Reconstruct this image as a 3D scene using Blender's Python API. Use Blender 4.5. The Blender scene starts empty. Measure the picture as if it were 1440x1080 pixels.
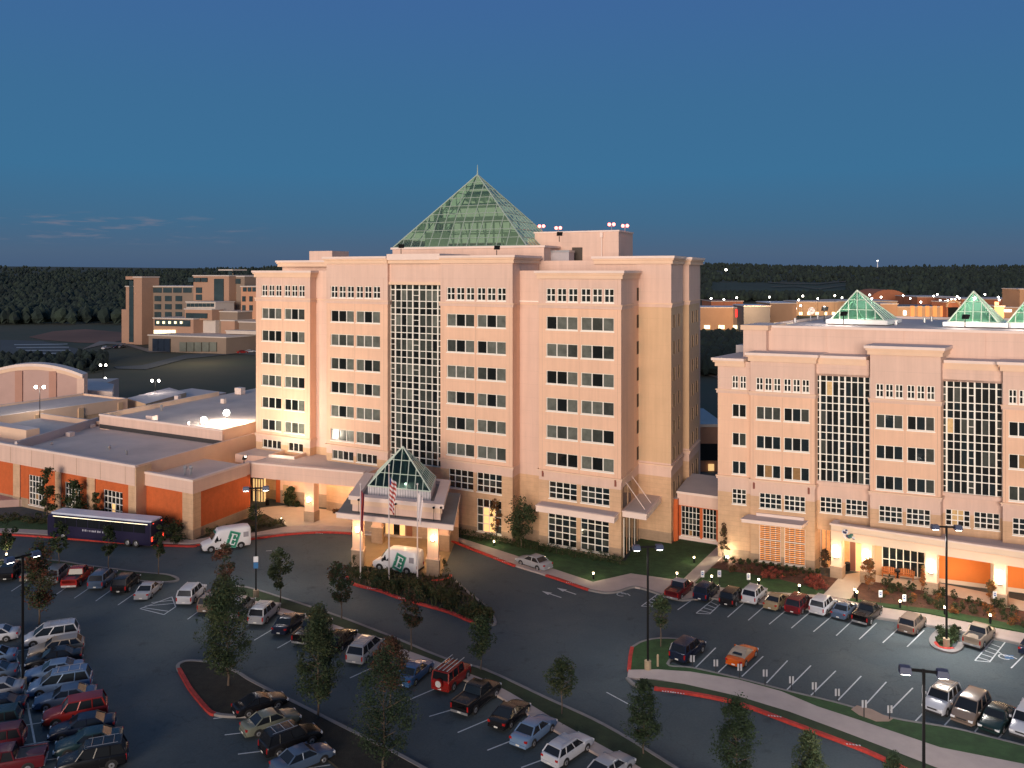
import bpy, math, random
from mathutils import Vector, Matrix
from mathutils.geometry import tessellate_polygon
random.seed(7)
R=math.radians
SC=bpy.context.scene
COL=SC.collection
# ---------------------------------------------------------------- camera model (level view camera with vertical shift)
FP,EYE,HY,CX=1200.0,36.0,380.5,720.0
def G(px,py,z=0.0):
    Y=FP*(EYE-z)/(py-HY); return Vector(((px-CX)*Y/FP,Y,z))
cam=bpy.data.cameras.new('camera'); camo=bpy.data.objects.new('camera',cam); COL.objects.link(camo)
cam.sensor_width=36; cam.lens=36*FP/1440; cam.shift_y=(HY-540)/1440
cam.clip_start=0.5; cam.clip_end=30000
camo.location=(0,0,EYE); camo.rotation_euler=(R(90),0,0); SC.camera=camo
class Frame:
    """building axes: u runs right along the facade, v runs back into depth"""
    def __init__(s,px,py,vu,vv):
        s.O=G(px,py).xy; s.u=Vector((CX-vu,-FP)).normalized(); s.v=Vector((vv-CX,FP)).normalized()
        s.rot=math.atan2(s.u.y,s.u.x); s.rotv=math.atan2(s.v.y,s.v.x)
    def P(s,a,b,z=0.0):
        q=s.O+s.u*a+s.v*b; return Vector((q.x,q.y,z))
    def S(s,px,t=0.0):
        k=(px-CX)/FP; q=s.O+s.v*t; return (k*q.y-q.x)/(s.u.x-k*s.u.y)
    def T(s,px,a=0.0):
        k=(px-CX)/FP; q=s.O+s.u*a; return (k*q.y-q.x)/(s.v.x-k*s.v.y)
    def Z(s,py,a,t=0.0):
        return EYE-(py-HY)*s.P(a,t).y/FP
    def inv(s,w):
        d=Vector((w.x,w.y))-s.O; det=s.u.x*s.v.y-s.v.x*s.u.y
        return ((d.x*s.v.y-s.v.x*d.y)/det,(s.u.x*d.y-d.x*s.u.y)/det)
# ---------------------------------------------------------------- materials
MATS={}
def mat(name,col,rough=.8,var=.12,scale=.6,bump=0.0,bscale=20,metal=0,spec=.5,emit=None,es=1.0,col2=None,joints=None,alpha=None):
    if name in MATS: return MATS[name]
    m=bpy.data.materials.new(name); m.use_nodes=True; nt=m.node_tree; N=nt.nodes; L=nt.links
    b=N['Principled BSDF']; b.inputs['Roughness'].default_value=rough; b.inputs['Metallic'].default_value=metal
    b.inputs['Specular IOR Level'].default_value=spec
    c=(*col,1)
    if var>0 or bump>0:
        tc=N.new('ShaderNodeTexCoord'); geo=N.new('ShaderNodeNewGeometry')
    if var>0:
        n=N.new('ShaderNodeTexNoise'); n.inputs['Scale'].default_value=scale; n.inputs['Detail'].default_value=6; n.inputs['Roughness'].default_value=.65
        L.new(geo.outputs['Position'],n.inputs['Vector'])
        mx=N.new('ShaderNodeMix'); mx.data_type='RGBA'
        mr=N.new('ShaderNodeMapRange'); mr.inputs[1].default_value=.3; mr.inputs[2].default_value=.7
        L.new(n.outputs['Fac'],mr.inputs[0]); L.new(mr.outputs[0],mx.inputs['Factor'])
        c2=col2 if col2 else tuple(x*(1+var) for x in col)
        c1=col if col2 else tuple(x*(1-var) for x in col)
        mx.inputs['A'].default_value=(*c1,1); mx.inputs['B'].default_value=(*c2,1)
        out=mx.outputs['Result']
        if joints:
            # panel joints / courses by height, a real surface pattern
            sx=N.new('ShaderNodeSeparateXYZ'); L.new(geo.outputs['Position'],sx.inputs[0])
            md=N.new('ShaderNodeMath'); md.operation='MODULO'; md.inputs[1].default_value=joints[0]
            ad=N.new('ShaderNodeMath'); ad.operation='ADD'; ad.inputs[1].default_value=100*joints[0]+joints[2]
            L.new(sx.outputs['Z'],ad.inputs[0]); L.new(ad.outputs[0],md.inputs[0])
            lt=N.new('ShaderNodeMath'); lt.operation='LESS_THAN'; lt.inputs[1].default_value=joints[1]; L.new(md.outputs[0],lt.inputs[0])
            m2=N.new('ShaderNodeMix'); m2.data_type='RGBA'; L.new(lt.outputs[0],m2.inputs['Factor']); L.new(out,m2.inputs['A'])
            m2.inputs['B'].default_value=(*[x*joints[3] for x in col],1); out=m2.outputs['Result']
        if joints:
            mp=N.new('ShaderNodeMapping'); mp.inputs['Scale'].default_value=(1.6,1.6,.07); L.new(geo.outputs['Position'],mp.inputs[0])
            ns=N.new('ShaderNodeTexNoise'); ns.inputs['Scale'].default_value=1.0; ns.inputs['Detail'].default_value=5; ns.inputs['Roughness'].default_value=.7; L.new(mp.outputs[0],ns.inputs[0])
            r2=N.new('ShaderNodeMapRange'); r2.inputs[1].default_value=.35; r2.inputs[2].default_value=.68; r2.inputs[3].default_value=1.04; r2.inputs[4].default_value=.93; L.new(ns.outputs['Fac'],r2.inputs[0])
            vmul=N.new('ShaderNodeVectorMath'); vmul.operation='SCALE'; L.new(out,vmul.inputs[0]); L.new(r2.outputs[0],vmul.inputs['Scale']); out=vmul.outputs[0]
        if name=='asphalt':
            def nz(sc,lo,hi,a_,b_,det=3):
                q=N.new('ShaderNodeTexNoise'); q.inputs['Scale'].default_value=sc; q.inputs['Detail'].default_value=det; L.new(geo.outputs['Position'],q.inputs[0])
                z=N.new('ShaderNodeMapRange'); z.inputs[1].default_value=lo; z.inputs[2].default_value=hi; z.inputs[3].default_value=a_; z.inputs[4].default_value=b_; L.new(q.outputs['Fac'],z.inputs[0]); return z.outputs[0]
            f1=nz(.55,.62,.74,1,.70); f2=nz(.035,.40,.62,.86,1.12,2); f3=nz(6,.35,.7,.9,1.1,6)
            vo=N.new('ShaderNodeTexVoronoi'); vo.feature='DISTANCE_TO_EDGE'; vo.inputs['Scale'].default_value=.11; 
            wn=N.new('ShaderNodeTexNoise'); wn.inputs['Scale'].default_value=.5; wn.inputs['Detail'].default_value=4; L.new(geo.outputs['Position'],wn.inputs[0])
            wm=N.new('ShaderNodeMix'); wm.data_type='VECTOR'; wm.inputs['Factor'].default_value=.5; 
            va=N.new('ShaderNodeVectorMath'); va.operation='MULTIPLY_ADD'; L.new(wn.outputs['Color'],va.inputs[0]); va.inputs[1].default_value=(3,3,3); L.new(geo.outputs['Position'],va.inputs[2]); L.new(va.outputs[0],vo.inputs['Vector'])
            cr_=N.new('ShaderNodeMapRange'); cr_.inputs[1].default_value=.002; cr_.inputs[2].default_value=.006; cr_.inputs[3].default_value=.80; cr_.inputs[4].default_value=1; L.new(vo.outputs['Distance'],cr_.inputs[0])
            pr_=None
            for f_ in (f1,f2,f3,cr_.outputs[0]):
                vmul=N.new('ShaderNodeVectorMath'); vmul.operation='SCALE'; L.new(out,vmul.inputs[0]); L.new(f_,vmul.inputs['Scale']); out=vmul.outputs[0]
        L.new(out,b.inputs['Base Color'])
    else: b.inputs['Base Color'].default_value=c
    if bump>0:
        n2=N.new('ShaderNodeTexNoise'); n2.inputs['Scale'].default_value=bscale; n2.inputs['Detail'].default_value=4
        L.new(geo.outputs['Position'],n2.inputs['Vector'])
        bp=N.new('ShaderNodeBump'); bp.inputs['Strength'].default_value=bump; bp.inputs['Distance'].default_value=.05
        L.new(n2.outputs['Fac'],bp.inputs['Height']); L.new(bp.outputs[0],b.inputs['Normal'])
    if emit: b.inputs['Emission Color'].default_value=(*emit,1); b.inputs['Emission Strength'].default_value=es
    MATS[name]=m; return m
def glassmat(name,tint,refl=.25,rough=.05):
    m=bpy.data.materials.new(name); m.use_nodes=True; nt=m.node_tree; N=nt.nodes; L=nt.links
    N.remove(N['Principled BSDF']); o=N['Material Output']
    t=N.new('ShaderNodeBsdfTransparent'); t.inputs[0].default_value=(*tint,1)
    g=N.new('ShaderNodeBsdfGlossy'); g.inputs['Roughness'].default_value=rough; g.inputs[0].default_value=(.9,1,.95,1)
    f=N.new('ShaderNodeLayerWeight'); f.inputs[0].default_value=refl
    x=N.new('ShaderNodeMixShader'); L.new(f.outputs['Fresnel'],x.inputs[0]); L.new(t.outputs[0],x.inputs[1]); L.new(g.outputs[0],x.inputs[2]); L.new(x.outputs[0],o.inputs[0])
    MATS[name]=m; return m
PINK=mat('pink_stucco',(.70,.49,.40),.85,.05,.25,.15,30,joints=(1.76,.05,.3,.92))
PEACH=mat('peach_stucco',(.79,.505,.355),.85,.05,.25,.15,30,joints=(1.76,.05,.3,.94))
TAN=mat('tan_stone',(.60,.385,.235),.85,.12,.8,.25,12,joints=(.6,.035,.0,.82))
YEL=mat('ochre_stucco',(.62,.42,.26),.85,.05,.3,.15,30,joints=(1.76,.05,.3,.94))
BASE=mat('brown_base_stone',(.36,.25,.17),.85,.15,1.2,.3,10,joints=(.4,.03,.0,.8))
CORN=mat('cornice_plaster',(.76,.53,.38),.8,.05,.5)
CAP=mat('parapet_cap',(.78,.62,.55),.6,.05,.5)
BRICK=mat('orange_brick',(.56,.12,.03),.85,.12,1.5,.2,18,joints=(.2,.02,.0,.8))
ROOFM=mat('roof_membrane',(.60,.50,.45),.85,.14,.12,.1,5)
ROOFL=mat('pale_roof_membrane',(.56,.48,.47),.8,.1,.15)
WHITEF=mat('white_window_frame',(.90,.86,.78),.5,0)
GLD=mat('dark_glass',(.010,.012,.012),.06,0,spec=.8)
GLG=mat('curtained_glass',(.125,.135,.118),.25,.3,1.1,spec=.45)
GLG2=mat('half_curtained_glass',(.05,.056,.05),.12,.3,1.4,spec=.7)
GLW=mat('glass_with_warm_room',(.2,.11,.05),.1,.3,2.0,spec=.7,emit=(1,.55,.2),es=.10)
GLB=mat('blue_dark_glass',(.012,.02,.024),.06,.2,.8,spec=.9)
LITW=mat('lit_warm_glass',(.8,.5,.2),.3,.3,3.0,emit=(1,.62,.25),es=.85)
LTC=mat('lit_curtain',(.42,.28,.13),.6,.35,3,emit=(1,.58,.2),es=.16)
LITO=mat('orange_lit_shade',(.6,.26,.1),.6,.35,2.5,emit=(1,.40,.12),es=.42)
ASPH=mat('asphalt',(.042,.065,.080),.9,.13,.09,.35,25,col2=(.080,.098,.104))
CONC=mat('concrete',(.44,.36,.33),.85,.1,.5,.15,20)
CONCW=mat('pale_concrete',(.52,.44,.38),.85,.08,.6,.15,20)
REDK=mat('red_kerb_paint',(.42,.035,.025),.8,.35,2.5)
KERB=mat('kerb_concrete',(.22,.205,.20),.85,.12,1.0)
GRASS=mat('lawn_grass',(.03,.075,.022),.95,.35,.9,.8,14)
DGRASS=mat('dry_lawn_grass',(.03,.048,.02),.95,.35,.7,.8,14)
MULCH=mat('mulch',(.10,.042,.028),.95,.4,1.6,.9,9)
WPAINT=mat('white_road_paint',(.50,.53,.55),.7,.15,3)
BLK=mat('black_metal',(.008,.008,.009),.7,0,spec=.2)
STEEL=mat('galvanised_steel',(.42,.42,.44),.4,0,metal=.6)
WHT=mat('white_paint',(.78,.78,.80),.4,.04,2)
BULB=mat('warm_lamp',(1,.9,.7),.5,0,emit=(1,.78,.45),es=14)
BULBW=mat('white_lamp',(1,1,1),.5,0,emit=(1,.93,.82),es=18)
BULBR=mat('red_beacon',(1,.1,.1),.5,0,emit=(1,.16,.12),es=9)
BARK=mat('bark',(.12,.085,.06),.9,.25,4)
def leafmat(n,c,r=.75): return mat(n,c,r,.3,.35,spec=.2)
LEAF=[leafmat('leaf_deep',(.022,.036,.018)),leafmat('leaf_mid',(.030,.050,.023)),leafmat('leaf_olive',(.052,.064,.028))]
LEAFR=[leafmat('leaf_rust',(.12,.045,.028)),leafmat('leaf_brown',(.075,.042,.026)),leafmat('leaf_olive2',(.062,.056,.028))]
LEAFB=[leafmat('leaf_shrub',(.022,.042,.018)),leafmat('leaf_shrub2',(.05,.06,.025)),leafmat('leaf_shrub3',(.09,.07,.032))]
LEAFP=[leafmat('leaf_pink',(.32,.07,.05)),leafmat('leaf_pink2',(.20,.06,.04)),leafmat('leaf_shrub4',(.05,.05,.022))]
LEAFO=[leafmat('leaf_autumn',(.30,.10,.03)),leafmat('leaf_autumn2',(.17,.075,.03)),leafmat('leaf_autumn3',(.12,.085,.035))]
# ---------------------------------------------------------------- mesh builder
class MB:
    def __init__(s): s.v=[];s.f=[];s.m=[];s.mats=[]
    def mi(s,m):
        if m not in s.mats: s.mats.append(m)
        return s.mats.index(m)
    def face(s,pts,m):
        i=len(s.v); s.v+= [tuple(p) for p in pts]; s.f.append(tuple(range(i,i+len(pts)))); s.m.append(s.mi(m))
    def hexa(s,p,m,mt=None):
        # p: 4 bottom pts (ccw from above), 4 top pts
        i=len(s.v); s.v+=[tuple(q) for q in p]; a=s.mi(m); t=s.mi(mt) if mt else a
        for f,k in (((0,3,2,1),a),((4,5,6,7),t),((0,1,5,4),a),((1,2,6,5),a),((2,3,7,6),a),((3,0,4,7),a)):
            s.f.append(tuple(i+j for j in f)); s.m.append(k)
    def box(s,x0,x1,y0,y1,z0,z1,m,mt=None):
        s.hexa([(x0,y0,z0),(x1,y0,z0),(x1,y1,z0),(x0,y1,z0),(x0,y0,z1),(x1,y0,z1),(x1,y1,z1),(x0,y1,z1)],m,mt)
    def fbox(s,F,a0,a1,t0,t1,z0,z1,m,mt=None):
        q=[F.P(a0,t0),F.P(a1,t0),F.P(a1,t1),F.P(a0,t1)]
        s.hexa([(p.x,p.y,z0) for p in q]+[(p.x,p.y,z1) for p in q],m,mt)
    def quadbox(s,q,z0,z1,m,mt=None):
        s.hexa([(p[0],p[1],z0) for p in q]+[(p[0],p[1],z1) for p in q],m,mt)
    def tube(s,a,b,r0,r1=None,n=8,m=None,cap=True):
        r1=r0 if r1 is None else r1; a=Vector(a); b=Vector(b); d=(b-a)
        if d.length<1e-6: return
        d.normalize(); up=Vector((0,0,1)) if abs(d.z)<.95 else Vector((1,0,0)); x=d.cross(up).normalized(); y=d.cross(x)
        i=len(s.v); k=s.mi(m)
        for j in range(n):
            c,e=math.cos(2*math.pi*j/n),math.sin(2*math.pi*j/n)
            s.v.append(tuple(a+x*c*r0+y*e*r0)); s.v.append(tuple(b+x*c*r1+y*e*r1))
        for j in range(n):
            q=(j+1)%n; s.f.append((i+2*j,i+2*j+1,i+2*q+1,i+2*q)); s.m.append(k)
        if cap:
            s.f.append(tuple(i+2*j for j in range(n))); s.m.append(k)
            s.f.append(tuple(i+2*j+1 for j in reversed(range(n)))); s.m.append(k)
    def sphere(s,c,r,m,nu=8,nv=6,sz=1.0):
        i=len(s.v); k=s.mi(m)
        for a in range(nv+1):
            th=math.pi*a/nv
            for b in range(nu):
                ph=2*math.pi*b/nu; s.v.append((c[0]+r*math.sin(th)*math.cos(ph),c[1]+r*math.sin(th)*math.sin(ph),c[2]+r*sz*math.cos(th)))
        for a in range(nv):
            for b in range(nu):
                q=(b+1)%nu; s.f.append((i+a*nu+b,i+(a+1)*nu+b,i+(a+1)*nu+q,i+a*nu+q)); s.m.append(k)
    def poly(s,pts,z,m):
        p=[Vector((q[0],q[1],0)) for q in pts]; i=len(s.v); s.v+=[(q.x,q.y,z) for q in p]; k=s.mi(m)
        for t in tessellate_polygon([p]):
            a,b,c=[p[j] for j in t]; 
            if (b-a).cross(c-a).z<0: t=(t[0],t[2],t[1])
            s.f.append(tuple(i+j for j in t)); s.m.append(k)
    def prism(s,pts,z0,z1,m,mt=None):
        s.poly(pts,z1,mt or m)
        ar=sum(pts[i][0]*pts[(i+1)%len(pts)][1]-pts[(i+1)%len(pts)][0]*pts[i][1] for i in range(len(pts)))
        if ar<0: pts=list(reversed(pts))
        for i in range(len(pts)):
            a=pts[i]; b=pts[(i+1)%len(pts)]
            s.face([(a[0],a[1],z0),(b[0],b[1],z0),(b[0],b[1],z1),(a[0],a[1],z1)],m)
    def mesh(s,name,smooth=False):
        me=bpy.data.meshes.new(name); me.from_pydata(s.v,[],s.f)
        for m in s.mats: me.materials.append(m)
        me.polygons.foreach_set('material_index',s.m)
        me.update()
        if smooth: me.shade_smooth(); me.set_sharp_from_angle(angle=R(38))
        return me
    def build(s,name,parent=None,smooth=False,loc=None,**kw):
        o=bpy.data.objects.new(name,s.mesh(name,smooth)); COL.objects.link(o)
        if parent is not None:
            o.parent=parent
            w=wloc(parent)
            o.location=(-w) if loc is None else Vector(loc)
        elif loc is not None: o.location=loc
        tag(o,**kw); return o
def wloc(o):
    v=Vector((0,0,0))
    while o is not None: v=v+o.location; o=o.parent
    return v
def tag(o,label=None,cat=None,group=None,kind=None):
    if label: o['label']=label
    if cat: o['category']=cat
    if group: o['group']=group
    if kind: o['kind']=kind
    return o
def empty(name,loc,label=None,cat=None,group=None,rz=0):
    o=bpy.data.objects.new(name,None); o.empty_display_size=.5; COL.objects.link(o); o.location=loc; o.rotation_euler=(0,0,rz); return tag(o,label,cat,group)
def copy_tree(o,parent=None,swap=None):
    c=o.copy(); COL.objects.link(c); c.parent=parent
    for k in ('label','category','group'):
        if parent is None and k in c: del c[k]
    if swap and c.type=='MESH':
        for sl in c.material_slots:
            if sl.material and sl.material.name in swap:
                m=swap[sl.material.name]; sl.link='OBJECT'; sl.material=m
    for ch in list(o.children): copy_tree(ch,c,swap)
    return c
def light(kind,loc,power,col,name,size=.3,parent=None,spot=None):
    l=bpy.data.lights.new(name,kind); l.energy=power; l.color=col
    if kind in('POINT','SPOT'): l.shadow_soft_size=size
    if kind=='SPOT': l.spot_size=R(spot); l.spot_blend=.6
    o=bpy.data.objects.new(name,l); COL.objects.link(o)
    if parent: o.parent=parent; o.location=Vector(loc)-wloc(parent)
    else: o.location=loc
    return o
WARM=(1,.66,.34); WHI=(1,.90,.78)
# ---------------------------------------------------------------- walls with real openings
def wall(mb,A,d,inw,L,z0,z1,ops,zones,rev=.22,revm=None):
    """A start point (xy), d unit dir, inw inward unit dir; ops list (s0,s1,z0,z1); zones [(ztop,mat)] ascending"""
    xs={0.0,L}; zs={z0,z1}
    for o in ops: xs|={o[0],o[1]}; zs|={o[2],o[3]}
    for zt,_ in zones:
        if z0<zt<z1: zs.add(zt)
    xs=sorted(xs); zs=sorted(zs)
    def P(s,z,t=0): q=Vector(A)+Vector(d)*s+Vector(inw)*t; return (q.x,q.y,z)
    def zm(z):
        for zt,m in zones:
            if z<zt: return m
        return zones[-1][1]
    for i in range(len(xs)-1):
        for j in range(len(zs)-1):
            a,b,c,e=xs[i],xs[i+1],zs[j],zs[j+1]
            if b-a<1e-5 or e-c<1e-5: continue
            mx,mz=(a+b)/2,(c+e)/2
            if any(o[0]<mx<o[1] and o[2]<mz<o[3] for o in ops): continue
            mb.face([P(a,c),P(b,c),P(b,e),P(a,e)],zm(mz))
    for o in ops:
        a,b,c,e=o[:4]; m=revm or zm((c+e)/2)
        mb.face([P(a,c),P(a,c,rev),P(a,e,rev),P(a,e)],m); mb.face([P(b,c,rev),P(b,c),P(b,e),P(b,e,rev)],m)
        mb.face([P(a,c,rev),P(a,c),P(b,c),P(b,c,rev)],m); mb.face([P(a,e),P(a,e,rev),P(b,e,rev),P(b,e)],m)
WCACHE={}
def window_meshes(w,h,nx,nz,key,picks,fw=.07,depth=.12):
    k=(round(w,2),round(h,2),nx,nz,key)
    if k in WCACHE: return WCACHE[k]
    g=MB(); f=MB()
    cw,chh=w/nx,h/nz
    for i in range(nx):
        for j in range(nz):
            m=picks(i,j); g.face([(i*cw,.10,j*chh),((i+1)*cw,.10,j*chh),((i+1)*cw,.10,(j+1)*chh),(i*cw,.10,(j+1)*chh)],m)
    for i in range(nx+1):
        c=i*cw; ww=fw if i in(0,nx) else fw*.75
        a=max(0,c-ww); b=min(w,c+ww); f.box(a,b,0,.09,0,h,WHITEF)
    for j in range(nz+1):
        c=j*chh; ww=fw if j in(0,nz) else fw*.7
        a=max(0,c-ww); b=min(h,c+ww); f.box(.002,w-.002,.004,.094,a,b,WHITEF)
    # sill
    f.box(-.06,w+.06,-.16,-.002,-.13,-.005,WHITEF)
    WCACHE[k]=(g.mesh('window'),f.mesh('window_frame')); return WCACHE[k]
def add_window(parent,A,rot,w,h,z,nx,nz,key,picks,fw=.07,label=None,rev=.12,name='window'):
    gm,fm=window_meshes(w,h,nx,nz,key,picks,fw)
    o=bpy.data.objects.new(name,gm); COL.objects.link(o); o.parent=parent
    inw=Vector((-math.sin(rot),math.cos(rot),0))
    o.location=Vector((A[0],A[1],z))+inw*rev-wloc(parent); o.rotation_euler=(0,0,rot)
    if label: o['label']=label
    q=bpy.data.objects.new('frame',fm); COL.objects.link(q); q.parent=o
    return o
def picks3(seed):
    r=random.Random(seed); c=[r.choices([GLG,GLG2,GLD,GLW],[6,2,1.5,.5])[0],r.choices([GLG,GLG2,GLD,GLW],[2,4,4,.5])[0],r.choices([GLG,GLG2,GLD],[6,2,1.5])[0]]
    return lambda i,j:c[i%3]
def picksd(seed,warm=.04):
    r=random.Random(seed); t={}
    def f(i,j):
        if (i,j) not in t: t[(i,j)]=r.choices([GLD,GLB,GLG2,GLW],[5,4,2,warm*4])[0]
        return t[(i,j)]
    return f
def cornice(mb,F,a0,a1,t0,t1,z,m1=None,out=.55,right=True,left=True):
    m1=m1 or CORN; l=out if left else 0; r=out if right else 0
    mb.fbox(F,a0-l*.45,a1+r*.45,t0-out*.45,t1,z-1.05,z-.55,m1)
    mb.fbox(F,a0-l*.75,a1+r*.75,t0-out*.75,t1,z-.548,z-.32,m1)
    mb.fbox(F,a0-l,a1+r,t0-out,t1,z-.318,z,CAP,ROOFL)
# ================================================================ HOTEL TOWER
M=Frame(873.5,789,-1430,1200)
tower=empty('hotel_tower',M.P(-18,8,0),'tall ten storey peach and pink hotel tower with a big green glass pyramid on top','hotel')
FLR=3.52; RT=30.1  # top of first typical window row
ROW=[(RT-FLR*i-1.72,RT-FLR*i) for i in range(6)]
R1=(31.98,33.72)
zoneB=[(1.5,BASE),(8.8,TAN),(10.0,PINK),(31.35,PEACH),(60,PINK)]
zoneL=[(1.5,BASE),(8.8,TAN),(60,PINK)]
b5l=M.S(758,0); b4l,b4r=M.S(619.4,-1),M.S(720.8,-1); b2r=M.S(545,-1); b2l=b2r-(b4r-b4l); b1r,b1l=M.S(436,0),M.S(360,0)
U=M.u; INV=Vector((-M.u.y,M.u.x))
wl=MB()
def bay(l,r,t,ops,top,zones=zoneB,sides=True,back=3.0):
    wall(wl,M.P(l,t).xy,M.u,INV,r-l,0,top,[(a-l,b-l,c,d) for a,b,c,d in ops],zones)
    if sides:
        wall(wl,M.P(r,t).xy,M.v,-M.u,back,0,top,[],zones); wall(wl,M.P(l,t+back).xy,-M.v,M.u,back,0,top,[],zones)
WINS=[]
def rowset(t,pairs,bay_id,extra=None,small=True,rows=ROW):
    ops=[]
    for pi,(xa,xb) in enumerate(pairs):
        a,b=M.S(xa,t),M.S(xb,t)
        for ri,(c,d) in enumerate(rows):
            ops.append((a,b,c,d)); WINS.append((a,t,b-a,d-c,c,3,1,('t',(bay_id*7+pi*3+ri*5+random.randint(0,1))%16),picks3,.08))
        if small:
            w=(b-a-.5)/3
            for k in range(3):
                s=a+k*(w+.25); ops.append((s,s+w,R1[0],R1[1])); WINS.append((s,t,w,R1[1]-R1[0],R1[0],2,2,('s',(bay_id*2+k*3+pi)%7),picksd,.09))
    for (xa,xb,za,zb,nx,nz,key) in (extra or []):
        a,b=M.S(xa,t),M.S(xb,t); ops.append((a,b,za,zb)); WINS.append((a,t,b-a,zb-za,za,nx,nz,key,picksd,.07))
    return ops
# bay 5 (right), bay 4, bay 2, bay 1 (left)
o5=rowset(0,[(768,812.2),(816.7,863.3)],5,[(771.8,811,6.55,8.75,4,3,('g',1)),(816.5,857,6.55,8.75,4,3,('g',2)),(770.5,810.5,.55,4.85,4,5,('G',1)),(816.3,856.2,.55,4.85,4,5,('G',2))])
bay(b5l,0,0,o5,35.6,back=9.2)
o4=rowset(-1,[(628,666.9),(670.6,711.3)],4,[(631,665.5,6.3,8.9,4,3,('g',3)),(670.5,705.5,6.3,8.9,4,3,('g',4)),(670.5,705,1.0,5.4,4,4,('lit',1))])
bay(b4l,b4r,-1,o4,37.7)
o2=rowset(-1,[(465,497.6),(500.4,534.4)],2,[(467,497,8.0,9.35,4,1,('h',1)),(501,530,8.0,9.35,4,1,('h',2))])
bay(b2l,b2r,-1,o2,37.7)
o1=rowset(0,[(367.8,395.6),(399.7,428.2)],1,[(369,395,8.0,9.3,4,1,('h',3)),(405,426,8.0,9.3,3,1,('h',4))])
bay(b1l,b1r,0,o1,35.6,back=8)
# links between bays
wall(wl,M.P(b4r,1.6).xy,M.u,INV,b5l-b4r,0,36,[(M.S(726.5,1.6)-b4r,M.S(758,1.6)-b4r-.15,R1[0],R1[1])],zoneL)
WINS.append((M.S(726.5,1.6),1.6,M.S(758,1.6)-.15-M.S(726.5,1.6),R1[1]-R1[0],R1[0],4,2,('l',1),picksd,.09))
wall(wl,M.P(b1r,1.6).xy,M.u,INV,b2l-b1r,0,36,[],zoneL)
# atrium surround
at=-.1; al,ar=b2r,b4l; atop=M.Z(398,(al+ar)/2,at)
wall(wl,M.P(al,at-.35).xy,M.u,INV,ar-al,atop,37.7,[],[(60,PINK)])
wl.fbox(M,al-.1,ar+.1,at-.55,at-.352,atop-.25,atop+.15,CORN)
# bodies behind
wl.fbox(M,b1l+1.2,b1r,3.2,9,0,35.6,PINK,ROOFM); wl.fbox(M,b1r,b2l,1.62,9,0,35.9,PINK,ROOFM); wl.fbox(M,b4r,b5l,1.62,9,0,35.9,PINK,ROOFM)
wl.fbox(M,b2l+.02,b4r-.02,2.0,9.1,0,37.6,PINK,ROOFM); wl.fbox(M,b5l,-.3,2.0,9.0,0,35.4,PINK,ROOFM)
WT=9.2; wr=M.S(943.9,WT); wlft=M.S(393,8.6)
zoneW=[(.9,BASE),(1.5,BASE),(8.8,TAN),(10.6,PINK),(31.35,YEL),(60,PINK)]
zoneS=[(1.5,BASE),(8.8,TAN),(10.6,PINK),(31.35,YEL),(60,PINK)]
# rear wing: front wall, side walls
wl.fbox(M,wlft,wr-.2,WT+.2,17.8,0,37.4,PINK,ROOFM)
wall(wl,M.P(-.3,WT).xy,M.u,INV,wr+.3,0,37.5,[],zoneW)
sideops=[]; sideW=[]
INS=Vector((-M.v.y,M.v.x))
def sidewall(a,t0,t1,cols,top=37.5):
    ops=[]
    for c in cols:
        for (z0,z1) in ROW+[(4.9,7.9)]: ops.append((c,c+1.3,z0,z1)); sideW.append((a,t0+c,z0,z1))
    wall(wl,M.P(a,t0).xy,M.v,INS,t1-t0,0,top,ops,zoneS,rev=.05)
sidewall(wr,WT,WT+8.2,[1.2,4.6])
wl.fbox(M,wr-6,wr-1.2,WT+8.2,WT+10.4,0,37.2,mat('stair_tower_brick',(.34,.13,.07),.85,.1,1.0),ROOFM)
wr2=wr+.5; t2=WT+10.4
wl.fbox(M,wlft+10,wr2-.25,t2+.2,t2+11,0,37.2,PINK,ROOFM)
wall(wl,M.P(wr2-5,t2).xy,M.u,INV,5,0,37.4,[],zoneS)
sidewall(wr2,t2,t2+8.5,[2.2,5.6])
JT=mat('joint_line',(.58,.38,.28),.9,0)  # thin darker strips marking the stucco joints
jm=MB()
for px,t in ((814.5,0),(668.7,-1),(499,-1),(397.6,0),(762.5,0),(868.5,0),(623,-1),(716,-1),(460,-1),(539.5,-1),(432,0),(364,0)):
    s=M.S(px,t); jm.fbox(M,s-.025,s+.025,t-.006,t-.001,10.1,31.1,JT); jm.fbox(M,s-.025,s+.025,t-.006,t-.001,31.75,34.9,JT)
for t_ in (3.0,6.2): jm.fbox(M,.001,.006,t_,t_+.05,10.1,31.1,JT)
jm.build('control_joints',tower)
# string courses
def course(F,a0,a1,t0,t1,z,h=.45,o=.14,m=None): wl.fbox(F,a0-o,a1+o,t0-o,t1,z,z+h,m or PINK); wl.fbox(F,a0-o-.1,a1+o+.1,t0-o-.1,t1,z+h+.003,z+h+.16,CORN)
for (l,r,t,b) in ((b5l,0,0,6),(b4l,b4r,-1,1),(b2l,b2r,-1,1),(b1l,b1r,0,3)):
    course(M,l,r,t,t+b,31.15,.4); course(M,l,r,t,t+b,9.75,.25,.12)
course(M,b4r+.3,b5l-.3,1.6,3,31.15,.3,.1); course(M,b1r+.3,b2l-.3,1.6,3,31.15,.3,.1)
course(M,.2,wr,WT,WT+8.1,31.15,.4); course(M,wr2-5,wr2,t2,t2+8.4,31.15,.4); course(M,.2,wr,WT,WT+8.1,9.9,.3); course(M,wr2-5,wr2,t2,t2+8.4,9.9,.3)
wl.build('wall',tower)
cn=MB()
cornice(cn,M,b5l,0,0,8.8,36.0); cornice(cn,M,b1l,b1r,0,7.5,36.0)
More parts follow.
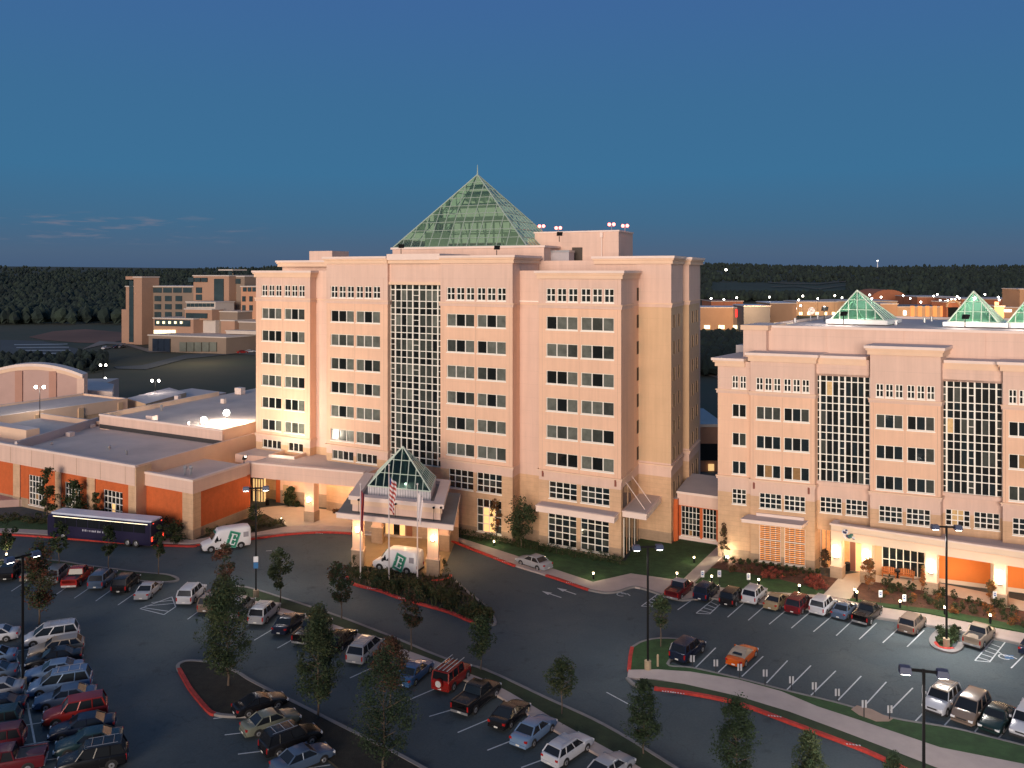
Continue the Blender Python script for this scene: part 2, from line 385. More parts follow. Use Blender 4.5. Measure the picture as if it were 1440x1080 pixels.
cornice(cn,M,b4l,b4r,-1,8.9,38.05,left=False); cornice(cn,M,b2l,b2r,-1,8.9,38.05,right=False)
cn.fbox(M,b2r+.01,b4l-.01,-1.0,8.9,37.0,37.5,CORN); cn.fbox(M,b2r+.01,b4l-.01,-1.3,8.85,37.502,38.35,CAP,ROOFL)
cornice(cn,M,M.S(838,WT),wr,WT,17.6,37.95); cornice(cn,M,wr2-5,wr2,t2,t2+10.8,37.9,left=False)
cornice(cn,M,wlft,b2l-1,8.6,17.6,37.7); 
cn.build('cornice',tower)
# left roof block and pyramid base, penthouse, roof plant
ph=MB()
lb0,lb1=M.S(435,9.5),M.S(467,9.5); ph.fbox(M,lb0,lb1,9.5,14.5,37,M.Z(353,(lb0+lb1)/2,9.5),PINK,CAP)
PB=10.0; pb0,pb1=M.S(552,PB),M.S(765,PB); pbz=M.Z(349.5,(pb0+pb1)/2,PB)
ph.fbox(M,pb0,pb1,PB,28,36,pbz,PINK,CAP); ph.fbox(M,pb0-.25,pb1+.25,PB-.25,28.1,pbz+.002,pbz+.3,CAP)
p0,p1=M.S(752,17.0),M.S(870,17.0); pz=M.Z(325.5,p1,17.0)
ph.fbox(M,p0,p1,17.0,25.5,36,pz,PINK,CAP); ph.fbox(M,p0-.15,p1+.15,16.85,25.6,pz+.002,pz+.22,CAP)
ph.build('penthouse',tower)
dr=MB(); d0,d1=M.S(804.5,16.9),M.S(818.8,16.9); dr.fbox(M,d0,d1,16.85,17.05,36.4,M.Z(348,d0,16.9),mat('roof_door',(.06,.045,.035),.6,.1)); dr.build('roof_door',tower)
un=MB(); d0,d1=M.S(773.5,13),M.S(800,13); un.fbox(M,d0,d1,13,15.5,36.2,M.Z(355,d0,13),mat('grey_unit',(.42,.38,.40),.6,.08)); un.fbox(M,d0-.1,d1+.1,12.9,15.6,M.Z(355,d0,13)+.002,M.Z(355,d0,13)+.3,STEEL); un.build('air_handling_unit',tower)
pp=MB(); s=M.S(846,16.8); z1=M.Z(331,s,16.8); pp.tube(M.P(s,16.8,36.3),M.P(s,16.8,z1-.1),.09,n=8,m=CAP); pp.fbox(M,s-.22,s+.22,16.6,16.98,z1-.3,z1+.45,CAP); pp.build('vent_pipe',tower)
# glass pyramid
GLP=glassmat('green_pyramid_glass',(.36,.43,.35),.5,.06)
FRM=mat('green_white_frame',(.34,.42,.36),.5,0)
FRMW=mat('pale_steel_frame',(.62,.70,.58),.5,0)
def pyramid(parent,B,apex,n,rows,fr=.09,frm=None,gl=None,spire=0,frame_name='frame'):
    """B: 4 base corners (ccw from front-left), glass faces + mullion lattice"""
    gl=gl or GLP; frm=frm or FRM
    g=MB(); f=MB(); apex=Vector(apex); B=[Vector(b) for b in B]
    for i in range(4):
        a,b=B[i],B[(i+1)%4]; g.face([a,b,apex],gl)
        f.tube(a,apex,fr*1.5,n=6,m=frm); f.tube(a,b,fr*1.4,n=6,m=frm)
        nn=n[i%2] if i<2 else n[i%2]//2
        for k in range(1,nn):
            # rafters parallel to the centre line up to the hips
            t=k/nn; p=a.lerp(b,t); mid=(a+b)/2; up=apex-mid
            h=min(t,1-t)*2; f.tube(p,p+up*h,fr,n=4,m=frm,cap=False)
        for r in range(1,rows if i<2 else rows//2):
            h=r/(rows if i<2 else rows//2); f.tube(a.lerp(apex,h),b.lerp(apex,h),fr*.8,n=4,m=frm,cap=False)
    if spire: f.tube(apex,apex+Vector((0,0,spire)),.12,.03,6,frm)
    o=g.build('glass_pyramid',parent); q=f.build(frame_name,None); q.parent=o; return o
g0,g1=M.S(552.5,PB+.5),M.S(740.5,PB+.5); gt=PB+.5; gd=16.0; gz=pbz+.32
apx=M.P((g0+g1)/2,gt+gd/2,0); 
ay=apx.y; apx=Vector(((671.5-CX)*ay/FP,ay,EYE-(245.5-HY)*ay/FP))
pyramid(tower,[M.P(g0,gt,gz),M.P(g1,gt,gz),M.P(g1,gt+gd,gz),M.P(g0,gt+gd,gz)],apx,(14,10),9,.075,spire=1.6)
# inner ring wall, truss band and floor emission in place of lamps, seen through the glass
ins=MB()
PFL=mat('glowing_pyramid_floor',(.6,.6,.5),.8,.1,emit=(1,.95,.70),es=.6)
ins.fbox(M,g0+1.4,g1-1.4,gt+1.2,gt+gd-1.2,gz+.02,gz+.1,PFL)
cxs=(g0+g1)/2; zz=apx.z-gz
def fit(h,hw,t0,t1,th,m=None):
    """slab kept inside the glass at height h"""
    k=1-h/zz; hw=min(hw,(g1-g0)/2*k*.86); c=cxs-1.2*h/zz; ins.fbox(M,c-hw,c+hw,gt+gd*t0,gt+gd*t1,gz+h,gz+h+th,m or FRMW)
fit(4.0,8.4,.46,.50,1.0); fit(6.4,5.4,.44,.48,.45); fit(2.2,9.4,.52,.54,.25)
for k in range(11):
    x=cxs-7.6+15.2*k/10; ins.fbox(M,x-.1,x+.1,gt+gd*.47,gt+gd*.49,gz+.1,gz+4.0,FRMW)
for x0,x1,h in ((g0+2.6,g0+7.2,2.6),(g1-6.6,g1-3.2,2.2)): ins.fbox(M,x0,x1,gt+gd*.40,gt+gd*.42,gz+.1,gz+h,FRMW)
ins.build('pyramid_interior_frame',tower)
# curtain wall
CWF=mat('white_curtain_wall_frame',(.88,.84,.76),.5,0)
cw=MB(); cf=MB()
L=ar-al; xsn=[.004,.094,.208,.316,.43,.555,.68,.795,.90,.996]; 
cb=8.0; fl=(M.Z(432.5,al,at)-M.Z(466.5,al,at)); z=atop
rr=random.Random(5)
def cell(i,j0,j1,m): cw.fbox(M,al+L*xsn[i],al+L*xsn[i+1],at+.10,at+.12,j0,j1,m)
k=0; zt=atop
levels=[]  # z boundaries with type
z=atop-.95; levels.append((atop,z,'d'))
while z>cb+1:
    levels.append((z,z-1.62,'w')); z-=1.62
    levels.append((z,z-1.0,'s')); z-=1.0
    levels.append((z,z-.9,'d')); z-=.9
zb=z
for hi,lo,ty in levels:
    for i in range(9):
        if ty=='w': m=rr.choices([GLG,GLG2,GLD],[3,5,3])[0] if i not in(0,4,8) else rr.choice([GLG2,GLD])
        elif ty=='s': m=rr.choices([GLG2,GLD],[3,2])[0]
        else: m=rr.choices([GLD,GLG2],[4,1])[0]
        if ty in 'sd' and i==4: m=GLD
        cell(i,lo,hi,m)
    t=.05 if ty!='w' else .09
    cf.fbox(M,al,ar,at-.02,at+.1,lo-.05,lo+.05,CWF)
    if ty=='w':
        cf.fbox(M,al,ar,at-.035,at+.095,hi-.08,hi+.04,CWF)
        for i in(0,4,8): cf.fbox(M,al+L*xsn[i],al+L*xsn[i+1],at-.01,at+.09,(hi+lo)/2-.04,(hi+lo)/2+.04,CWF)
for i in range(10):
    x=al+L*xsn[i]; w=.10 if i in(1,4,5,8) else .065
    cf.fbox(M,x-w,x+w,at-.05,at+.105,zb,atop,CWF)
o=cw.build('curtain_wall',tower); q=cf.build('mullion_grid',None); q.parent=o
wall2=MB(); wall(wall2,M.P(al,at-.3).xy,M.u,INV,L,0,zb,[],zoneB); wall2.build('atrium_base_wall',tower)
# windows
for i,(a,t,w,h,z,nx,nz,key,pf,fw) in enumerate(WINS):
    if key[0]=='lit': pk=lambda i,j:(GLD if j==3 else (LITW if 0<i<3 else GLG2)); lb='tall ground floor window glowing with warm light'
    else: pk=pf(hash(str(key))%9973 if False else sum(ord(ch) for ch in str(key))*7); lb=None
    add_window(tower,M.P(a,t).xy,M.rot,w,h,z,nx,nz,key,pk,fw,lb)
SWG=mat('shaded_side_glass',(.045,.028,.018),.6,.1,spec=.15)
sw=MB()
for (a,t,z0,z1) in sideW:
    F=M; sw.fbox(F,a-.06,a-.03,t,t+1.3,z0,z1,SWG); sw.fbox(F,a-.03,a+.06,t+1.3,t+1.42,z0,z1,BASE); sw.fbox(F,a-.03,a+.06,t-.1,t,z0,z1,BASE)
sw.build('side_windows',tower,kind='stuff')
# narrow windows on the east side of bay 5
t0=M.T(895.5,0)
for (z0,z1) in ROW+[R1]:
    w=MB(); w.fbox(M,-.05,.03,t0,t0+.9,z0,z1,SWG); w.fbox(M,-.02,.06,t0+.9,t0+1.0,z0,z1,BASE); w.build('window',tower)
# small uplight niches on the facade
for px,py in((763.3,665),(865.5,679)):
    s=M.S(px,-.05); z=M.Z(py,s,-.05); w=MB(); w.fbox(M,s-.12,s+.12,-.16,-.003,z-.45,z+.45,mat('rust_fitting',(.22,.06,.04),.6,0)); w.build('wall_fitting',tower)
# canopies fixed to the tower
def canopy(parent,F,a0,a1,t0,t1,z0,z1,nm='canopy',roofm=None):
    c=MB(); c.fbox(F,a0,a1,t0,t1,z0,z1-.12,CAP,ROOFL); c.fbox(F,a0-.08,a1+.08,t0-.08,t1,z1-.118,z1,CAP); c.fbox(F,a0+.2,a1-.2,t0+.2,t1-.05,z1+.002,z1+.03,roofm or ROOFL); return c.build(nm,parent)
canopy(tower,M,M.S(757,-1.2),M.S(865,-1.7),-2.1,-.02,5.2,6.0)
ec=M.S(910,.8); canopy(tower,M,.05,ec,.4,M.T(933,ec),5.4,6.15,roofm=ROOFM)
rods=MB()
for tt in (2.2,5.5): rods.tube(M.P(0.02,tt,9.3),M.P(ec-.6,tt,6.15),.05,n=6,m=CAP)
rods.build('canopy_tie_rod',tower)
ed=MB(); e0,e1=1.2,8.2; ed.fbox(M,-.06,.04,e0,e1,.1,5.0,GLD); 
for k in range(6): ed.fbox(M,-.02,.10,e0+(e1-e0)*k/5-.09,e0+(e1-e0)*k/5+.09,.1,5.0,TAN if k%2 else WHITEF)
ed.build('side_entrance_glazing',tower)
su=MB(); su.fbox(M,-.06,.06,1.0,4.8,6.3,8.9,GLD); su.fbox(M,.0,.12,2.9,3.3,6.3,8.9,TAN); su.build('side_upper_window',tower)
# curb-side column and downspouts
dp=MB(); 
for px,t in ((722.6,1.5),(437.5,1.5)):
    s=M.S(px,t); dp.tube(M.P(s,t-.1,9.6),M.P(s,t-.1,35),.07,n=6,m=PINK)
dp.build('downspout',tower)
# red aircraft beacons on the penthouse
bcs=[(761.5,318,17.2,'leftmost twin red beacon beside the foot of the glass pyramid'),(785,320.5,17.2,'twin red beacon on the left part of the penthouse roof'),(860,315.5,17.3,'left one of the two red beacons at the right end of the penthouse'),(879,317.5,20,'rightmost twin red beacon above the penthouse corner')]
for px,py,t,lab in bcs:
    s=M.S(px,t); z=M.Z(py,s,t); b=empty('red_beacon',M.P(s,t,pz+.22 if px<870 else pz+.22),lab,'beacon','red beacons on the penthouse roof')
    k=MB(); k.tube(M.P(s,t,pz+.15),M.P(s,t,z-.2),.05,n=6,m=STEEL); k.tube(M.P(s-.35,t,z-.25),M.P(s+.35,t,z-.25),.05,n=6,m=STEEL); k.build('stand',b)
    for d in(-.35,.35):
        k=MB(); k.sphere(M.P(s+d,t,z),.24,BULBR); k.build('lamp',b)
# black floodlights on the roof edges
FLOODS=[]
def floodlight(p,lab,rz=0,lit=False,h=.9,br=.55):
    e=empty('floodlight',p,lab,'floodlight','black floodlights on roof edges'); 
    k=MB(); k.tube(p,p+Vector((0,0,h)),.06,n=6,m=BLK); k.build('post',e)
    k=MB(); c=p+Vector((0,0,h+.2)); d=Vector((math.cos(rz),math.sin(rz),0)); s=Vector((-d.y,d.x,0))
    q=[c-d*.2-s*.35,c+d*.3-s*.35,c+d*.3+s*.35,c-d*.2+s*.35]
    k.hexa([(a.x,a.y,a.z-.15) for a in q]+[(a.x+d.x*.15,a.y+d.y*.15,a.z+.4) for a in q],BLK); k.build('lamp_housing',e)
    if lit:
        k=MB(); k.sphere(c+Vector((0,-.1,.15)),br,BULBW); k.build('lamp',e)
    return e
for px,t,z,lab in((564,-.6,38.35,'black floodlight on the tower roof edge left of the pyramid front'),(698.5,3,38.05,'black floodlight on the tower roof edge below the right foot of the pyramid'),(786.5,12.8,40.2,'black floodlight above the grey unit beside the penthouse door')):
    floodlight(M.P(M.S(px,t),t,z),lab,-1.2,h=.8)

# ================================================================ link between the towers
A=M.inv(G(955,759)); la,lt=A
lr=M.S(1009.5,lt)
lk=empty('link_building',M.P((la+lr)/2,lt+3,0),'low pink roofed link with big dark windows joining the two hotel buildings','building')
w=MB(); lz=M.Z(690,la,lt); wz=M.Z(709,la,lt)
wa,wb,wc,wd=[M.S(x,lt)-la for x in(958,984,988,1007.3)]
wall(w,M.P(la,lt).xy,M.u,INV,lr-la+.3,0,lz-.3,[(wa,wb,.7,wz-.15),(wc,wd,.7,wz-.15)],[(wz,BRICK),(60,PINK)])
w.fbox(M,la-.2,lr+.6,lt-.25,lt-.02,wz,lz-.3,PINK); w.fbox(M,la-.3,lr+.7,lt-.35,lt+10.5,lz-.298,lz,CAP,ROOFM)
lp=M.S(935,lt-1.0); w.fbox(M,lp,la,lt-1.0,lt+1.5,0,lz-.9,BRICK,CAP)
w.fbox(M,la,lr,lt-.08,lt+.02,.0,.55,CAP)
w.build('wall',lk)
add_window(lk,M.P(la+wa,lt).xy,M.rot,wb-wa,wz-.85,.7,5,5,('L',1),picksd(3),.04); add_window(lk,M.P(la+wc,lt).xy,M.rot,wd-wc,wz-.85,.7,4,5,('L',2),picksd(4),.04)

# ================================================================ CONVENTION WING (podium)
pod=empty('convention_wing',G(190,749)+Vector((0,10,0)),'long low convention wing with orange brick panels under a pink fascia','convention centre')
a2,t2p=M.inv(G(271.5,759.7))      # P2 corner
c1s,c1t=M.inv(G(191.7,749))       # P1 corner
ztop2=M.Z(673.6,a2,t2p); zf2=M.Z(700,a2,t2p)*0+5.9
ztop1=M.Z(654,c1s,c1t); zf1=M.Z(683,c1s,c1t)
w=MB()
def zp(base,br,top): return [(base,BASE),(br,BRICK),(90,PINK)]
p1l=M.S(-90,c1t)
win1=[(40.3,62),(91,113),(145.3,172.5)]
ops=[(M.S(a,c1t)-p1l,M.S(b,c1t)-p1l,.6,5.1) for a,b in win1]
wall(w,M.P(p1l,c1t).xy,M.u,INV,c1s-p1l,0,ztop1-.3,ops,[(1.4,BASE),(zf1,BRICK),(90,PINK)])
for a,b in((20,29.5),(79,87),(123.6,134.7),(182,191.6),(-60,-50)):
    sa,sb=M.S(a,c1t),M.S(b,c1t); w.fbox(M,sa,sb,c1t-.22,c1t-.003,0,1.4,BASE); w.fbox(M,sa,sb,c1t-.2,c1t-.003,1.403,zf1,TAN)
w.fbox(M,p1l,c1s+.12,c1t-.3,c1t-.003,zf1+.003,ztop1-.302,PINK)
w.fbox(M,c1s+.003,c1s+.3,c1t-.3,c1t+2.5,0,ztop1-.302,YEL)
for k in range(7):  # fascia panel joints
    s=c1s-2-k*5.4; w.fbox(M,s,s+.06,c1t-.315,c1t-.29,zf1+.05,ztop1-.35,BASE)
# parapets and roof of the large hall
p1d=M.T(305,c1s)
p1m=M.S(22,c1t); w.fbox(M,p1m,c1s-.3,c1t+.3,M.T(139,p1m) if False else M.inv(G(140,601,8.6))[1]+.2,0,ztop1-.75,PINK,ROOFM); w.fbox(M,p1l,p1m-.02,c1t+.3,c1t+20,0,ztop1-.95,PINK,ROOFM); w.fbox(M,p1l,p1m-.4,c1t+19.6,c1t+20.1,0,ztop1-.1,CORN,CAP)
w.fbox(M,p1l,c1s+.14,c1t-.32,c1t+.28,ztop1-.3,ztop1,CAP); w.fbox(M,c1s-.3,c1s+.12,c1t+.29,p1d+12,3,ztop1-.02,CORN,CAP)
w.fbox(M,p1l,c1s-.3,c1t+.001,c1t+.29,ztop1-1.0,ztop1-.305,CAP)
# lower block by the terrace
p2l=M.S(200,t2p)
wall(w,M.P(p2l,t2p).xy,M.u,INV,a2-p2l,0,ztop2-.3,[],[(1.4,BASE),(6.25,BRICK),(90,PINK)])
dd=M.T(345.6,a2)-t2p
wall(w,M.P(a2,t2p).xy,M.v,INS,dd+1,0,ztop2-.3,[],[(1.4,BASE),(6.25,BRICK),(90,PINK)])
w.fbox(M,a2-1.9,a2+.2,t2p-.2,t2p-.003,0,1.4,BASE); w.fbox(M,a2-1.9,a2+.2,t2p-.18,t2p-.003,1.403,6.25,TAN)
w.fbox(M,a2+.003,a2+.2,t2p,t2p+1.3,0,1.4,BASE); w.fbox(M,a2+.003,a2+.18,t2p,t2p+1.3,1.403,6.25,TAN)
w.fbox(M,p2l,a2+.25,t2p-.28,t2p-.003,6.253,ztop2-.3,PINK); w.fbox(M,a2+.003,a2+.26,t2p-.27,t2p+dd,6.253,ztop2-.3,PINK)
w.fbox(M,p2l,a2-.02,t2p+.02,M.T(352,a2),2,ztop2-.7,PINK,ROOFM)
w.fbox(M,p2l,a2+.35,t2p-.38,t2p+.25,ztop2-.298,ztop2,CAP); w.fbox(M,a2-.25,a2+.34,t2p+.251,t2p+dd+.3,ztop2-.297,ztop2-.003,CAP)
w.fbox(M,p2l-.5,p2l+.3,t2p+.1,M.T(352,p2l)+2,ztop2-.8,ztop2+.25,CAP)
w.build('wall',pod)
# raised auditorium roof behind (front wall seen across the lower roof)
s3,t3=M.inv(G(140,601,8.6)); s3r=M.S(312,t3); z3=M.Z(582,s3,t3)
h=MB(); h.fbox(M,s3,s3r,t3+.25,t3+46,0,z3-.9,PINK,ROOFM)
h.fbox(M,s3,s3r+.1,t3,t3+.25,7,z3-.3,PINK); h.fbox(M,s3-.1,s3r+.15,t3-.1,t3+.45,z3-.298,z3,CAP)
h.fbox(M,s3r-.25,s3r+.1,t3+.46,t3+46,6,z3-.05,CORN,CAP); h.fbox(M,s3-.1,s3+.25,t3+.46,t3+30,7,z3-.05,CORN,CAP)
h.fbox(M,s3-.1,s3r+.1,t3+45.5,t3+46.2,6,z3+.5,CAP)
h.fbox(M,s3,s3r,t3-.02,t3+.0,8.5,9.2,mat('dark_flashing',(.05,.045,.045),.7,0))
h.build('raised_hall',pod)
# windows in the brick
for k,(a,b) in enumerate(win1):
    sa,sb=M.S(a,c1t),M.S(b,c1t)
    pk=picksd(20+k) if k<2 else (lambda i,j:(LITW if i==2 and j<3 else GLD))
    add_window(pod,M.P(sa,c1t).xy,M.rot,sb-sa,4.5,.6,5,5,('P',k),pk,.08,'tall gridded window with a warm lit strip beside the brick corner' if k==2 else None)
# back ranges on the left
bk=MB()
def blockpx(mb,px0,py0,px1,zb,zt,depth,m,rm,F=M,par=True,zg=0):
    """block whose front base-left is seen at px0,py0 on level zg"""
    s,t=F.inv(G(px0,py0,zg)); s1=F.S(px1,t)
    mb.fbox(F,s,s1,t,t+depth,zb,zt-.5,m,rm)
    if par:
        mb.fbox(F,s-.1,s1+.1,t-.15,t+.3,zt-.55,zt,m,CAP); mb.fbox(F,s1-.3,s1+.1,t+.301,t+depth,zt-.55,zt-.02,CORN,CAP); mb.fbox(F,s-.1,s+.3,t+.301,t+depth,zt-.55,zt-.02,CORN,CAP); mb.fbox(F,s+.301,s1-.301,t+depth-.3,t+depth,zt-.55,zt-.01,CAP)
    return s,s1,t
# long rear range with oblique parapet (runs away to the right)
def range_quad(mb,pts,z,zt,m,rm,cap=.3):
    q=[G(x,y,zt).xy for x,y in pts]; mb.quadbox(q,0,zt-.35,m,rm)
    for i in range(len(q)):
        a,b=q[i],q[(i+1)%len(q)]; d=(b-a).normalized(); n=Vector((d.y,-d.x))
        mb.quadbox([a+n*.1,b+n*.1,b-n*.3,a-n*.3],zt-.36,zt,CAP)
range_quad(bk,[(-60,618),(56,600),(180,559),(120,552),(-60,575)],0,7.4,YEL,ROOFM) if False else None
bk2=[G(x,y,7.6).xy for x,y in((-50,592),(179,560),(118,553),(-50,576))]
bk.quadbox(bk2,0,7.2,YEL,ROOFM)
for i in (0,1,2):
    a,b=bk2[i],bk2[i+1]; d=(b-a).normalized(); n=Vector((d.y,-d.x)); bk.quadbox([a+n*.12,b+n*.12,b-n*.35,a-n*.35],5.2 if i==0 else 7.0,7.6,CORN,CAP)
a,b=bk2[0],bk2[1]; d=(b-a).normalized(); n=Vector((d.y,-d.x))
for k in range(4): 
    c=a.lerp(b,.12+k*.27); bk.quadbox([c+n*.3,c+d*1.2+n*.3,c+d*1.2,c],0,6.9,YEL)
bk.quadbox([a+n*.14,b+n*.14,b+n*.12,a+n*.12],0,3.6,BRICK)
# connecting low roofs and walls
for pts,z,zt,m in(([(178,560),(238,545),(262,552),(205,568)],0,6.6,YEL),([(206,556),(255,566),(318,552),(270,546)],0,5.6,PINK),([(118,548),(158,551),(160,540),(118,533)],0,7.0,CAP)):
    q=[G(x,y,zt).xy for x,y in pts]; bk.quadbox(q,0,zt,m,ROOFL)
def para(p,q,zb,zt,th,m,mt=None):
    a_,b_=G(*p,zt).xy,G(*q,zt).xy; d_=(b_-a_).normalized(); n_=Vector((-d_.y,d_.x)); bk.quadbox([(v.x,v.y) for v in (a_,b_,b_+n_*th,a_+n_*th)],zb,zt,m,mt or CAP)
para((24,621),(139,587),ztop1-1.2,ztop1+.4,.4,ROOFL,ROOFL)
para((-20,596),(37,605),ztop1-1.0,ztop1+.9,2.2,CORN,CAP)
bk.build('rear_range',pod)
rc=MB()
for (px,py,z_,w_,h_) in ((92,612,8.5,1.2,.5),(150,632,8.5,.5,.6),(125,600,8.5,.9,.4),(250,636,7.4,.6,.4),(205,590,10.4,1.6,.7),(245,560,10.4,1.1,.5),(262,600,10.4,.4,.8),(225,575,10.4,.4,.7),(176,640,8.5,.3,.7),(70,626,8.5,.4,.6),(310,565,10.4,.9,.6),(330,552,10.4,1.8,1.0)):
    p=G(px,py,z_); s_,t_=M.inv(p); rc.fbox(M,s_,s_+w_,t_,t_+w_*.8,z_-.3,z_+h_,STEEL if w_<.6 else CAP)
rc.build('roof_vents',pod)
# curved roof hall on the far left
ch=empty('curved_roof_hall',G(60,595),'pink hall with a shallow curved roofline at the left edge','hall')
cb_=MB(); q0=G(-75,600,0); q1=G(116.5,596,0); dv=(q1-q0).xy; Lc=dv.length; du=dv.normalized(); dn=Vector((-du.y,du.x))
ztc=lambda k: 0
prof=[]
for i in range(25):
    k=i/24; p=q0.xy+du*(Lc*k); px=CX+FP*p.x/p.y
    yy=512+ (px-45)**2*(528-512)/(118-45)**2
    prof.append((p,EYE-(yy-HY)*p.y/FP))
for i in range(24):
    a,za=prof[i]; b,zb2=prof[i+1]
    cb_.face([(a.x,a.y,0),(b.x,b.y,0),(b.x,b.y,zb2),(a.x,a.y,za)],mat('rose_panel',(.50,.33,.29),.85,.06,.3))
    for off,h0,h1,mm in((.35,-.5,.15,CAP),(.2,-1.3,-.5,CORN)):
        cb_.hexa([(a.x-dn.x*off,a.y-dn.y*off,za+h0),(b.x-dn.x*off,b.y-dn.y*off,zb2+h0),(b.x,b.y,zb2+h0),(a.x,a.y,za+h0),(a.x-dn.x*off,a.y-dn.y*off,za+h1),(b.x-dn.x*off,b.y-dn.y*off,zb2+h1),(b.x+dn.x*3,b.y+dn.y*3,zb2+h1),(a.x+dn.x*3,a.y+dn.y*3,za+h1)],mm) if off==.35 else cb_.hexa([(a.x-dn.x*off,a.y-dn.y*off,za+h0),(b.x-dn.x*off,b.y-dn.y*off,zb2+h0),(b.x,b.y,zb2+h0),(a.x,a.y,za+h0),(a.x-dn.x*off,a.y-dn.y*off,za+h1-.002),(b.x-dn.x*off,b.y-dn.y*off,zb2+h1-.002),(b.x,b.y,zb2+h1-.002),(a.x,a.y,za+h1-.002)],mm)
e,ze=prof[-1]; cb_.face([(e.x,e.y,0),(e.x+dn.x*3,e.y+dn.y*3,0),(e.x+dn.x*3,e.y+dn.y*3,ze),(e.x,e.y,ze)],PINK)
for i in range(24):
    a,za=prof[i]; b,zb2=prof[i+1]; cb_.face([(a.x+dn.x*3,a.y+dn.y*3,0),(b.x+dn.x*3,b.y+dn.y*3,0),(b.x+dn.x*3,b.y+dn.y*3,zb2),(a.x+dn.x*3,a.y+dn.y*3,za)],PINK)
q_=[prof[0][0]+dn*3.1,prof[-1][0]+dn*3.1-du*1.5,prof[-1][0]+dn*30-du*1.5,prof[0][0]+dn*30]; cb_.quadbox([(p.x,p.y) for p in q_],0,prof[-1][1]-4.5,PINK,ROOFM)
for i in(5,12,18,23):
    a,za=prof[i]; cb_.quadbox([a-dn*.25,a+du*1.6-dn*.25,a+du*1.6,a],0,za-1.35,mat('rose_pilaster',(.46,.25,.19),.85,.06,.3) if i!=23 else PINK)
cb_.build('curved_hall_shell',ch)
# ---------------- covered walk, terrace front (P4) and notch
N4=Frame(435,735,-2700,1200)
wk=empty('covered_walk',N4.P(0,3,0),'flat pink roofed covered walk with tan columns between the brick wing and the entrance pavilion','covered walk')
w=MB(); s0=N4.S(345.6,0)+.1; s1=N4.S(512,0); zt4=N4.Z(656.5,0,0)-.0; zb4=5.75
w.fbox(N4,s0,s1,-.2,.45,zb4,zt4-.25,PINK,CAP); w.fbox(N4,s0,s1+.1,-.35,.5,zt4-.248,zt4,CAP)
# roof slab in two pieces round the open light well, back to the tower
nt0,nt1=5.0,12.5; na0,na1=N4.S(374,5)+1.0,N4.S(405,5)+1.0
w.fbox(N4,s0+.02,s1,.46,nt0,zb4+.6,zt4-.35,PINK,ROOFM); w.fbox(N4,na1,s1+4,nt0,14,zb4+.6,zt4-.352,PINK,ROOFM); w.fbox(N4,s0-6,na0,nt0,16,zb4+.6,zt4-.354,PINK,ROOFM)
w.fbox(N4,na0-.3,na1+.3,nt0-.3,nt0,zt4-.35,zt4+.1,CAP); w.fbox(N4,na1,na1+.3,nt0,nt1,zt4-.35,zt4+.1,CORN,CAP); w.fbox(N4,na0-.3,na0,nt0,nt1,zt4-.35,zt4+.1,CORN,CAP)
w.build('roof',wk)
w=MB()
for px0,px1 in((429,442),):
    a,b=N4.S(px0,0),N4.S(px1,0); w.fbox(N4,a,b,-.1,1.1,1.6,zb4,PEACH); w.fbox(N4,a-.08,b+.08,-.18,1.18,0,1.6,BASE); 
w.build('column',wk)
w=MB() # rear wall under the walk
wall(w,N4.P(s0-.5,7.6).xy,N4.u,Vector((-N4.u.y,N4.u.x)),N4.S(400,7.6)-s0,0,zb4+.6,[],[(90,BRICK)])
wall(w,N4.P(N4.S(400,7.6)-.6,7.4).xy,N4.u,Vector((-N4.u.y,N4.u.x)),s1+3-N4.S(400,7.6),0,zb4+.6,[],[(2.0,BASE),(90,PEACH)])
w.build('rear_wall',wk)
ew=MB(); e0=N4.S(356,6.9); e1=N4.S(371,6.9); ew.fbox(N4,e0,e1,6.8,7.4,.1,3.6,LITW); 
for k in range(5): x=e0+(e1-e0)*k/4; ew.fbox(N4,x-.06,x+.06,6.72,6.79,.1,3.7,BLK)
ew.fbox(N4,e0-.1,e1+.1,6.70,6.78,3.6,3.8,BLK); ew.fbox(N4,e0-.1,e1+.1,6.71,6.78,1.7,1.85,BASE); ew.build('entrance_door',wk)
d_=MB(); a=N4.S(400,7.3)*1; d_.fbox(N4,N4.S(398,7.3),N4.S(405,7.3),7.3,7.39,.1,2.9,mat('tan_door',(.5,.33,.17),.6,.1)); d_.build('service_door',wk)
def sconce(parent,F,a,t,z,pw=60):
    k=MB(); k.fbox(F,a-.17,a+.17,t-.32,t-.02,z-.28,z+.28,BULB); k.fbox(F,a-.2,a+.2,t-.34,t,z-.36,z-.282,BLK); k.build('wall_lamp',parent)
    p=F.P(a,t-.9,z); light('POINT',p,pw,WARM,'wall_lamp_light',.15,parent)
sconce(wk,N4,(N4.S(429,0)+N4.S(442,0))/2,-.12,N4.Z(702,0,0),110)
for px,pw in ((372,90),(400,130),(418,260),(455,260),(490,220)): light('POINT',N4.P(N4.S(px,3.5),3.5,4.9),pw,WARM,'ceiling_light',.2,wk)

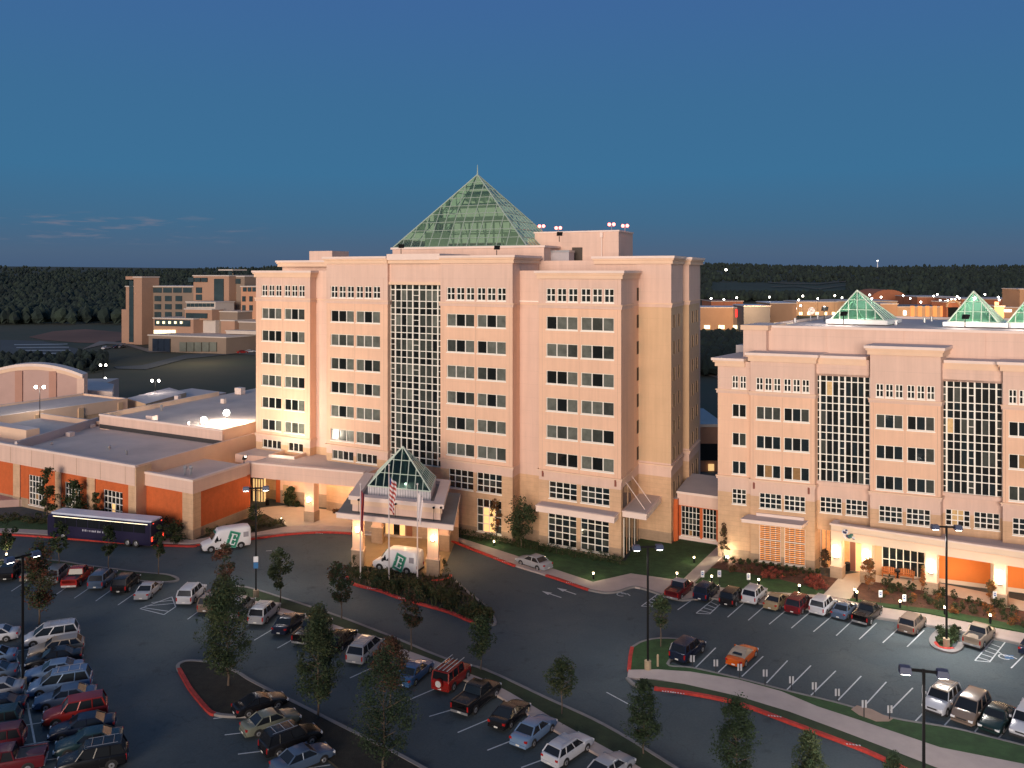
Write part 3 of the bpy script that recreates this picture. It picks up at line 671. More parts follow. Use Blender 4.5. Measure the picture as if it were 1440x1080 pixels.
# ================================================================ ENTRANCE PAVILION
V=Frame(617.8,812.8,-2700,715)
pv=empty('entrance_pavilion',V.P(-5,4,0),'entrance pavilion over the drive with tan columns, pink roof and small glass pyramid','entrance pavilion')
zc=V.Z(744.5,0,-.8); 
cl,cr=V.S(473,-1.2),V.S(637.5,-1.2)
bt=V.T(649.5,cr)  # depth of the canopy's right edge
zcan=V.Z(738.6,cr,-1.2); bt=13.2
w=MB(); w.fbox(V,cl,cr,-1.2,bt,zcan-.62,zcan-.1,CAP,mat('grey_canopy_roof',(.20,.21,.205),.8,.12,.5)); w.fbox(V,cl-.1,cr+.1,-1.3,-1.0,zcan-.098,zcan+.02,CAP)
w.build('canopy_roof',pv)
ul,ur=V.S(495.5,.2),V.S(619.5,.2); zu=V.Z(708,ur,.2); ub=11.6
w=MB(); w.fbox(V,ul,ur,.2,ub,zcan+.003,zu-.5,PINK,mat('inner_roof',(.24,.24,.24),.8,.1,.5))
for a0,a1,b0,b1 in((ul-.45,ur+.45,-.25,.9),(ul-.45,ul+.9,.901,ub),(ur-.9,ur+.45,.901,ub),(ul+.901,ur-.901,ub-.9,ub)):
    w.fbox(V,a0,a1,b0,b1,zu-.498,zu,CAP); 
w.fbox(V,ul-.2,ur+.2,-.02,.198,zu-1.1,zu-.5,CORN)
w.build('parapet_block',pv)
gb0,gb1=V.S(517.5,2.3),V.S(605.5,2.3); gz0=V.Z(697,gb0,2.3)-.3; gz1=V.Z(687,(gb0+gb1)/2,2.3)
w=MB(); w.fbox(V,gb0,gb1,2.3,9.6,zu-.5,gz1,mat('ribbed_curb',(.62,.58,.6),.6,.15,2)); 
for k in range(24): x=gb0+(gb1-gb0)*(k+.5)/24; w.fbox(V,x-.04,x+.04,2.24,2.3,zu-.3,gz1-.05,STEEL)
w.build('pyramid_curb',pv)
ap=V.P((gb0+gb1)/2,5.95); ap=Vector(((566.5-CX)*ap.y/FP,ap.y,EYE-(628-HY)*ap.y/FP))
GLP2=glassmat('teal_pyramid_glass',(.10,.17,.14),.4,.06)
pyramid(pv,[V.P(gb0,2.3,gz1),V.P(gb1,2.3,gz1),V.P(gb1,9.6,gz1),V.P(gb0,9.6,gz1)],ap,(8,8),3,.06,FRMW,GLP2)
w=MB(); zc0=zcan-.62
COLS=[(V.S(495.6,0),0),(V.S(601,0),0),(V.S(495.6,0)+1,9.5),(V.S(601,0)+.6,9.5)]
for (a,t) in COLS:
    w=MB(); w.fbox(V,a,a+1.4,t,t+1.4,2.15,zc0,PEACH); w.fbox(V,a-.12,a+1.52,t-.12,t+1.52,0,2.05,BASE); w.fbox(V,a-.18,a+1.58,t-.18,t+1.58,2.053,2.15,CORN); w.build('column',pv)
for a in (COLS[0][0]+.7,COLS[1][0]+.7): sconce(pv,V,a,-.05,4.65,150)
w=MB(); w.fbox(V,cl+.3,cr-.3,bt+.4,bt+.8,0,zc0,PEACH); w.fbox(V,cl+.3,cr-.3,bt+.3,bt+.398,0,2.0,BASE); w.build('lobby_wall',pv)
w=MB()
for a,b,m in((.28,.36,LITW),(.36,.42,GLD),(.42,.47,LITW)): w.fbox(V,cl+(cr-cl)*a,cl+(cr-cl)*b,bt+.2,bt+.29,.05,3.2,m)
w.build('lobby_glazing',pv)
w=MB(); a=V.S(571,bt); w.fbox(V,a,a+.9,bt+.15,bt+.29,.1,2.5,mat('brown_door',(.22,.08,.04),.5,.1)); w.build('lobby_door',pv)
for a,t in((cl+4,3),(cl+8.5,3),(cl+4,8),(cl+8.5,8),(cr-1.5,5)): light('POINT',V.P(a,t,zc0-.6),260,WARM,'ceiling_light',.2,pv)
light('POINT',V.P((gb0+gb1)/2+.6,4.2,gz1+.7),60,(1,.95,.8),'pyramid_light',.2,pv)
k=MB(); k.sphere(V.P((gb0+gb1)/2+.8,3.2,gz1+.4),.16,BULBW); k.build('pyramid_lamp',pv)
w=MB()
for px,py in((504,703),(556,709),(609.7,714),(620,714)): 
    a=V.S(px,-.5); z=V.Z(py,a,-.5); w.tube(V.P(a,-.5,zcan),V.P(a,-.5,z),.03,n=5,m=BLK); w.sphere(V.P(a,-.5,z),.14,BLK)
w.build('roof_spotlights',pv)
# ================================================================ RIGHT HOTEL BUILDING
Q=Frame(1009.5,784,-2080,1640)
rb=empty('suites_building',Q.P(20,8,0),'lower peach hotel building at right with two black glass bays and green roof pyramids','hotel')
U=Q.u; INV=Vector((-Q.u.y,Q.u.x)); INSQ=Vector((-Q.v.y,Q.v.x))
QP0,QP1,QP2,QP3=0,-.7,.35,-1.1
zr=lambda py,px=1063.3,t=QP1: Q.Z(py,Q.S(px,t),t)
rt=[zr(571.1),zr(612),zr(652.4)]; hh=1.62
QR=[(z-hh,z) for z in rt]; QR1=(zr(548.5),zr(530.8)); QG=(zr(713.6),zr(692.3))
zcourse=zr(556,1063); zband=zr(679,1063)
zq=[(1.3,BASE),(zband-1.6,TAN),(zband+.3,PINK),(zcourse,PEACH),(60,PINK)]
QW=[]
wl=MB()
def qbay(xl,xr,t,ops,top,back=3,zones=zq,side=True,zlo=0):
    l,r=Q.S(xl,t),Q.S(xr,t)
    if zlo: wl.fbox(Q,l,r,t+.01,t+back,zlo-.02,zlo+.1,CORN)
    wall(wl,Q.P(l,t).xy,Q.u,INV,r-l,zlo,top,[(a-l,b-l,c,d) for a,b,c,d in ops],zones)
    if side:
        wall(wl,Q.P(r,t).xy,Q.v,-Q.u,back,zlo,top,[],zones); wall(wl,Q.P(l,t+back).xy,-Q.v,Q.u,back,zlo,top,[],zones)
    return l,r
def qrows(t,pairs,nx,small,grids):
    ops=[]
    for pi,(xa,xb) in enumerate(pairs):
        a,b=Q.S(xa,t),Q.S(xb,t)
        for c,d in QR: ops.append((a,b,c,d)); QW.append((a,t,b-a,d-c,c,nx,1,('q',nx,random.randint(0,5)),.08))
        n=small; g=.22; w=(b-a-g*(n-1))/n
        for k in range(n):
            s=a+k*(w+g); ops.append((s,s+w,*QR1)); QW.append((s,t,w,QR1[1]-QR1[0],QR1[0],2,2,('qs',(k+pi)%4),.08))
    for xa,xb in grids:
        a,b=Q.S(xa,t),Q.S(xb,t); ops.append((a,b,*QG)); QW.append((a,t,b-a,QG[1]-QG[0],QG[0],4 if nx==3 else 3,3,('qg',random.randint(0,3)),.07))
    return ops
zt0=zr(503,1020,0); zt1=zr(497,1100); zt2=zr(500,1185,QP2); zt3=Q.Z(487,Q.S(1270,QP3),QP3); zt4=zt2; zt5=zt1
o=qrows(QP0,[(1029.5,1049.3)],2,2,[(1029.5,1049.3)]); qbay(1009.5,1055.3,QP0,o,zt0-.4,back=20)
lit1=(1067.9,1098.0),(1103,1132.4)
o=qrows(QP1,[(1063.3,1097.8),(1102.2,1138.2)],3,3,[(1067.9,1099),(1102.6,1132.4)])
LZ=(.5,4.9)
for a,b in lit1: o.append((Q.S(a,QP1),Q.S(b,QP1),*LZ))
qbay(1055.3,1145.6,QP1,o,zt1-.4)
# atrium bays: wall below glass
def atrium(xl,xr,ztop,zbot,grids,warm):
    l,r=Q.S(xl,QP2),Q.S(xr,QP2); L=r-l
    ops=[(Q.S(a,QP2)-l,Q.S(b,QP2)-l,*QG) for a,b in grids]
    wall(wl,Q.P(l,QP2).xy,Q.u,INV,L,4.9,zbot,ops,zq); wl.fbox(Q,l,r,QP2+.01,QP2+1.4,4.88,5.0,CORN)
    wall(wl,Q.P(l,QP2-.35).xy,Q.u,INV,L,ztop,zt2-.4,[],[(60,PINK)])
    wl.fbox(Q,l,r,QP2-.35,QP2+.3,ztop-.02,ztop+.2,PINK); wl.fbox(Q,l,r,QP2-.3,QP2+.1,zbot-.5,zbot,PINK)
    for a,b in grids:
        sa,sb=Q.S(a,QP2),Q.S(b,QP2); QW.append((sa,QP2,sb-sa,QG[1]-QG[0],QG[0],4,3,('qg',9 if a==1329.8 else random.randint(0,3)),.07))
    c=MB(); f=MB(); rr=random.Random(int(xl)); xs=[.004,.10,.215,.33,.445,.555,.67,.785,.90,.996]
    z=ztop; lv=[(ztop,ztop-.7,'d')]; z-=.7
    while z>zbot+.8:
        lv+=[(z,z-1.72,'w'),(z-1.72,z-2.62,'d'),(z-2.62,z-3.53,'d')]; z-=3.53
    lv=[(h,max(lo,zbot),ty) for h,lo,ty in lv if h>zbot+.05]
    for li,(h,lo,ty) in enumerate(lv):
        for i in range(9):
            m=GLD if rr.random()<.7 else GLB
            if ty=='w' and rr.random()<.12: m=GLG2
            if (li,i) in warm: m=LTC
            c.fbox(Q,l+L*xs[i],l+L*xs[i+1],QP2+.1,QP2+.12,lo,h,m)
        f.fbox(Q,l,r,QP2-.02,QP2+.1,lo-.05,lo+.04,WHITEF)
        if ty=='w':
            for i in(0,4,8): f.fbox(Q,l+L*xs[i],l+L*xs[i+1],QP2-.01,QP2+.09,(h+lo)/2-.04,(h+lo)/2+.04,WHITEF)
    for i in range(10):
        x=l+L*xs[i]; w=.085 if i in(1,4,5,8) else .05; f.fbox(Q,x-w,x+w,QP2-.05,QP2+.105,zbot,ztop,WHITEF)
    o=c.build('curtain_wall',rb); q=f.build('mullion_grid',None); q.parent=o
za0=Q.Z(527,Q.S(1148,QP2),QP2); zb0=Q.Z(675.2,Q.S(1148,QP2),QP2)
atrium(1145.7,1223.6,za0,zb0,[(1153.2,1183.8),(1189.3,1220.3)],{(1,2)})
atrium(1322.8,1410,za0,zb0,[(1329.8,1364.3),(1369.8,1405.9)],{(4,1)})
o=qrows(QP3,[(1231.8,1269.9),(1275.7,1314.6)],3,3,[(1236.2,1269.1),(1274.6,1308.4)]); qbay(1223.6,1322.8,QP3,o,zt3-.4,zlo=4.9)
o=qrows(QP1,[(1418.7,1460),(1467,1508)],3,3,[(1424,1462),(1470,1505)]); qbay(1410,1520,QP1,o,zt5-.4,zlo=4.9)
qend=Q.S(1520,QP1)
wl.fbox(Q,.3,qend,1.5,20,0,zt0-.5,PINK,ROOFM)
# set back top storey
su0=Q.S(1047,2.6); zs=Q.Z(457.4,Q.S(1079,2.6),2.6)
wl.fbox(Q,Q.S(1081,3.0),qend,3.0,32,zt0-.5,zs-.3,PINK,ROOFL); wl.fbox(Q,su0,Q.S(1077.5,2.2),2.2,8,zt0-.5,zs-.2,PINK,ROOFL); wl.fbox(Q,su0+2.0,Q.S(1081,3.0)-.02,6,32,zt0-.5,zs-.32,PINK,ROOFL)
for k in range(8):
    s=Q.S(1162,3)+k*8.6; wl.fbox(Q,s,s+.09,2.93,2.998,zt0,zs-.35,PINK)
def qcourse(l,r,t,b,z,h=.35,o_=.13): wl.fbox(Q,l-o_,r+o_,t-o_,t+b,z,z+h,PINK); wl.fbox(Q,l-o_-.08,r+o_+.08,t-o_-.08,t+b,z+h+.003,z+h+.14,CORN)
for xl,xr,t,b in((1009.5,1055.3,0,19),(1055.3,1145.6,QP1,1),(1223.6,1322.8,QP3,1.4),(1410,1520,QP1,1)):
    l,r=Q.S(xl,t),Q.S(xr,t); qcourse(l,r,t,b,zcourse); qcourse(l,r,t,b,zband,.3)
for px,t in((1100,QP1),(1272.7,QP3),(1140.5,QP1),(1059,QP1),(1228,QP3),(1318.5,QP3),(1414,QP1)):
    s=Q.S(px,t); wl.fbox(Q,s-.025,s+.025,t-.006,t-.001,zband+.5,zcourse-.1,JT)
wl.build('wall',rb)
c=MB()
cornice(c,Q,Q.S(1009.5,0),Q.S(1055.3,0)-.6,0,19.5,zt0,out=.6,right=False)
cornice(c,Q,Q.S(1055.3,QP1),Q.S(1145.6,QP1),QP1,3,zt1,out=.5)
cornice(c,Q,Q.S(1146.5,QP2-.3)+.3,Q.S(1222.5,QP2-.3)-.3,QP2-.3,3,zt1-.1,out=.3,left=False,right=False)
cornice(c,Q,Q.S(1223.6,QP3),Q.S(1322.8,QP3),QP3,3.02,zt3,out=.55)
cornice(c,Q,Q.S(1323.5,QP2-.3)+.3,Q.S(1409,QP2-.3)-.3,QP2-.3,3,zt1-.1,out=.3,left=False,right=False)
cornice(c,Q,Q.S(1410,QP1),qend,QP1,3,zt1,out=.5)
c.fbox(Q,Q.S(1081,3.0)+.4,qend+.2,2.85,3.3,zs-.298,zs,CAP); c.fbox(Q,su0-.25,Q.S(1077.5,2.2)+.3,1.95,8.2,zs-.6,zs+.0,CORN,CAP); c.fbox(Q,su0+1.8,su0+2.1,8.2,32,zs-.28,zs+.05,CAP); c.fbox(Q,su0+2.1,qend,31.7,32.1,zs-.28,zs+.05,CAP)
c.build('cornice',rb)
for (a,t,w,h,z,nx,nz,key,fw) in QW:
    seed=sum(ord(ch) for ch in str(key))*13
    pk=picksd(seed,.02)
    if key==('qg',9): pk=lambda i,j:(LTC if i in(1,2) and not(i==2 and j==0) else GLD)
    if key[0]=='q' and key[1]==3:
        rr=random.Random(seed); cc=[rr.choice([GLD,GLB,GLD,GLG2]) for _ in range(3)]
        if seed%5==0: cc[1]=GLW
        pk=(lambda cc:(lambda i,j:cc[i]))(cc)
    add_window(rb,Q.P(a,t).xy,Q.rot,w,h,z,nx,nz,key,pk,fw)
for xa,xb in lit1:
    a,b=Q.S(xa,QP1),Q.S(xb,QP1); pk=lambda i,j:LITO
    o=add_window(rb,Q.P(a,QP1).xy,Q.rot,b-a,LZ[1]-LZ[0],LZ[0],4,5,('qlit',),pk,.05,'tall window with glowing orange wooden blinds')
    s=MB()
    for k in range(18): z=LZ[0]+.1+k*.24; s.fbox(Q,a+.08,b-.08,QP1+.08,QP1+.16,z,z+.09,mat('wood_slat',(.20,.08,.035),.6,.2,3))
    q=s.build('blind_slats',None); q.parent=rb; q.location=-wloc(rb)
for px,py in((1060.5,682.5),(1137.5,690)):
    s=Q.S(px,QP1); z=Q.Z(py,s,QP1); w=MB(); w.fbox(Q,s-.1,s+.1,QP1-.14,QP1-.003,z-.4,z+.4,MATS['rust_fitting']); w.build('wall_fitting',rb)
# canopy over the blinds windows
ca0,ca1=Q.S(1044,QP1-2),Q.S(1127.5,QP1-2.2)
w=MB(); zca=Q.Z(728.6,ca0,QP1-2.1); w.fbox(Q,ca0,ca1,QP1-2.3,QP1-.02,zca-.45,zca-.1,CAP,ROOFL); w.fbox(Q,ca0-.08,ca1+.08,QP1-2.4,QP1-.025,zca-.098,zca,CAP,ROOFL); w.fbox(Q,ca0+1,ca1-.4,QP1-.3,QP1-.028,zca+.003,zca+.35,CAP); w.build('canopy',rb)
# pier + lit opening right of it
w=MB(); a,b=Q.S(1155.7,1.3),Q.S(1168.3,1.3); w.fbox(Q,a,b,1.3,1.42,.2,4.6,LITO)
for k in range(3): x=a+k*(b-a)/2; w.fbox(Q,x-.04,x+.04,1.2,1.295,.2,4.6,BASE)
w.build('lit_side_window',rb)
# ---------------- porch
QPP=Frame(1168.5,813.5,-1300,1640)
pr=empty('porch',QPP.P(10,2,0),'long cream porch with glowing square columns along the right hotel building','porch')
pe=QPP.S(1500,0)
zp1=QPP.Z(735.6,0,0); zp0=QPP.Z(757.5,0,0)
def back_t(a):  # depth of porch at a, where it meets the building wall
    w_=QPP.P(a,0); s,t=Q.inv(w_); 
    return max(1.5,(QP2-t)*.98)
CRM=mat('cream_fascia',(.74,.58,.44),.75,.04,.4)
w=MB(); w.fbox(QPP,0,pe,0,.5,zp0,zp1-.2,CRM,CAP); w.fbox(QPP,0,.5,.501,back_t(0)-.8,zp0,zp1-.2,CRM,CAP)
w.fbox(QPP,-.12,pe,-.12,.55,zp1-.198,zp1,CAP); w.fbox(QPP,-.12,.52,.551,back_t(0)-.8,zp1-.2,zp1-.003,CAP)
w.fbox(QPP,0,pe,-.06,-.003,zp0+.9,zp0+1.0,CORN)
b0,b1=back_t(0),back_t(pe)
qd=[QPP.P(.5,.5),QPP.P(pe,.5),QPP.P(pe,b1),QPP.P(.5,b0)]; w.quadbox([(p.x,p.y) for p in qd],zp0+.7,zp1-.5,CRM,ROOFL)
w.build('roof',pr)
pcs=[(1168.5,1183.5),(1210.7,1221.5),(1301,1314.8),(1397,1408.5),(1490,1503)]
for i,(x0,x1) in enumerate(pcs):
    a=QPP.S(x0,.0)+.02; b=a+1.15; w=MB(); w.fbox(QPP,a,b,.02,1.1,1.55,zp0,CRM); w.fbox(QPP,a-.1,b+.1,-.08,1.2,0,1.5,BASE); w.fbox(QPP,a-.12,b+.12,-.1,1.22,1.503,1.55,CORN); w.build('column',pr)
    k=MB(); k.fbox(QPP,(a+b)/2-.2,(a+b)/2+.2,-.2,-.0,2.6,4.0,BULB); k.fbox(QPP,(a+b)/2-.24,(a+b)/2+.24,-.24,0.0,2.5,2.598,BLK); k.build('wall_lamp',pr)
    light('POINT',QPP.P((a+b)/2,-.8,3.3),130,WARM,'wall_lamp_light',.2,pr); light('POINT',QPP.P((a+b)/2+1.2,1.9,3.6),120,WARM,'wall_lamp_light',.2,pr)
# back wall of the porch: entrance, storefront, orange panels
BT=1.48
def bw(xa,xb,z0,z1,m,mb,off=0,th=.15):
    a,b=Q.S(xa,BT),Q.S(xb,BT); mb.fbox(Q,a,b,BT-th-off,BT-off,z0,z1,m)
w=MB(); bw(1146,1520,0,5.2,CRM,w,0,.03); bw(1169,1185,0,5.2,YEL,w,.03,.03); bw(1214,1240,0,5.2,YEL,w,.03,.08); bw(1301.5,1319.5,0,5.2,CRM,w,.03); bw(1393.5,1412.5,0,5.2,CRM,w,.03); w.build('back_wall',pr)
ORP=mat('bright_orange_panel',(.72,.20,.035),.8,.06,.6)
w=MB(); bw(1320.2,1392.8,.5,4.7,ORP,w,.03,.08); w.build('orange_wall_panel',pr); w=MB(); bw(1413.2,1500,.5,4.7,ORP,w,.03,.08); w.build('orange_wall_panel',pr)
w=MB(); bw(1241.3,1300.7,.3,4.7,GLB,w,.03,.05)
f=MB()
for k in range(7): a=Q.S(1241.3,BT); b=Q.S(1300.7,BT); x=a+(b-a)*k/6; f.fbox(Q,x-.05,x+.05,BT-.17,BT-.085,.3,4.7,WHITEF)
for z in(.3,2.0,3.9,4.66): f.fbox(Q,a,b,BT-.18,BT-.09,z-.04,z+.04,WHITEF)
o=w.build('storefront_glass',pr); q=f.build('mullion_grid',None); q.parent=o
w=MB(); bw(1196,1203,.1,3.6,mat('brown_door2',(.20,.07,.04),.5,.1),w,.05); w.build('entrance_door',pr)
w=MB(); bw(1204,1212,.1,3.4,LITW,w,.05,.04); bw(1186.5,1195,.1,3.6,LITO,w,.06,.04); w.build('lit_door_glass',pr)
# blue and green emblem on the fascia
def fas(px,py,off=.08): a=QPP.S(px,-off); return a,QPP.Z(py,a,-off)
LB=mat('sign_blue',(.03,.035,.12),.5,0); LG=mat('sign_green',(.05,.16,.14),.5,0); LW=mat('sign_white',(.8,.8,.85),.5,0)
sg=MB()
def stroke(pts,m,wd=.09,off=.1):
    P=[QPP.P(*(lambda q:(q[0],-off,q[1]))(fas(x,y,off))) for x,y in pts]
    for a,b in zip(P,P[1:]): sg.tube(a,b,wd,n=5,m=m)
stroke([(1184.5,748.5),(1186,746.2),(1189.5,745.2),(1192,747.5),(1190,750.5),(1186.5,751),(1184.5,748.5)],LW,.1)
stroke([(1185.3,748),(1190.5,749.8)],LB,.14,.16); stroke([(1189,745.6),(1191.5,746)],LB,.1,.16)
stroke([(1186.5,752.5),(1188,755.5),(1190,757)],LW,.09); stroke([(1190.5,752.5),(1192,755),(1195,756.3)],LB,.13,.14)
stroke([(1193,754.5),(1195.5,753.2),(1198,753.2),(1197.8,750.5)],LG,.17); stroke([(1193.5,755.4),(1198,754.8)],LG,.17)
stroke([(1196.5,756.5),(1198.5,755.2),(1200,756.4),(1202.3,757.2)],LW,.1); stroke([(1199,757.6),(1202,758)],LB,.08)
sg.build('fascia_emblem',pr)
# ---------------- roof pyramids
GLP3=glassmat('bright_green_glass',(.34,.58,.45),.4,.1); FRM3=mat('green_frame',(.10,.30,.20),.5,0)
zb=zs+.05
for i,(x0,x1,ya,xa) in enumerate(((1168.5,1243.6,408,1205.3),(1333,1403.4,409.5,1369.1),(1416,1488,411,1452))):
    t=12.5; a0,a1=Q.S(x0,t),Q.S(x1,t); d=a1-a0
    curb=MB(); curb.fbox(Q,a0-.5,a1+.5,t-.5,t+d+.5,zb-.2,zb+.35,mat('white_curb',(.8,.8,.78),.6,.05)); curb.build('skylight_curb',rb)
    c_=Q.P((a0+a1)/2,t+d/2); ap=Vector(((xa-CX)*c_.y/FP,c_.y,EYE-(ya-HY)*c_.y/FP))
    pyramid(rb,[Q.P(a0,t,zb+.36),Q.P(a1,t,zb+.36),Q.P(a1,t+d,zb+.36),Q.P(a0,t+d,zb+.36)],ap,(6,6),3,.055,MATS['pale_steel_frame'],GLP3)
    light('POINT',Q.P((a0+a1)/2,t+d/2,zb+1.2),150,(.95,1,.9),'skylight_light',.08,rb)
    light('POINT',Q.P((a0+a1)/2-1,t-2.2,zb+1.1),260,WHI,'skylight_light',.3,rb)
def Qpt(px,t,z): return Q.P(Q.S(px,t),t,z)
floodlight(Qpt(1186,8.5,zb),'black floodlight before the left green roof pyramid of the right building',-1.2,h=1.0)
floodlight(Qpt(1357,8.5,zb),'black floodlight before the second green roof pyramid of the right building',-1.2,h=.9)
e=floodlight(Qpt(1159,13,zb),'lit white floodlight on the right roof left of the first green pyramid',-1.2,lit=True,h=1.4,br=.3); light('POINT',Qpt(1159,12,zb+1.9),260,WHI,'floodlight_light',.3,e)
ds=empty('satellite_dish',Qpt(1140,15,zb),'small white satellite dish on the right building roof','dish'); k=MB(); p=Qpt(1140,15,zb); k.tube(p,p+Vector((0,0,1.1)),.07,n=6,m=STEEL); k.build('mast',ds)
k=MB(); c=p+Vector((0,-.2,1.35))
for r0,r1,d0,d1 in((0,.25,0,.04),(.25,.5,.04,.15)):
    for j in range(12):
        a,b=2*math.pi*j/12,2*math.pi*(j+1)/12; f=lambda r,d,t:(c.x+r*math.cos(t),c.y-d,c.z+r*math.sin(t)); k.face([f(r0+.001,d0,a),f(r1,d1,a),f(r1,d1,b),f(r0+.001,d0,b)],ROOFM)
k.build('dish',ds)
rv=MB(); 
for px,t in((1118,9),(1150,20),(1260,9),(1300,16),(1310,20),(1420,8)): p=Qpt(px,t,zb); rv.tube(p,p+Vector((0,0,.6)),.18,n=8,m=STEEL)
rv.build('roof_vents',rb)
rv=MB(); s=Q.S(1048,3); rv.fbox(Q,Q.S(1035,9),Q.S(1046,9),9,11,zt0-.4,zt0+.9,MATS['grey_unit']); rv.build('roof_unit',rb)
# benches on the porch
def bench(px,lab):
    q=Q.P(Q.S(px,.4),.4,.19); e=empty('bench',q,lab,'bench','orange wooden benches on the porch',QPP.rot)
    WD=mat('orange_wood',(.50,.17,.05),.6,.15,3)
    s=MB(); 
    for k in range(4): s.box(-.8,.8,-.28+k*.15,-.16+k*.15,.40,.45,WD)
    s.build('seat',e,loc=(0,0,0)); s=MB()
    for k in range(9):
        x=-.78+k*.195; h=.92+.22*math.cos((k-4)/4*1.2); s.box(x-.07,x+.07,.33,.37,.46,h,WD)
    s.box(-.8,.8,.36,.40,.55,.63,WD); s.build('backrest',e,loc=(0,0,0))
    for x in(-.72,.72):
        for y in(-.25,.33): s=MB(); s.box(x-.04,x+.04,y-.04,y+.04,0,.398,WD); s.build('leg',e,loc=(0,0,0))
        s=MB(); s.box(x-.05,x+.05,-.3,.3,.62,.67,WD); s.build('armrest',e,loc=(0,0,0))
bench(1250.5,'left orange wooden bench before the dark storefront'); bench(1274.5,'right orange wooden bench before the dark storefront')
def bin_(p,lab):
    e=empty('litter_bin',p,lab,'bin'); k=MB(); k.tube((0,0,0),(0,0,.9),.28,.3,12,BLK); k.build('bin_body',e,loc=(0,0,0)); k=MB(); k.tube((0,0,.9),(0,0,1.0),.32,.22,12,MATS['dark_flashing']); k.build('lid',e,loc=(0,0,0))
bin_(Q.P(Q.S(1262,.6),.6,.19),'black bin between the two orange benches'); bin_(Q.P(Q.S(1192,.9),.9,.19),'black bin beside the lit porch entrance'); bin_(N4.P(N4.S(376,5.6),5.6,.06),'black bin beside the lit doors of the brick wing')
# floodlights on the convention wing roof (the two bright lamps)
for px,py,lab in((287,598,'left one of two blazing white floodlights on the convention wing roof'),(319,584,'right one of two blazing white floodlights on the convention wing roof')):
    t=t3+3 if px<300 else t3+10; s=M.S(px,t); z=M.Z(py,s,t); e=floodlight(M.P(s,t,z3-.5),lab,-.6,lit=True,h=max(.6,z-z3+.2)); 
    light('POINT',M.P(s,t-.6,z+.3),3200,(1,.9,.75),'floodlight_light',.4,e); light('POINT',M.P(s+5,t-1,z+.5),2600,(1,.88,.66),'floodlight_light',.4,e)
floodlight(M.P(a2+.1,t2p+dd-.5,ztop2),'black floodlight on the low pink roof beside the covered walk',0,h=.5)
def aimed(frm,to,pw,col,ang,parent,nm='floodlight_beam'):
    l=light('SPOT',frm,pw,col,nm,.3,parent,ang); l.data.spot_blend=1.0; l.rotation_euler=(Vector(frm)-Vector(to)).to_track_quat('Z','Y').to_euler(); return l
fl0=M.P(a2+.6,t2p+dd-.8,ztop2+1.0)
aimed(fl0,M.P(M.S(440,0),0,17),7500,(1,.88,.68),120,pod); aimed(M.P(M.S(385,-6),-6,8.3),M.P(M.S(395,0),0,14),2600,(1,.86,.6),110,pod)
vn=empty('roof_vent',M.P(M.S(264,t2p+3),t2p+3,ztop2-.6),'twin round steel vents on the low corner roof','vent')
for d in(-.35,.45): k=MB(); k.tube((d,0,0),(d,0,.9),.16,n=8,m=STEEL); k.sphere((d,0,1.05),.3,STEEL); k.build('vent_cowl',vn,loc=(0,0,0))
# ================================================================ GROUND
def gp(pts): return [G(x,y).xy for x,y in pts]
def spline(pts,n=5):
    """Catmull-Rom through ground points (world xy)"""
    out=[]; P=[Vector(p) for p in pts]
    for i in range(len(P)-1):
        a=P[max(i-1,0)];b=P[i];c=P[i+1];d=P[min(i+2,len(P)-1)]
        for k in range(n):
            t=k/n; out.append(.5*((2*b)+(c-a)*t+(2*a-5*b+4*c-d)*t*t+(3*b-a-3*c+d)*t**3))
    out.append(P[-1]); return out
def strip(mb,pts,w,z0,z1,m,side=0):
    """kerb-like strip along a polyline of world xy"""
    L=[];Rr=[]
    for i,p in enumerate(pts):
        a=pts[max(i-1,0)]; b=pts[min(i+1,len(pts)-1)]; d=(Vector(b)-Vector(a)); 
        if d.length<1e-6: d=Vector((1,0))
        d.normalize(); n=Vector((-d.y,d.x)); o0=-w/2+side*w/2; L.append(Vector(p)+n*(o0+w)); Rr.append(Vector(p)+n*o0)
    for i in range(len(pts)-1):
        q=[Rr[i],Rr[i+1],L[i+1],L[i]]; mb.quadbox([(v.x,v.y) for v in q],z0,z1,m)
def structure(mb,name): return mb.build(name,kind='structure')
# base terrain: one sheet to the horizon with rising wooded hills far away
def hill(x,y):
    r=math.hypot(x,y); 
    h=0
    if y>520:
        k=min(1,(y-520)/2300); h=47*k**1.15
        h+=6*math.sin(x*.0023+1.1)*k+4*math.sin(x*.006+y*.002)*k
        if x>150: h+=5*k
    return h
tm=MB(); xs=[-6000,-4000,-2800,-2000,-1500,-1100,-800,-600,-450,-300,-150,0,150,300,450,600,800,1100,1500,2000,2800,4000,6000]; ys=[-200,0,60,140,200,260,330,400,460,520,600,700,820,960,1120,1300,1550,1850,2250,2820,3600,5000,9000]
idx={}
for j,y in enumerate(ys):
    for i,x in enumerate(xs): idx[i,j]=len(tm.v); z=hill(x,y)-.06; tm.v.append((x,y,z if y<3000 else min(z,60)))
FIELD=mat('field_ground',(.022,.042,.026),.95,.5,.018,.3,2,col2=(.065,.058,.036))
for j in range(len(ys)-1):
    for i in range(len(xs)-1): tm.f.append((idx[i,j],idx[i+1,j],idx[i+1,j+1],idx[i,j+1])); tm.m.append(tm.mi(FIELD))
structure(tm,'ground')
a=MB(); a.poly([(-150,20),(150,20),(150,150),(-150,185)],-.03,ASPH); structure(a,'asphalt_lot')
# ---- lawns / beds / walks
K=.15
def area(name,px,m,z=K,closed=True,n=0,structure_=True,**kw):
    w=gp(px); 
    if n: w=spline(w+[w[0]],n)[:-1]
    mb=MB(); mb.prism([(p.x,p.y) for p in w],-.03,z,m); return mb.build(name,kind='structure')
def kerb(px,m=KERB,w=.3,h=.17,n=5,name='kerb',z0=-.02):
    mb=MB(); strip(mb,spline(gp(px),n),w,z0,h,m); return mb.build(name,kind='structure')
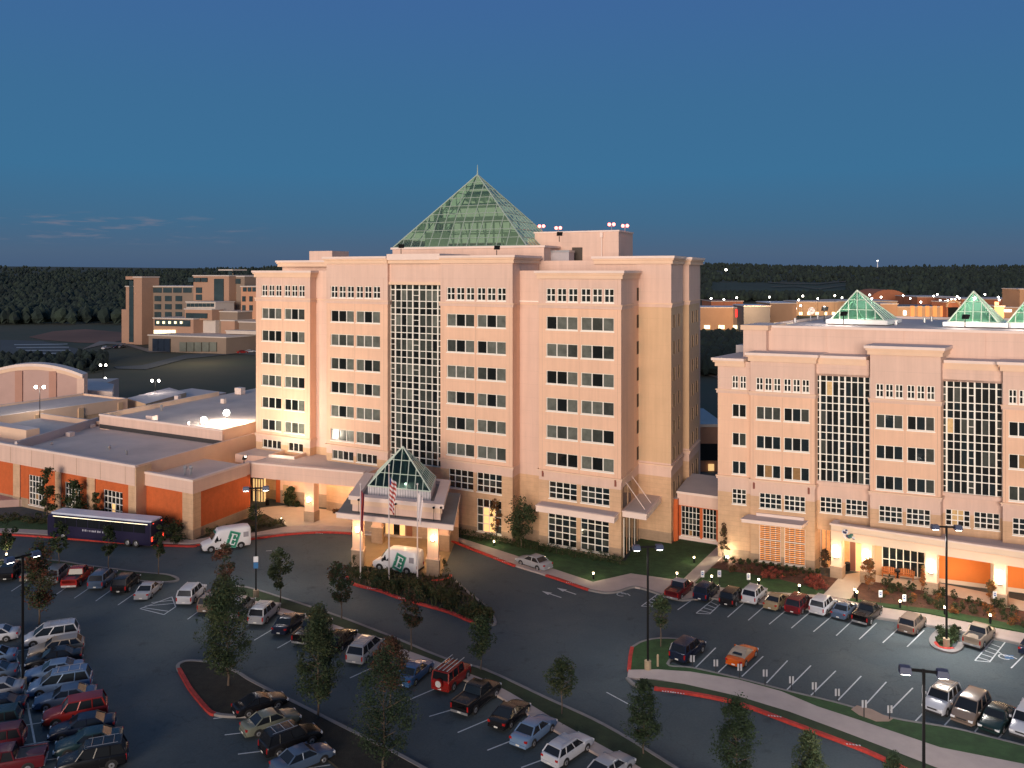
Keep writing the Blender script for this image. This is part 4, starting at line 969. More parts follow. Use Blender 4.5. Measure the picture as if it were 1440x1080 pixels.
# median strip between drive and left lot
MN=[(411,846.7),(477.8,868.9),(550,896.7),(627.8,928.6),(683,943.9),(766.7,982.8),(850,1021.7),(941.7,1077),(990,1110)]
MS=[(960,1130),(877.8,1074),(783,1021.7),(689,966),(605.6,932.8),(566.7,918.9),(511,899.4),(466.7,882.8),(397,860.6),(345,847)]
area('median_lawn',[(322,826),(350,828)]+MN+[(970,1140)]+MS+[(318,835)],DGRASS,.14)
kerb([(322,826),(350,828)]+MN,name='kerb'); 
# narrow walk on the south side of the median
mw=MB(); strip(mw,spline(gp([(340,846),(397,861.5),(466.7,884),(511,900.5),(566.7,920),(605.6,934.5),(689,968),(783,1023.5),(877.8,1077),(960,1130)]),4),1.1,-.02,.17,CONC); structure(mw,'pavement')
# north-west strip of lawn behind row C
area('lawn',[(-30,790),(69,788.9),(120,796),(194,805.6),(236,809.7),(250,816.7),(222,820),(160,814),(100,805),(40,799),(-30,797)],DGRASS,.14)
kerb([(-30,790),(69,788.9),(120,796),(194,805.6),(236,809.7),(250,816.7),(222,820),(160,814),(100,805),(40,799),(-30,797)])
# dark triangular island and median, lower left
ISL=[(250,938.3),(261,932.0),(282,931.5),(305.6,935.6),(333,946.7),(355.6,960.6),(411,988),(466.7,1016),(550,1057.8),(600,1085),(640,1110),(560,1120),(500,1100),(455,1066),(420,1040),(398,1020),(385,1006),(325,1008),(314,1007.8),(294,1002),(266.7,968.9)]
DARKB=mat('dark_bed_soil',(.022,.020,.014),.95,.4,1.2,.8,10)
area('planting_bed',ISL,DARKB,.13)
kerb([(266.7,968.9),(257,951),(250,938.3),(261,931.4),(282,931.5),(305.6,935.6),(333,946.7),(355.6,960.6),(411,988),(466.7,1016),(550,1057.8),(600,1085)],KERB,.32)
kerb([(294,1002),(305,1006),(321,1008),(350,1008)],KERB,.32)
kerb([(251.5,942),(257.5,953),(266.7,968.9),(280,986),(294.4,1002),(302,1006)],REDK,.34,.19)
# flagpole island
FI=[(498.3,822.5),(534.4,832),(562,842),(600,852.8),(631.7,862),(666.7,876.5),(683.3,880),(694.5,879),(695.5,873),(683,855),(655.6,832),(640,818),(633,811),(610,812),(560,806),(505,796),(488,803),(488,815)]
area('planting_bed',FI,mat('bed_soil',(.035,.028,.018),.95,.4,1.2,.8,10),.14)
kerb([(683.3,880),(694.5,879),(695.5,873),(683,855),(655.6,832),(640,818)],KERB,.3)
kerb([(488,812),(498.3,822.5),(534.4,832),(562,842),(600,852.8),(631.7,862),(666.7,876.5),(683.3,880)],REDK,.34,.19)
kerb([(607,818),(620,817.5),(632,814),(634,810)],REDK,.3,.19)
# right island with walk
IN=[(926.7,899.4),(958.6,901),(966,908),(939,935.6),(973.9,941),(1040,956),(1100,971.7),(1175,989.7),(1255.6,1012),(1339,1025.8),(1414,1044),(1470,1058)]
area('lawn',[(883.6,944),(887,925),(892,912),(903,904)]+IN+[(1440,1079),(1322,1053.6),(1211,1016),(1150,996),(1099,974.5),(1037.8,957.8),(971,946.7),(925,943.5)],GRASS,.14)
area('footpath',[(883.6,944),(925,943.5),(971,946.7),(1037.8,957.8),(1099,974.5),(1150,996),(1211,1016),(1322,1053.6),(1440,1077),(1480,1084),(1480,1130),(1440,1110),(1322,1084),(1255.6,1057.8),(1183,1030),(1110,1003),(1037.8,981),(962.8,964),(920,957),(882,955)],CONC,.15)
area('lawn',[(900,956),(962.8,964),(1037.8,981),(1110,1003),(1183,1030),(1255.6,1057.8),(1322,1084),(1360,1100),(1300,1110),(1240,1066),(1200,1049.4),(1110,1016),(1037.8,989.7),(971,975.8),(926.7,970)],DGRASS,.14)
area('footpath',[(1197,1000),(1205,994.5),(1226,1000),(1242,1008),(1256,1013),(1250,1017),(1232,1017),(1222,1013),(1208,1008)],mat('brown_concrete',(.36,.25,.19),.85,.1,1),.165)
kerb([(889,912),(903,904),(926.7,899.4),(958.6,901),(966,908),(939,935.6),(973.9,941),(1040,956),(1100,971.7),(1175,989.7),(1255.6,1012),(1339,1025.8),(1414,1044),(1470,1058)],KERB,.25,.16)
kerb([(889,912),(886.5,925),(884.5,944)],REDK,.34,.19)
kerb([(882,955),(895,966),(915,969)],KERB,.3,.17)
kerb([(920,969.5),(971,976.5),(1037.8,990.5),(1110,1017),(1200,1050.5),(1245,1070),(1300,1098)],REDK,.36,.19)
# walk and lawn along the tower front
area('pavement',[(622,752),(640,759),(690,783),(725,797),(790,817),(828,830.5),(850,834.5),(868,833),(890,826.5),(907,829.5),(935,839),(960,845),(1000,842),(1100,853),(1233,870),(1339,887),(1440,908),(1500,922),(1500,905),(1440,892.5),(1394.4,884),(1308,866),(1233,855),(1190,846),(1157,839),(1040,830),(958,818),(887,808),(834,820),(779,801.7),(723,782),(640,755.5)],CONC,K)
area('lawn',[(628,747),(640,755.5),(723,782),(779,801.7),(834,820),(887,808),(958,818),(1008,771.5),(1008,766),(958,758.5),(945,766),(905,752),(880,790),(870,792),(770,768),(700,750)],GRASS,K+.01)
kerb([(636,762),(660,771.5),(690,783),(712,792),(725,797)],REDK,.34,.19); kerb([(768,810),(790,817),(812,825),(828,830.5)],REDK,.34,.19)
kerb([(828,830.5),(850,834.5),(868,833),(890,826.5),(907,829.5),(935,839)],KERB,.28,.17)
kerb([(935,839),(960,845),(1000,842),(1100,853),(1233,870),(1339,887),(1440,908),(1500,922)],KERB,.25,.17)
area('footpath',[(958,819),(976,821),(1017,784),(1015,772),(1008,771)],CONC,K+.02)
# planting bed left of the porch walk, lawn in front
area('lawn',[(977,822),(1000,800.5),(1100,816),(1160,831),(1158,839),(1040,831),(1000,826)],GRASS,K+.012)
area('mulch_bed',[(1000,800),(1017,784.5),(1060,791),(1130,803),(1168,814),(1184,812),(1160,832),(1100,817.5),(1040,806)],MULCH,K+.018)
area('porch_floor',[(1183,811),(1211,806),(1240,812),(1310,820),(1400,838),(1500,862),(1500,876),(1440,861),(1330,838),(1232,820),(1212,819.5),(1195,845),(1157,839)],CONCW,K+.03)
area('mulch_bed',[(1196,838),(1213,820.5),(1232,820.5),(1330,838.5),(1440,861.5),(1500,876),(1500,897),(1440,884),(1340,864),(1233,851),(1200,845)],MULCH,K+.018)
area('lawn',[(1195,843),(1233,849),(1340,862.5),(1440,883),(1500,896),(1500,904),(1440,891),(1308,865),(1190,846)],GRASS,K+.024)
# small lamp island in the right lot
area('lawn',[(1316,899),(1322,889),(1335,880.5),(1352,883.5),(1342,902),(1336,913),(1322,911)],GRASS,.15)
kerb([(1335,882),(1322,888),(1313,897),(1311,904),(1316,911),(1328,916),(1340,917),(1349,912),(1352,905)],KERB,.55,.16)
kerb([(1315.5,905),(1319,910.5),(1329,914),(1341,913.5)],REDK,.3,.19)
# terrace and walk on the left, planter
area('pavement',[(-40,748),(22,750),(68,753),(200,763.5),(266,765.8),(283,763.5),(347,756.5),(400,749.5),(451,746.5),(494,748),(494,742),(451,739),(404,741),(366,748),(300,755),(272,761),(200,752),(68,747),(22,745),(-40,743)],CONC,K)
kerb([(-40,751),(22,753),(68,756),(120,760),(200,766),(266.7,769),(283,766.7),(347,759.7),(400,752.8),(451,749.4),(494,751)],REDK,.34,.19)
area('terrace_floor',[(353,727),(366,715.6),(400,712),(500,722),(494,742.5),(451,739.5),(404,741.5),(366,747),(352,738)],CONCW,K+.02)
area('planting_bed',[(276,759),(345,732),(372,724),(404,741.5),(360,750),(300,755)],MATS['bed_soil'],K+.03)
area('lawn',[(-40,742),(-40,728),(24,730),(67,733),(120,738),(190,748),(204,750),(268,760),(200,757),(68,747)],GRASS,K+.015)
area('pavement',[(494,748),(505,752),(560,756),(600,757.5),(636,760),(628,746),(600,738),(500,728)],CONCW,K)
area('drive_paving',[(500,800),(618,815),(640,762),(600,757.5),(505,752)],mat('tan_drive_paving',(.30,.22,.13),.85,.12,.8),.012)
rw=MB(); q=G(-30,700).xy; 
rw.quadbox([(p.x,p.y) for p in gp([(-40,716),(36,712),(38,709),(-40,702)])],0,1.1,mat('pink_ramp',(.45,.30,.26),.85,.08)); tag(rw.build('ramp_wall'),'low pink ramp wall in front of the left end of the convention wing','ramp')
# ---- far landscape paths, parking fields
FP1=MB()
def farpatch(name,px,m,z): 
    mb=MB(); w=gp(px); mb.poly([(p.x,p.y) for p in w],z,m); return mb.build(name,kind='structure')
RED_=mat('red_clay',(.16,.075,.05),.95,.3,.02); DR=mat('distant_asphalt',(.06,.07,.075),.9,.2,.02); DG=mat('distant_green',(.02,.05,.028),.95,.4,.03); GG=mat('bright_far_green',(.015,.14,.06),.95,.3,.03)
farpatch('distant_field',[(40,474),(75,466),(120,463),(178,468),(178,478),(150,483),(110,482),(60,478)],RED_,.1)
farpatch('distant_car_park',[(0,478),(60,480),(115,492),(118,500),(60,506),(0,504)],DR,.12)
farpatch('distant_lawn',[(-40,500),(25,502),(45,508),(30,514),(-40,512)],GG,.16)
farpatch('distant_road',[(160,516),(200,514),(260,499),(330,494),(362,497),(362,500),(330,498),(262,505),(205,520),(165,519)],DR,.14)
farpatch('distant_road',[(115,492),(150,484),(178,486),(210,496),(330,493),(362,492),(362,489),(320,488),(205,490),(175,482),(140,480)],mat('pale_far_road',(.20,.17,.15),.9,.15,.05),.16)
farpatch('distant_car_park',[(983,520),(1012,528),(1012,533),(983,525)],mat('pale_far_road',(.2,.17,.15)),.15)
farpatch('distant_car_park',[(984,452),(1300,449),(1700,452),(2200,446),(2200,433),(1500,430),(984,432)],DR,.5)
hp=MB()
for k in range(5):
    w=gp([(20+k*3,485+k*4),(95+k*2,484+k*4.4),(95+k*2,484.7+k*4.4),(20+k*3,485.7+k*4)]); hp.poly([(p.x,p.y) for p in w],.2,WPAINT)
structure(hp,'road_markings')
# ---- painted markings
pm=MB()
def line(a,b,w=.11,z=-.018): strip(pm,[G(*a).xy,G(*b).xy],w,z-.006,z,WPAINT)
# left lot north row
Lrow=[((16,831),(36,818)),((78.5,836),(100,821)),((104.4,841),(119,831)),((134.5,845),(148.5,835)),((165.9,850.5),(181,840)),
 ((263.9,870.5),(275.5,862)),((357.5,900),(376,889)),((390,911),(408,901)),((492,953),(516,942)),((565,988),(591,977)),((603.8,1007),(624,1001)),((643.8,1029.6),(670,1018.5)),((685.4,1054.6),(708,1045.6)),((733,1079),(752,1072))]
for p in Lrow:
    (x0,y0),(x1,y1)=p; A=G(x0,y0).xy; B=G(x1,y1).xy; d=(B-A).normalized(); e=A+d*5.3; strip(pm,[A,e],.11,-.024,-.018,WPAINT)
for p in(((316,1033),(333,1031)),((334.7,1060),(366.7,1056)),((300,1010),(322,1007.5)),((360,1090),(395,1085))):
    A=G(*p[0]).xy; B=G(*p[1]).xy; d=(B-A).normalized(); strip(pm,[A,A+d*5.2],.11,-.024,-.018,WPAINT)
# left column: spine and ticks
line((22,920),(30,945)); line((30,945),(57,1085),.14)
for y in(915,935,956,976,996,1018,1045,1070):
    x=30+(y-945)*.193; A=G(x,y).xy; d=(G(x+60,y-9).xy-A).normalized(); strip(pm,[A-d*5.2,A+d*5.2],.11,-.024,-.018,WPAINT)
# hatch by the silver sedan
Hq=[(197,855.6),(230.6,864),(247,853),(241.7,839)]
for i in range(4): line(Hq[i],Hq[(i+1)%4],.12)
line((204,852),(247,848)); line((213,847),(245,843.5)); line((200,854),(238,859.5))
# right lot, north row
for A,B in (((953,857.2),(969.7,845.6)),((1023.3,867.5),(1039.2,853.6)),((1052.2,872),(1066,860)),((1081.7,877.5),(1098,864)),((1112.8,883),(1129,869)),((1143.9,888),(1161,873.5)),((1176,893.5),(1190,880.5)),((1208.3,898.6),(1237.5,871.1)),((1241.5,903.5),(1270,877)),((1275.6,909.2),(1303.6,881.9)),((1422,939),(1440,921))):
    a_=G(*A).xy; d=(G(*B).xy-a_).normalized(); strip(pm,[a_,a_+d*5.1],.11,-.024,-.018,WPAINT)
# right lot, south row
for A,B in (((974.7,941.9),(1006.4,910.6)),((1008,947),(1040,917)),((1043.3,950.8),(1073.3,922.5)),((1078,960),(1107.5,928.6)),((1105.8,970.3),(1140.3,935.6)),((1140.6,977.2),(1175.3,943)),((1178.6,984.2),(1211.1,950.3)),((1218,989.7),(1246.4,958.6)),((1252,999),(1283.6,967)),((1286.5,1014.5),(1305,995)),((1326,1022),(1345,1001)),((1368,1032),(1388,1008)),((1402,1040),(1425,1014))):
    line(A,B,.11)
def hatch(q,n):
    for i in range(4): line(q[i],q[(i+1)%4],.11)
    for k in range(1,n):
        t=k/n; a_=[q[0][j]+(q[3][j]-q[0][j])*t for j in(0,1)]; t2=max(0,t-.12); b_=[q[1][j]+(q[2][j]-q[1][j])*t2 for j in(0,1)]; line(a_,b_,.1)
hatch([(1371,928.6),(1391.7,930.5),(1414,902),(1396,899.4)],6)
hatch([(979,862),(998,863),(1016,846),(1004,842)],5); hatch([(902,852),(918,853),(936,838),(925,835)],5)
# arrows
def arrow(x,y):
    A=G(x,y).xy; d=(G(x+24,y+8).xy-A).normalized(); n=Vector((-d.y,d.x)); L_=2.2
    strip(pm,[A+d*.9,A+d*(L_+.6)],.16,-.024,-.018,WPAINT); pm.poly([tuple(A),tuple(A+d*1.2+n*.38),tuple(A+d*1.2-n*.38)],-.018,WPAINT)
arrow(762,831); arrow(783,826.5)
line((853,973),(886,991),.1)
ar_=G(375,774).xy; line((374,774.5),(382,774),.12)
# wheelchair symbols with blue field
BLP=mat('blue_road_paint',(.03,.10,.22),.8,.2,2)
def wheelchair(x,y,blue=False):
    c=G(x,y).xy
    if blue: pm.poly([tuple(p) for p in gp([(x-2,y-3.5),(x+12,y-2.5),(x+13,y+3),(x+1,y+2.5)])],-.0195,BLP)
    for k in range(14):
        a_,b_=2*math.pi*k/14*.8,2*math.pi*(k+1)/14*.8; strip(pm,[c+Vector((math.cos(a_)*.5,math.sin(a_)*.5)),c+Vector((math.cos(b_)*.5,math.sin(b_)*.5))],.12,-.021,-.0165,WPAINT)
    strip(pm,[c+Vector((0,1.1)),c+Vector((.1,.2)),c+Vector((.7,.15)),c+Vector((.9,-.4))],.13,-.021,-.0165,WPAINT)
wheelchair(1413,923.5,True); wheelchair(874,835.5)
structure(pm,'road_markings')
# faint stencilled letters on red kerbs
st=MB()
for x,y in((281.5,766.9),(444,749.6),(694,784.8),(706,789.6),(796,819),(931,971.8),(945,973.6),(1080,1006),(1190,1046),(516,827),(560,841),(667,876.8)):
    p=G(x,y,.19)
    for k in range(5): st.quadbox([(p.x+k*.22,p.y-.08-k*.05),(p.x+k*.22+.12,p.y-.1-k*.05),(p.x+k*.22+.12,p.y+.06-k*.05),(p.x+k*.22,p.y+.08-k*.05)],.191,.195,WPAINT)
structure(st,'kerb_markings')
# ================================================================ VEHICLES
def paint(n,c,metal=.12,r=.26): return mat('paint_'+n,c,r,.03,1.5,metal=metal,spec=.42)
PNT={n:paint(n,c) for n,c in dict(white=(.52,.53,.57),silver=(.33,.34,.37),tan=(.33,.27,.21),grey=(.16,.17,.18),black=(.012,.012,.014),navy=(.012,.018,.04),blue=(.05,.12,.26),lblue=(.15,.23,.36),slate=(.08,.12,.19),red=(.28,.02,.016),maroon=(.13,.015,.02),gold=(.30,.23,.14),green=(.012,.03,.03),teal=(.02,.05,.06),orange=(.55,.10,.012),sage=(.17,.18,.14),bronze=(.20,.15,.12)).items()}
PBODY=paint('body',(.3,.3,.3)); PROOF=paint('roof',(.3,.3,.3))
CGL=mat('car_glass',(.012,.014,.018),.16,0,spec=.4); TYRE=mat('tyre_rubber',(.014,.014,.014),.85,0); RIM=mat('alloy_rim',(.45,.45,.47),.35,0,metal=.7)
HLM=mat('headlight_lens',(.75,.76,.78),.15,0,spec=.9); TLM=mat('tail_light_lens',(.30,.010,.010),.2,0,emit=(1,.03,.02),es=.03); PLM=mat('number_plate',(.6,.6,.58),.5,0); TRIM=mat('black_trim',(.02,.02,.022),.6,0)
def loft(mb,secs,m,closed=True):
    n=len(secs[0]); i0=len(mb.v); k=mb.mi(m)
    for s in secs: mb.v+= [tuple(p) for p in s]
    for a in range(len(secs)-1):
        for b in range(n-(0 if closed else 1)):
            c=(b+1)%n; mb.f.append((i0+a*n+b,i0+a*n+c,i0+(a+1)*n+c,i0+(a+1)*n+b)); mb.m.append(k)
    mb.f.append(tuple(i0+b for b in reversed(range(n)))); mb.m.append(k); i1=i0+(len(secs)-1)*n
    mb.f.append(tuple(i1+b for b in range(n))); mb.m.append(k)
def sect(x,hw,zb,zt,cr=.04):
    r=[(hw*.86,zb),(hw*.98,zb+.10),(hw,zb+(zt-zb)*.45),(hw*.985,zt-.16),(hw*.93,zt-.05),(hw*.80,zt),(hw*.4,zt+cr*.8)]
    return [(x,-y,z) for y,z in r]+[(x,0,zt+cr)]+[(x,y,z) for y,z in reversed(r)]
CT=dict(
 sedan=dict(L=4.75,W=1.80,H=1.44,belt=.98,hood=.92,nose=.70,deck=1.0,ws=.98,rf=.30,rr=-.95,rb=-1.62,wb=1.36,r=.32,ins=.16),
 coupe=dict(L=4.55,W=1.80,H=1.34,belt=.92,hood=.86,nose=.64,deck=.94,ws=.85,rf=.12,rr=-.75,rb=-1.60,wb=1.30,r=.33,ins=.17),
 wagon=dict(L=4.75,W=1.78,H=1.46,belt=.98,hood=.92,nose=.70,deck=1.0,ws=1.0,rf=.35,rr=-1.75,rb=-2.2,wb=1.36,r=.32,ins=.16),
 suv=dict(L=4.75,W=1.90,H=1.80,belt=1.14,hood=1.08,nose=.86,deck=1.14,ws=1.02,rf=.50,rr=-1.98,rb=-2.26,wb=1.38,r=.37,ins=.13),
 minivan=dict(L=4.95,W=1.95,H=1.76,belt=1.06,hood=1.02,nose=.76,deck=1.06,ws=1.55,rf=.65,rr=-2.05,rb=-2.38,wb=1.48,r=.34,ins=.15),
 offroad=dict(L=4.45,W=1.90,H=1.98,belt=1.22,hood=1.16,nose=1.06,deck=1.22,ws=.75,rf=.58,rr=-2.02,rb=-2.14,wb=1.28,r=.41,ins=.07),
 pickup=dict(L=5.55,W=1.96,H=1.86,belt=1.18,hood=1.12,nose=.92,deck=1.18,ws=1.20,rf=.72,rr=-.55,rb=-.78,wb=1.68,r=.39,ins=.13),
)
def make_car(ty,rack=False,soft=False):
    c=CT[ty]; L,W,H=c['L'],c['W'],c['H']; hw=W/2; e=empty('proto_'+ty,(0,0,0)); zb=.26 if ty in('suv','offroad','pickup') else .20
    belt=c['belt']
    hx=lambda k:c['nose']+.06+(c['hood']-c['nose']-.03)*(k**.6); xn=L/2-.30; xw=c['ws']+.18
    S=[(L/2,.74,zb+.20,c['nose']-.14),(L/2-.04,.84,zb+.08,c['nose']-.05),(L/2-.13,.92,zb+.02,c['nose']+.02),(xn,.965,zb,c['nose']+.06)]+[(xn+(xw-xn)*k,.975+.025*k,zb,hx(k)) for k in(.3,.65,1)]+[(c['ws'],1,zb,belt),(0,1.005,zb,belt),(c['rb'],1,zb,belt)]
    if ty=='pickup': S+=[(-L/2+.1,.99,zb,belt),(-L/2,.96,zb+.1,belt-.04)]
    elif c['rb']>-2.0: S+=[(c['rb']-.3,.985,zb,c['deck']),(-L/2+.12,.95,zb+.03,c['deck']-.04),(-L/2,.86,zb+.12,c['deck']-.14)]
    else: S+=[(-L/2+.08,.98,zb,belt-.02),(-L/2,.93,zb+.1,belt-.10)]
    b=MB(); loft(b,[sect(x,hw*w,z0,z1,.035 if x>c['ws'] or x<c['rb'] else .0) for x,w,z0,z1 in reversed(S)],PBODY)
    for sx in(c['wb'],-c['wb']):
        for sy in(-1,1):
            pts=[(sx+(c['r']+.07)*math.cos(t),sy*(hw+.004),max(zb,c['r']+(c['r']+.07)*math.sin(t))) for t in [math.pi*j/10 for j in range(11)]]
            b.face(pts if sy<0 else pts[::-1],TRIM)
    for sy in(-1,1):
        b.box(-c['wb']+c['r']+.1,c['wb']-c['r']-.1,sy*hw-.008,sy*hw+.008,zb+.02,zb+.10,TRIM)
        for xd in ((c['ws']+c['rb'])/2+.05,)+(() if ty in('coupe',) else (c['rf']-1.75 if ty!='pickup' else -.3,)):
            b.box(xd,xd+.015,sy*(hw*.985)-.006,sy*(hw*.985)+.01,zb+.12,belt-.12,TRIM)
            b.box(xd+.1,xd+.28,sy*(hw*.99)-.005,sy*(hw*.99)+.025,belt-.24,belt-.20,PBODY)
    if ty=='pickup':
        b.box(-L/2+.09,c['rb']-.06,-hw*.80,hw*.80,belt-.02,belt+.012,TRIM)
        for sy in(-1,1): b.box(-L/2+.02,c['rb'],sy*hw*.86-.07,sy*hw*.86+.07,belt-.03,belt+.05,PBODY)
        b.box(-L/2,-L/2+.09,-hw*.9,hw*.9,belt-.4,belt+.045,PBODY)
    b.build('body',e,smooth=True)
    i=c['ins']; rw=hw-.08-i; bw=hw-.07; zr=H-.06
    g=MB()
    q=[(c['rb'],-bw,belt-.03),(c['ws'],-bw,belt-.03),(c['ws'],bw,belt-.03),(c['rb'],bw,belt-.03),(c['rr'],-rw,zr),(c['rf'],-rw,zr),(c['rf'],rw,zr),(c['rr'],rw,zr)]
    g.hexa(q,PROOF if soft else CGL); 
    if soft: g.face([(c['rr']-.15,-rw*.6,zr-.1),(c['rb']+.18,-bw*.6,belt+.12),(c['rb']+.18,bw*.6,belt+.12),(c['rr']-.15,rw*.6,zr-.1)],CGL)
    g.build('windows',e)
    rf=MB(); t=.07
    z0=zr+.0; xs=[(c['rr']-.03,.0),(c['rr']+.15,.055),((c['rr']+c['rf'])/2,.075),(c['rf']-.12,.055),(c['rf']+.03,.0)]
    loft(rf,[[(x,-rw-.015,z0-.03),(x,-rw*.95,z0+.012+h*.6),(x,-rw*.5,z0+.012+h),(x,rw*.5,z0+.012+h),(x,rw*.95,z0+.012+h*.6),(x,rw+.015,z0-.03)] for x,h in xs],PROOF)
    # pillars
    for sy in(-1,1):
        y0,y1=sy*(bw+.0),sy*(rw+.01)
        rf.tube((c['ws'],y0,belt-.05),(c['rf'],y1,zr),.038,n=5,m=PROOF if soft else PBODY)
        rf.tube((c['rb'],y0,belt-.05),(c['rr'],y1,zr),.06 if ty not in('suv','offroad') else .075,n=5,m=PROOF if soft else PBODY)
        n=2 if ty in('suv','minivan','wagon','offroad') else 1
        if not soft:
            for k in range(n):
                f=(k+1)/(n+1) if n>1 else .5; f=[.36,.70][k] if n>1 else .5
                xb_=c['ws']+(c['rb']-c['ws'])*f; xr_=c['rf']+(c['rr']-c['rf'])*f; rf.tube((xb_,y0,belt-.04),(xr_,y1,zr),.045,n=4,m=PBODY)
    rf.build('roof',e,smooth=True)
    for sx in(c['wb'],-c['wb']):
        for sy in(-1,1):
            w=MB(); w.tube((0,-.10,0),(0,.10,0),c['r'],n=14,m=TYRE); o=w.build('wheel',e,loc=(sx,sy*(hw-.085),c['r']))
            w=MB(); w.tube((0,sy*.085,0),(0,sy*.112,0),c['r']*.62,c['r']*.55,10,RIM); w.tube((0,sy*.11,0),(0,sy*.118,0),c['r']*.2,n=8,m=TRIM); q_=w.build('rim',None); q_.parent=o
    for sy in(-1,1):
        w=MB(); w.box(L/2-.22,L/2-.0,sy*hw*.72-.17,sy*hw*.72+.17,c['nose']-.21,c['nose']-.05,HLM); w.build('headlight',e)
        w=MB(); zt=(belt if c['rb']<-2 or ty=='pickup' else c['deck'])-.12; hgt=.42 if ty in('suv','pickup','minivan') else .17
        w.box(-L/2-.012,-L/2+.14,sy*hw*.80-.12 if ty not in('suv','pickup','minivan') else sy*hw*.86-.07,sy*hw*.80+.12 if ty not in('suv','pickup','minivan') else sy*hw*.86+.07,zt-hgt,zt,TLM); w.build('tail_light',e)
        w=MB(); w.box(c['ws']-.28,c['ws']-.12,sy*(hw+.12)-.10,sy*(hw+.12)+.06,belt-.02,belt+.13,PBODY); w.build('wing_mirror',e)
    w=MB(); w.box(L/2-.02,L/2+.035,-hw*.84,hw*.84,zb+.08,zb+.26,TRIM if ty in('offroad','suv','pickup') else PBODY); w.box(L/2-.03,L/2+.006,-hw*.42,hw*.42,c['nose']-.2,c['nose']-.07,TRIM); w.build('front_bumper',e)
    w=MB(); w.box(-L/2-.05,-L/2+.03,-hw*.88,hw*.88,zb+.08,zb+.28,RIM if ty=='pickup' else PBODY); w.build('rear_bumper',e)
    w=MB(); w.box(-L/2-.065,-L/2-.052 if ty!='x' else 0,-.17,.17,zb+.14,zb+.27,PLM) ; w.build('number_plate',e)
    if rack:
        w=MB()
        for sy in(-1,1): w.tube((c['rr']+.2,sy*rw*.82,zr+.14),(c['rf']-.2,sy*rw*.82,zr+.14),.025,n=4,m=RIM)
        for k in range(3): x=c['rr']+.5+k*(c['rf']-c['rr']-1.0)/2; w.tube((x,-rw*.82,zr+.15),(x,rw*.82,zr+.15),.022,n=4,m=RIM)
        w.build('roof_rack',e)
    if ty=='offroad':
        w=MB(); w.tube((-L/2-.28,0,1.0),(-L/2-.02,0,1.0),.42,n=16,m=PBODY); w.tube((-L/2-.3,0,1.0),(-L/2-.27,0,1.0),.3,n=12,m=PLM); w.build('spare_wheel',e)
        w=MB()
        for sy in(-.8,-.27,.27,.8): 
            w.tube((c['rr'],sy*rw,zr+.16),(L/2-1.1 if abs(sy)>.5 else c['rf'],sy*rw,zr+.16),.035,n=5,m=PLM)
        for x in(c['rr']+.1,-.7,c['rf']-.1): w.tube((x,-rw*.8,zr+.11),(x,rw*.8,zr+.11),.03,n=5,m=TRIM)
        w.build('roof_rack',e)
    return e
PR={}
def car(ty,col,rear,front,label,group,rack=False,soft=False,roof=None,sc=1.0,cat='car'):
    k=(ty,rack,soft)
    if k not in PR: PR[k]=make_car(ty,rack,soft)
    A,B=G(*rear).xy,G(*front).xy; mid=(A+B)/2; d=B-A
    o=copy_tree(PR[k],None,{'paint_body':PNT[col],'paint_roof':PNT[roof or col]}); o.name='parked_'+{'suv':'suv','offroad':'off_road_vehicle'}.get(ty,ty)
    o.location=(mid.x,mid.y,-.018); o.rotation_euler=(0,0,math.atan2(d.y,d.x)); o.scale=(sc,sc,sc); tag(o,label,cat,group); return o
GA='cars in the left column of the lower left lot'; GB='cars half out of frame at the left edge'; GC='cars in the long row along the grass median'; GD='cars nosed to the dark planting strip'; GE='cars parked in front of the right hotel building'; GF='cars in the lower row of the right lot'
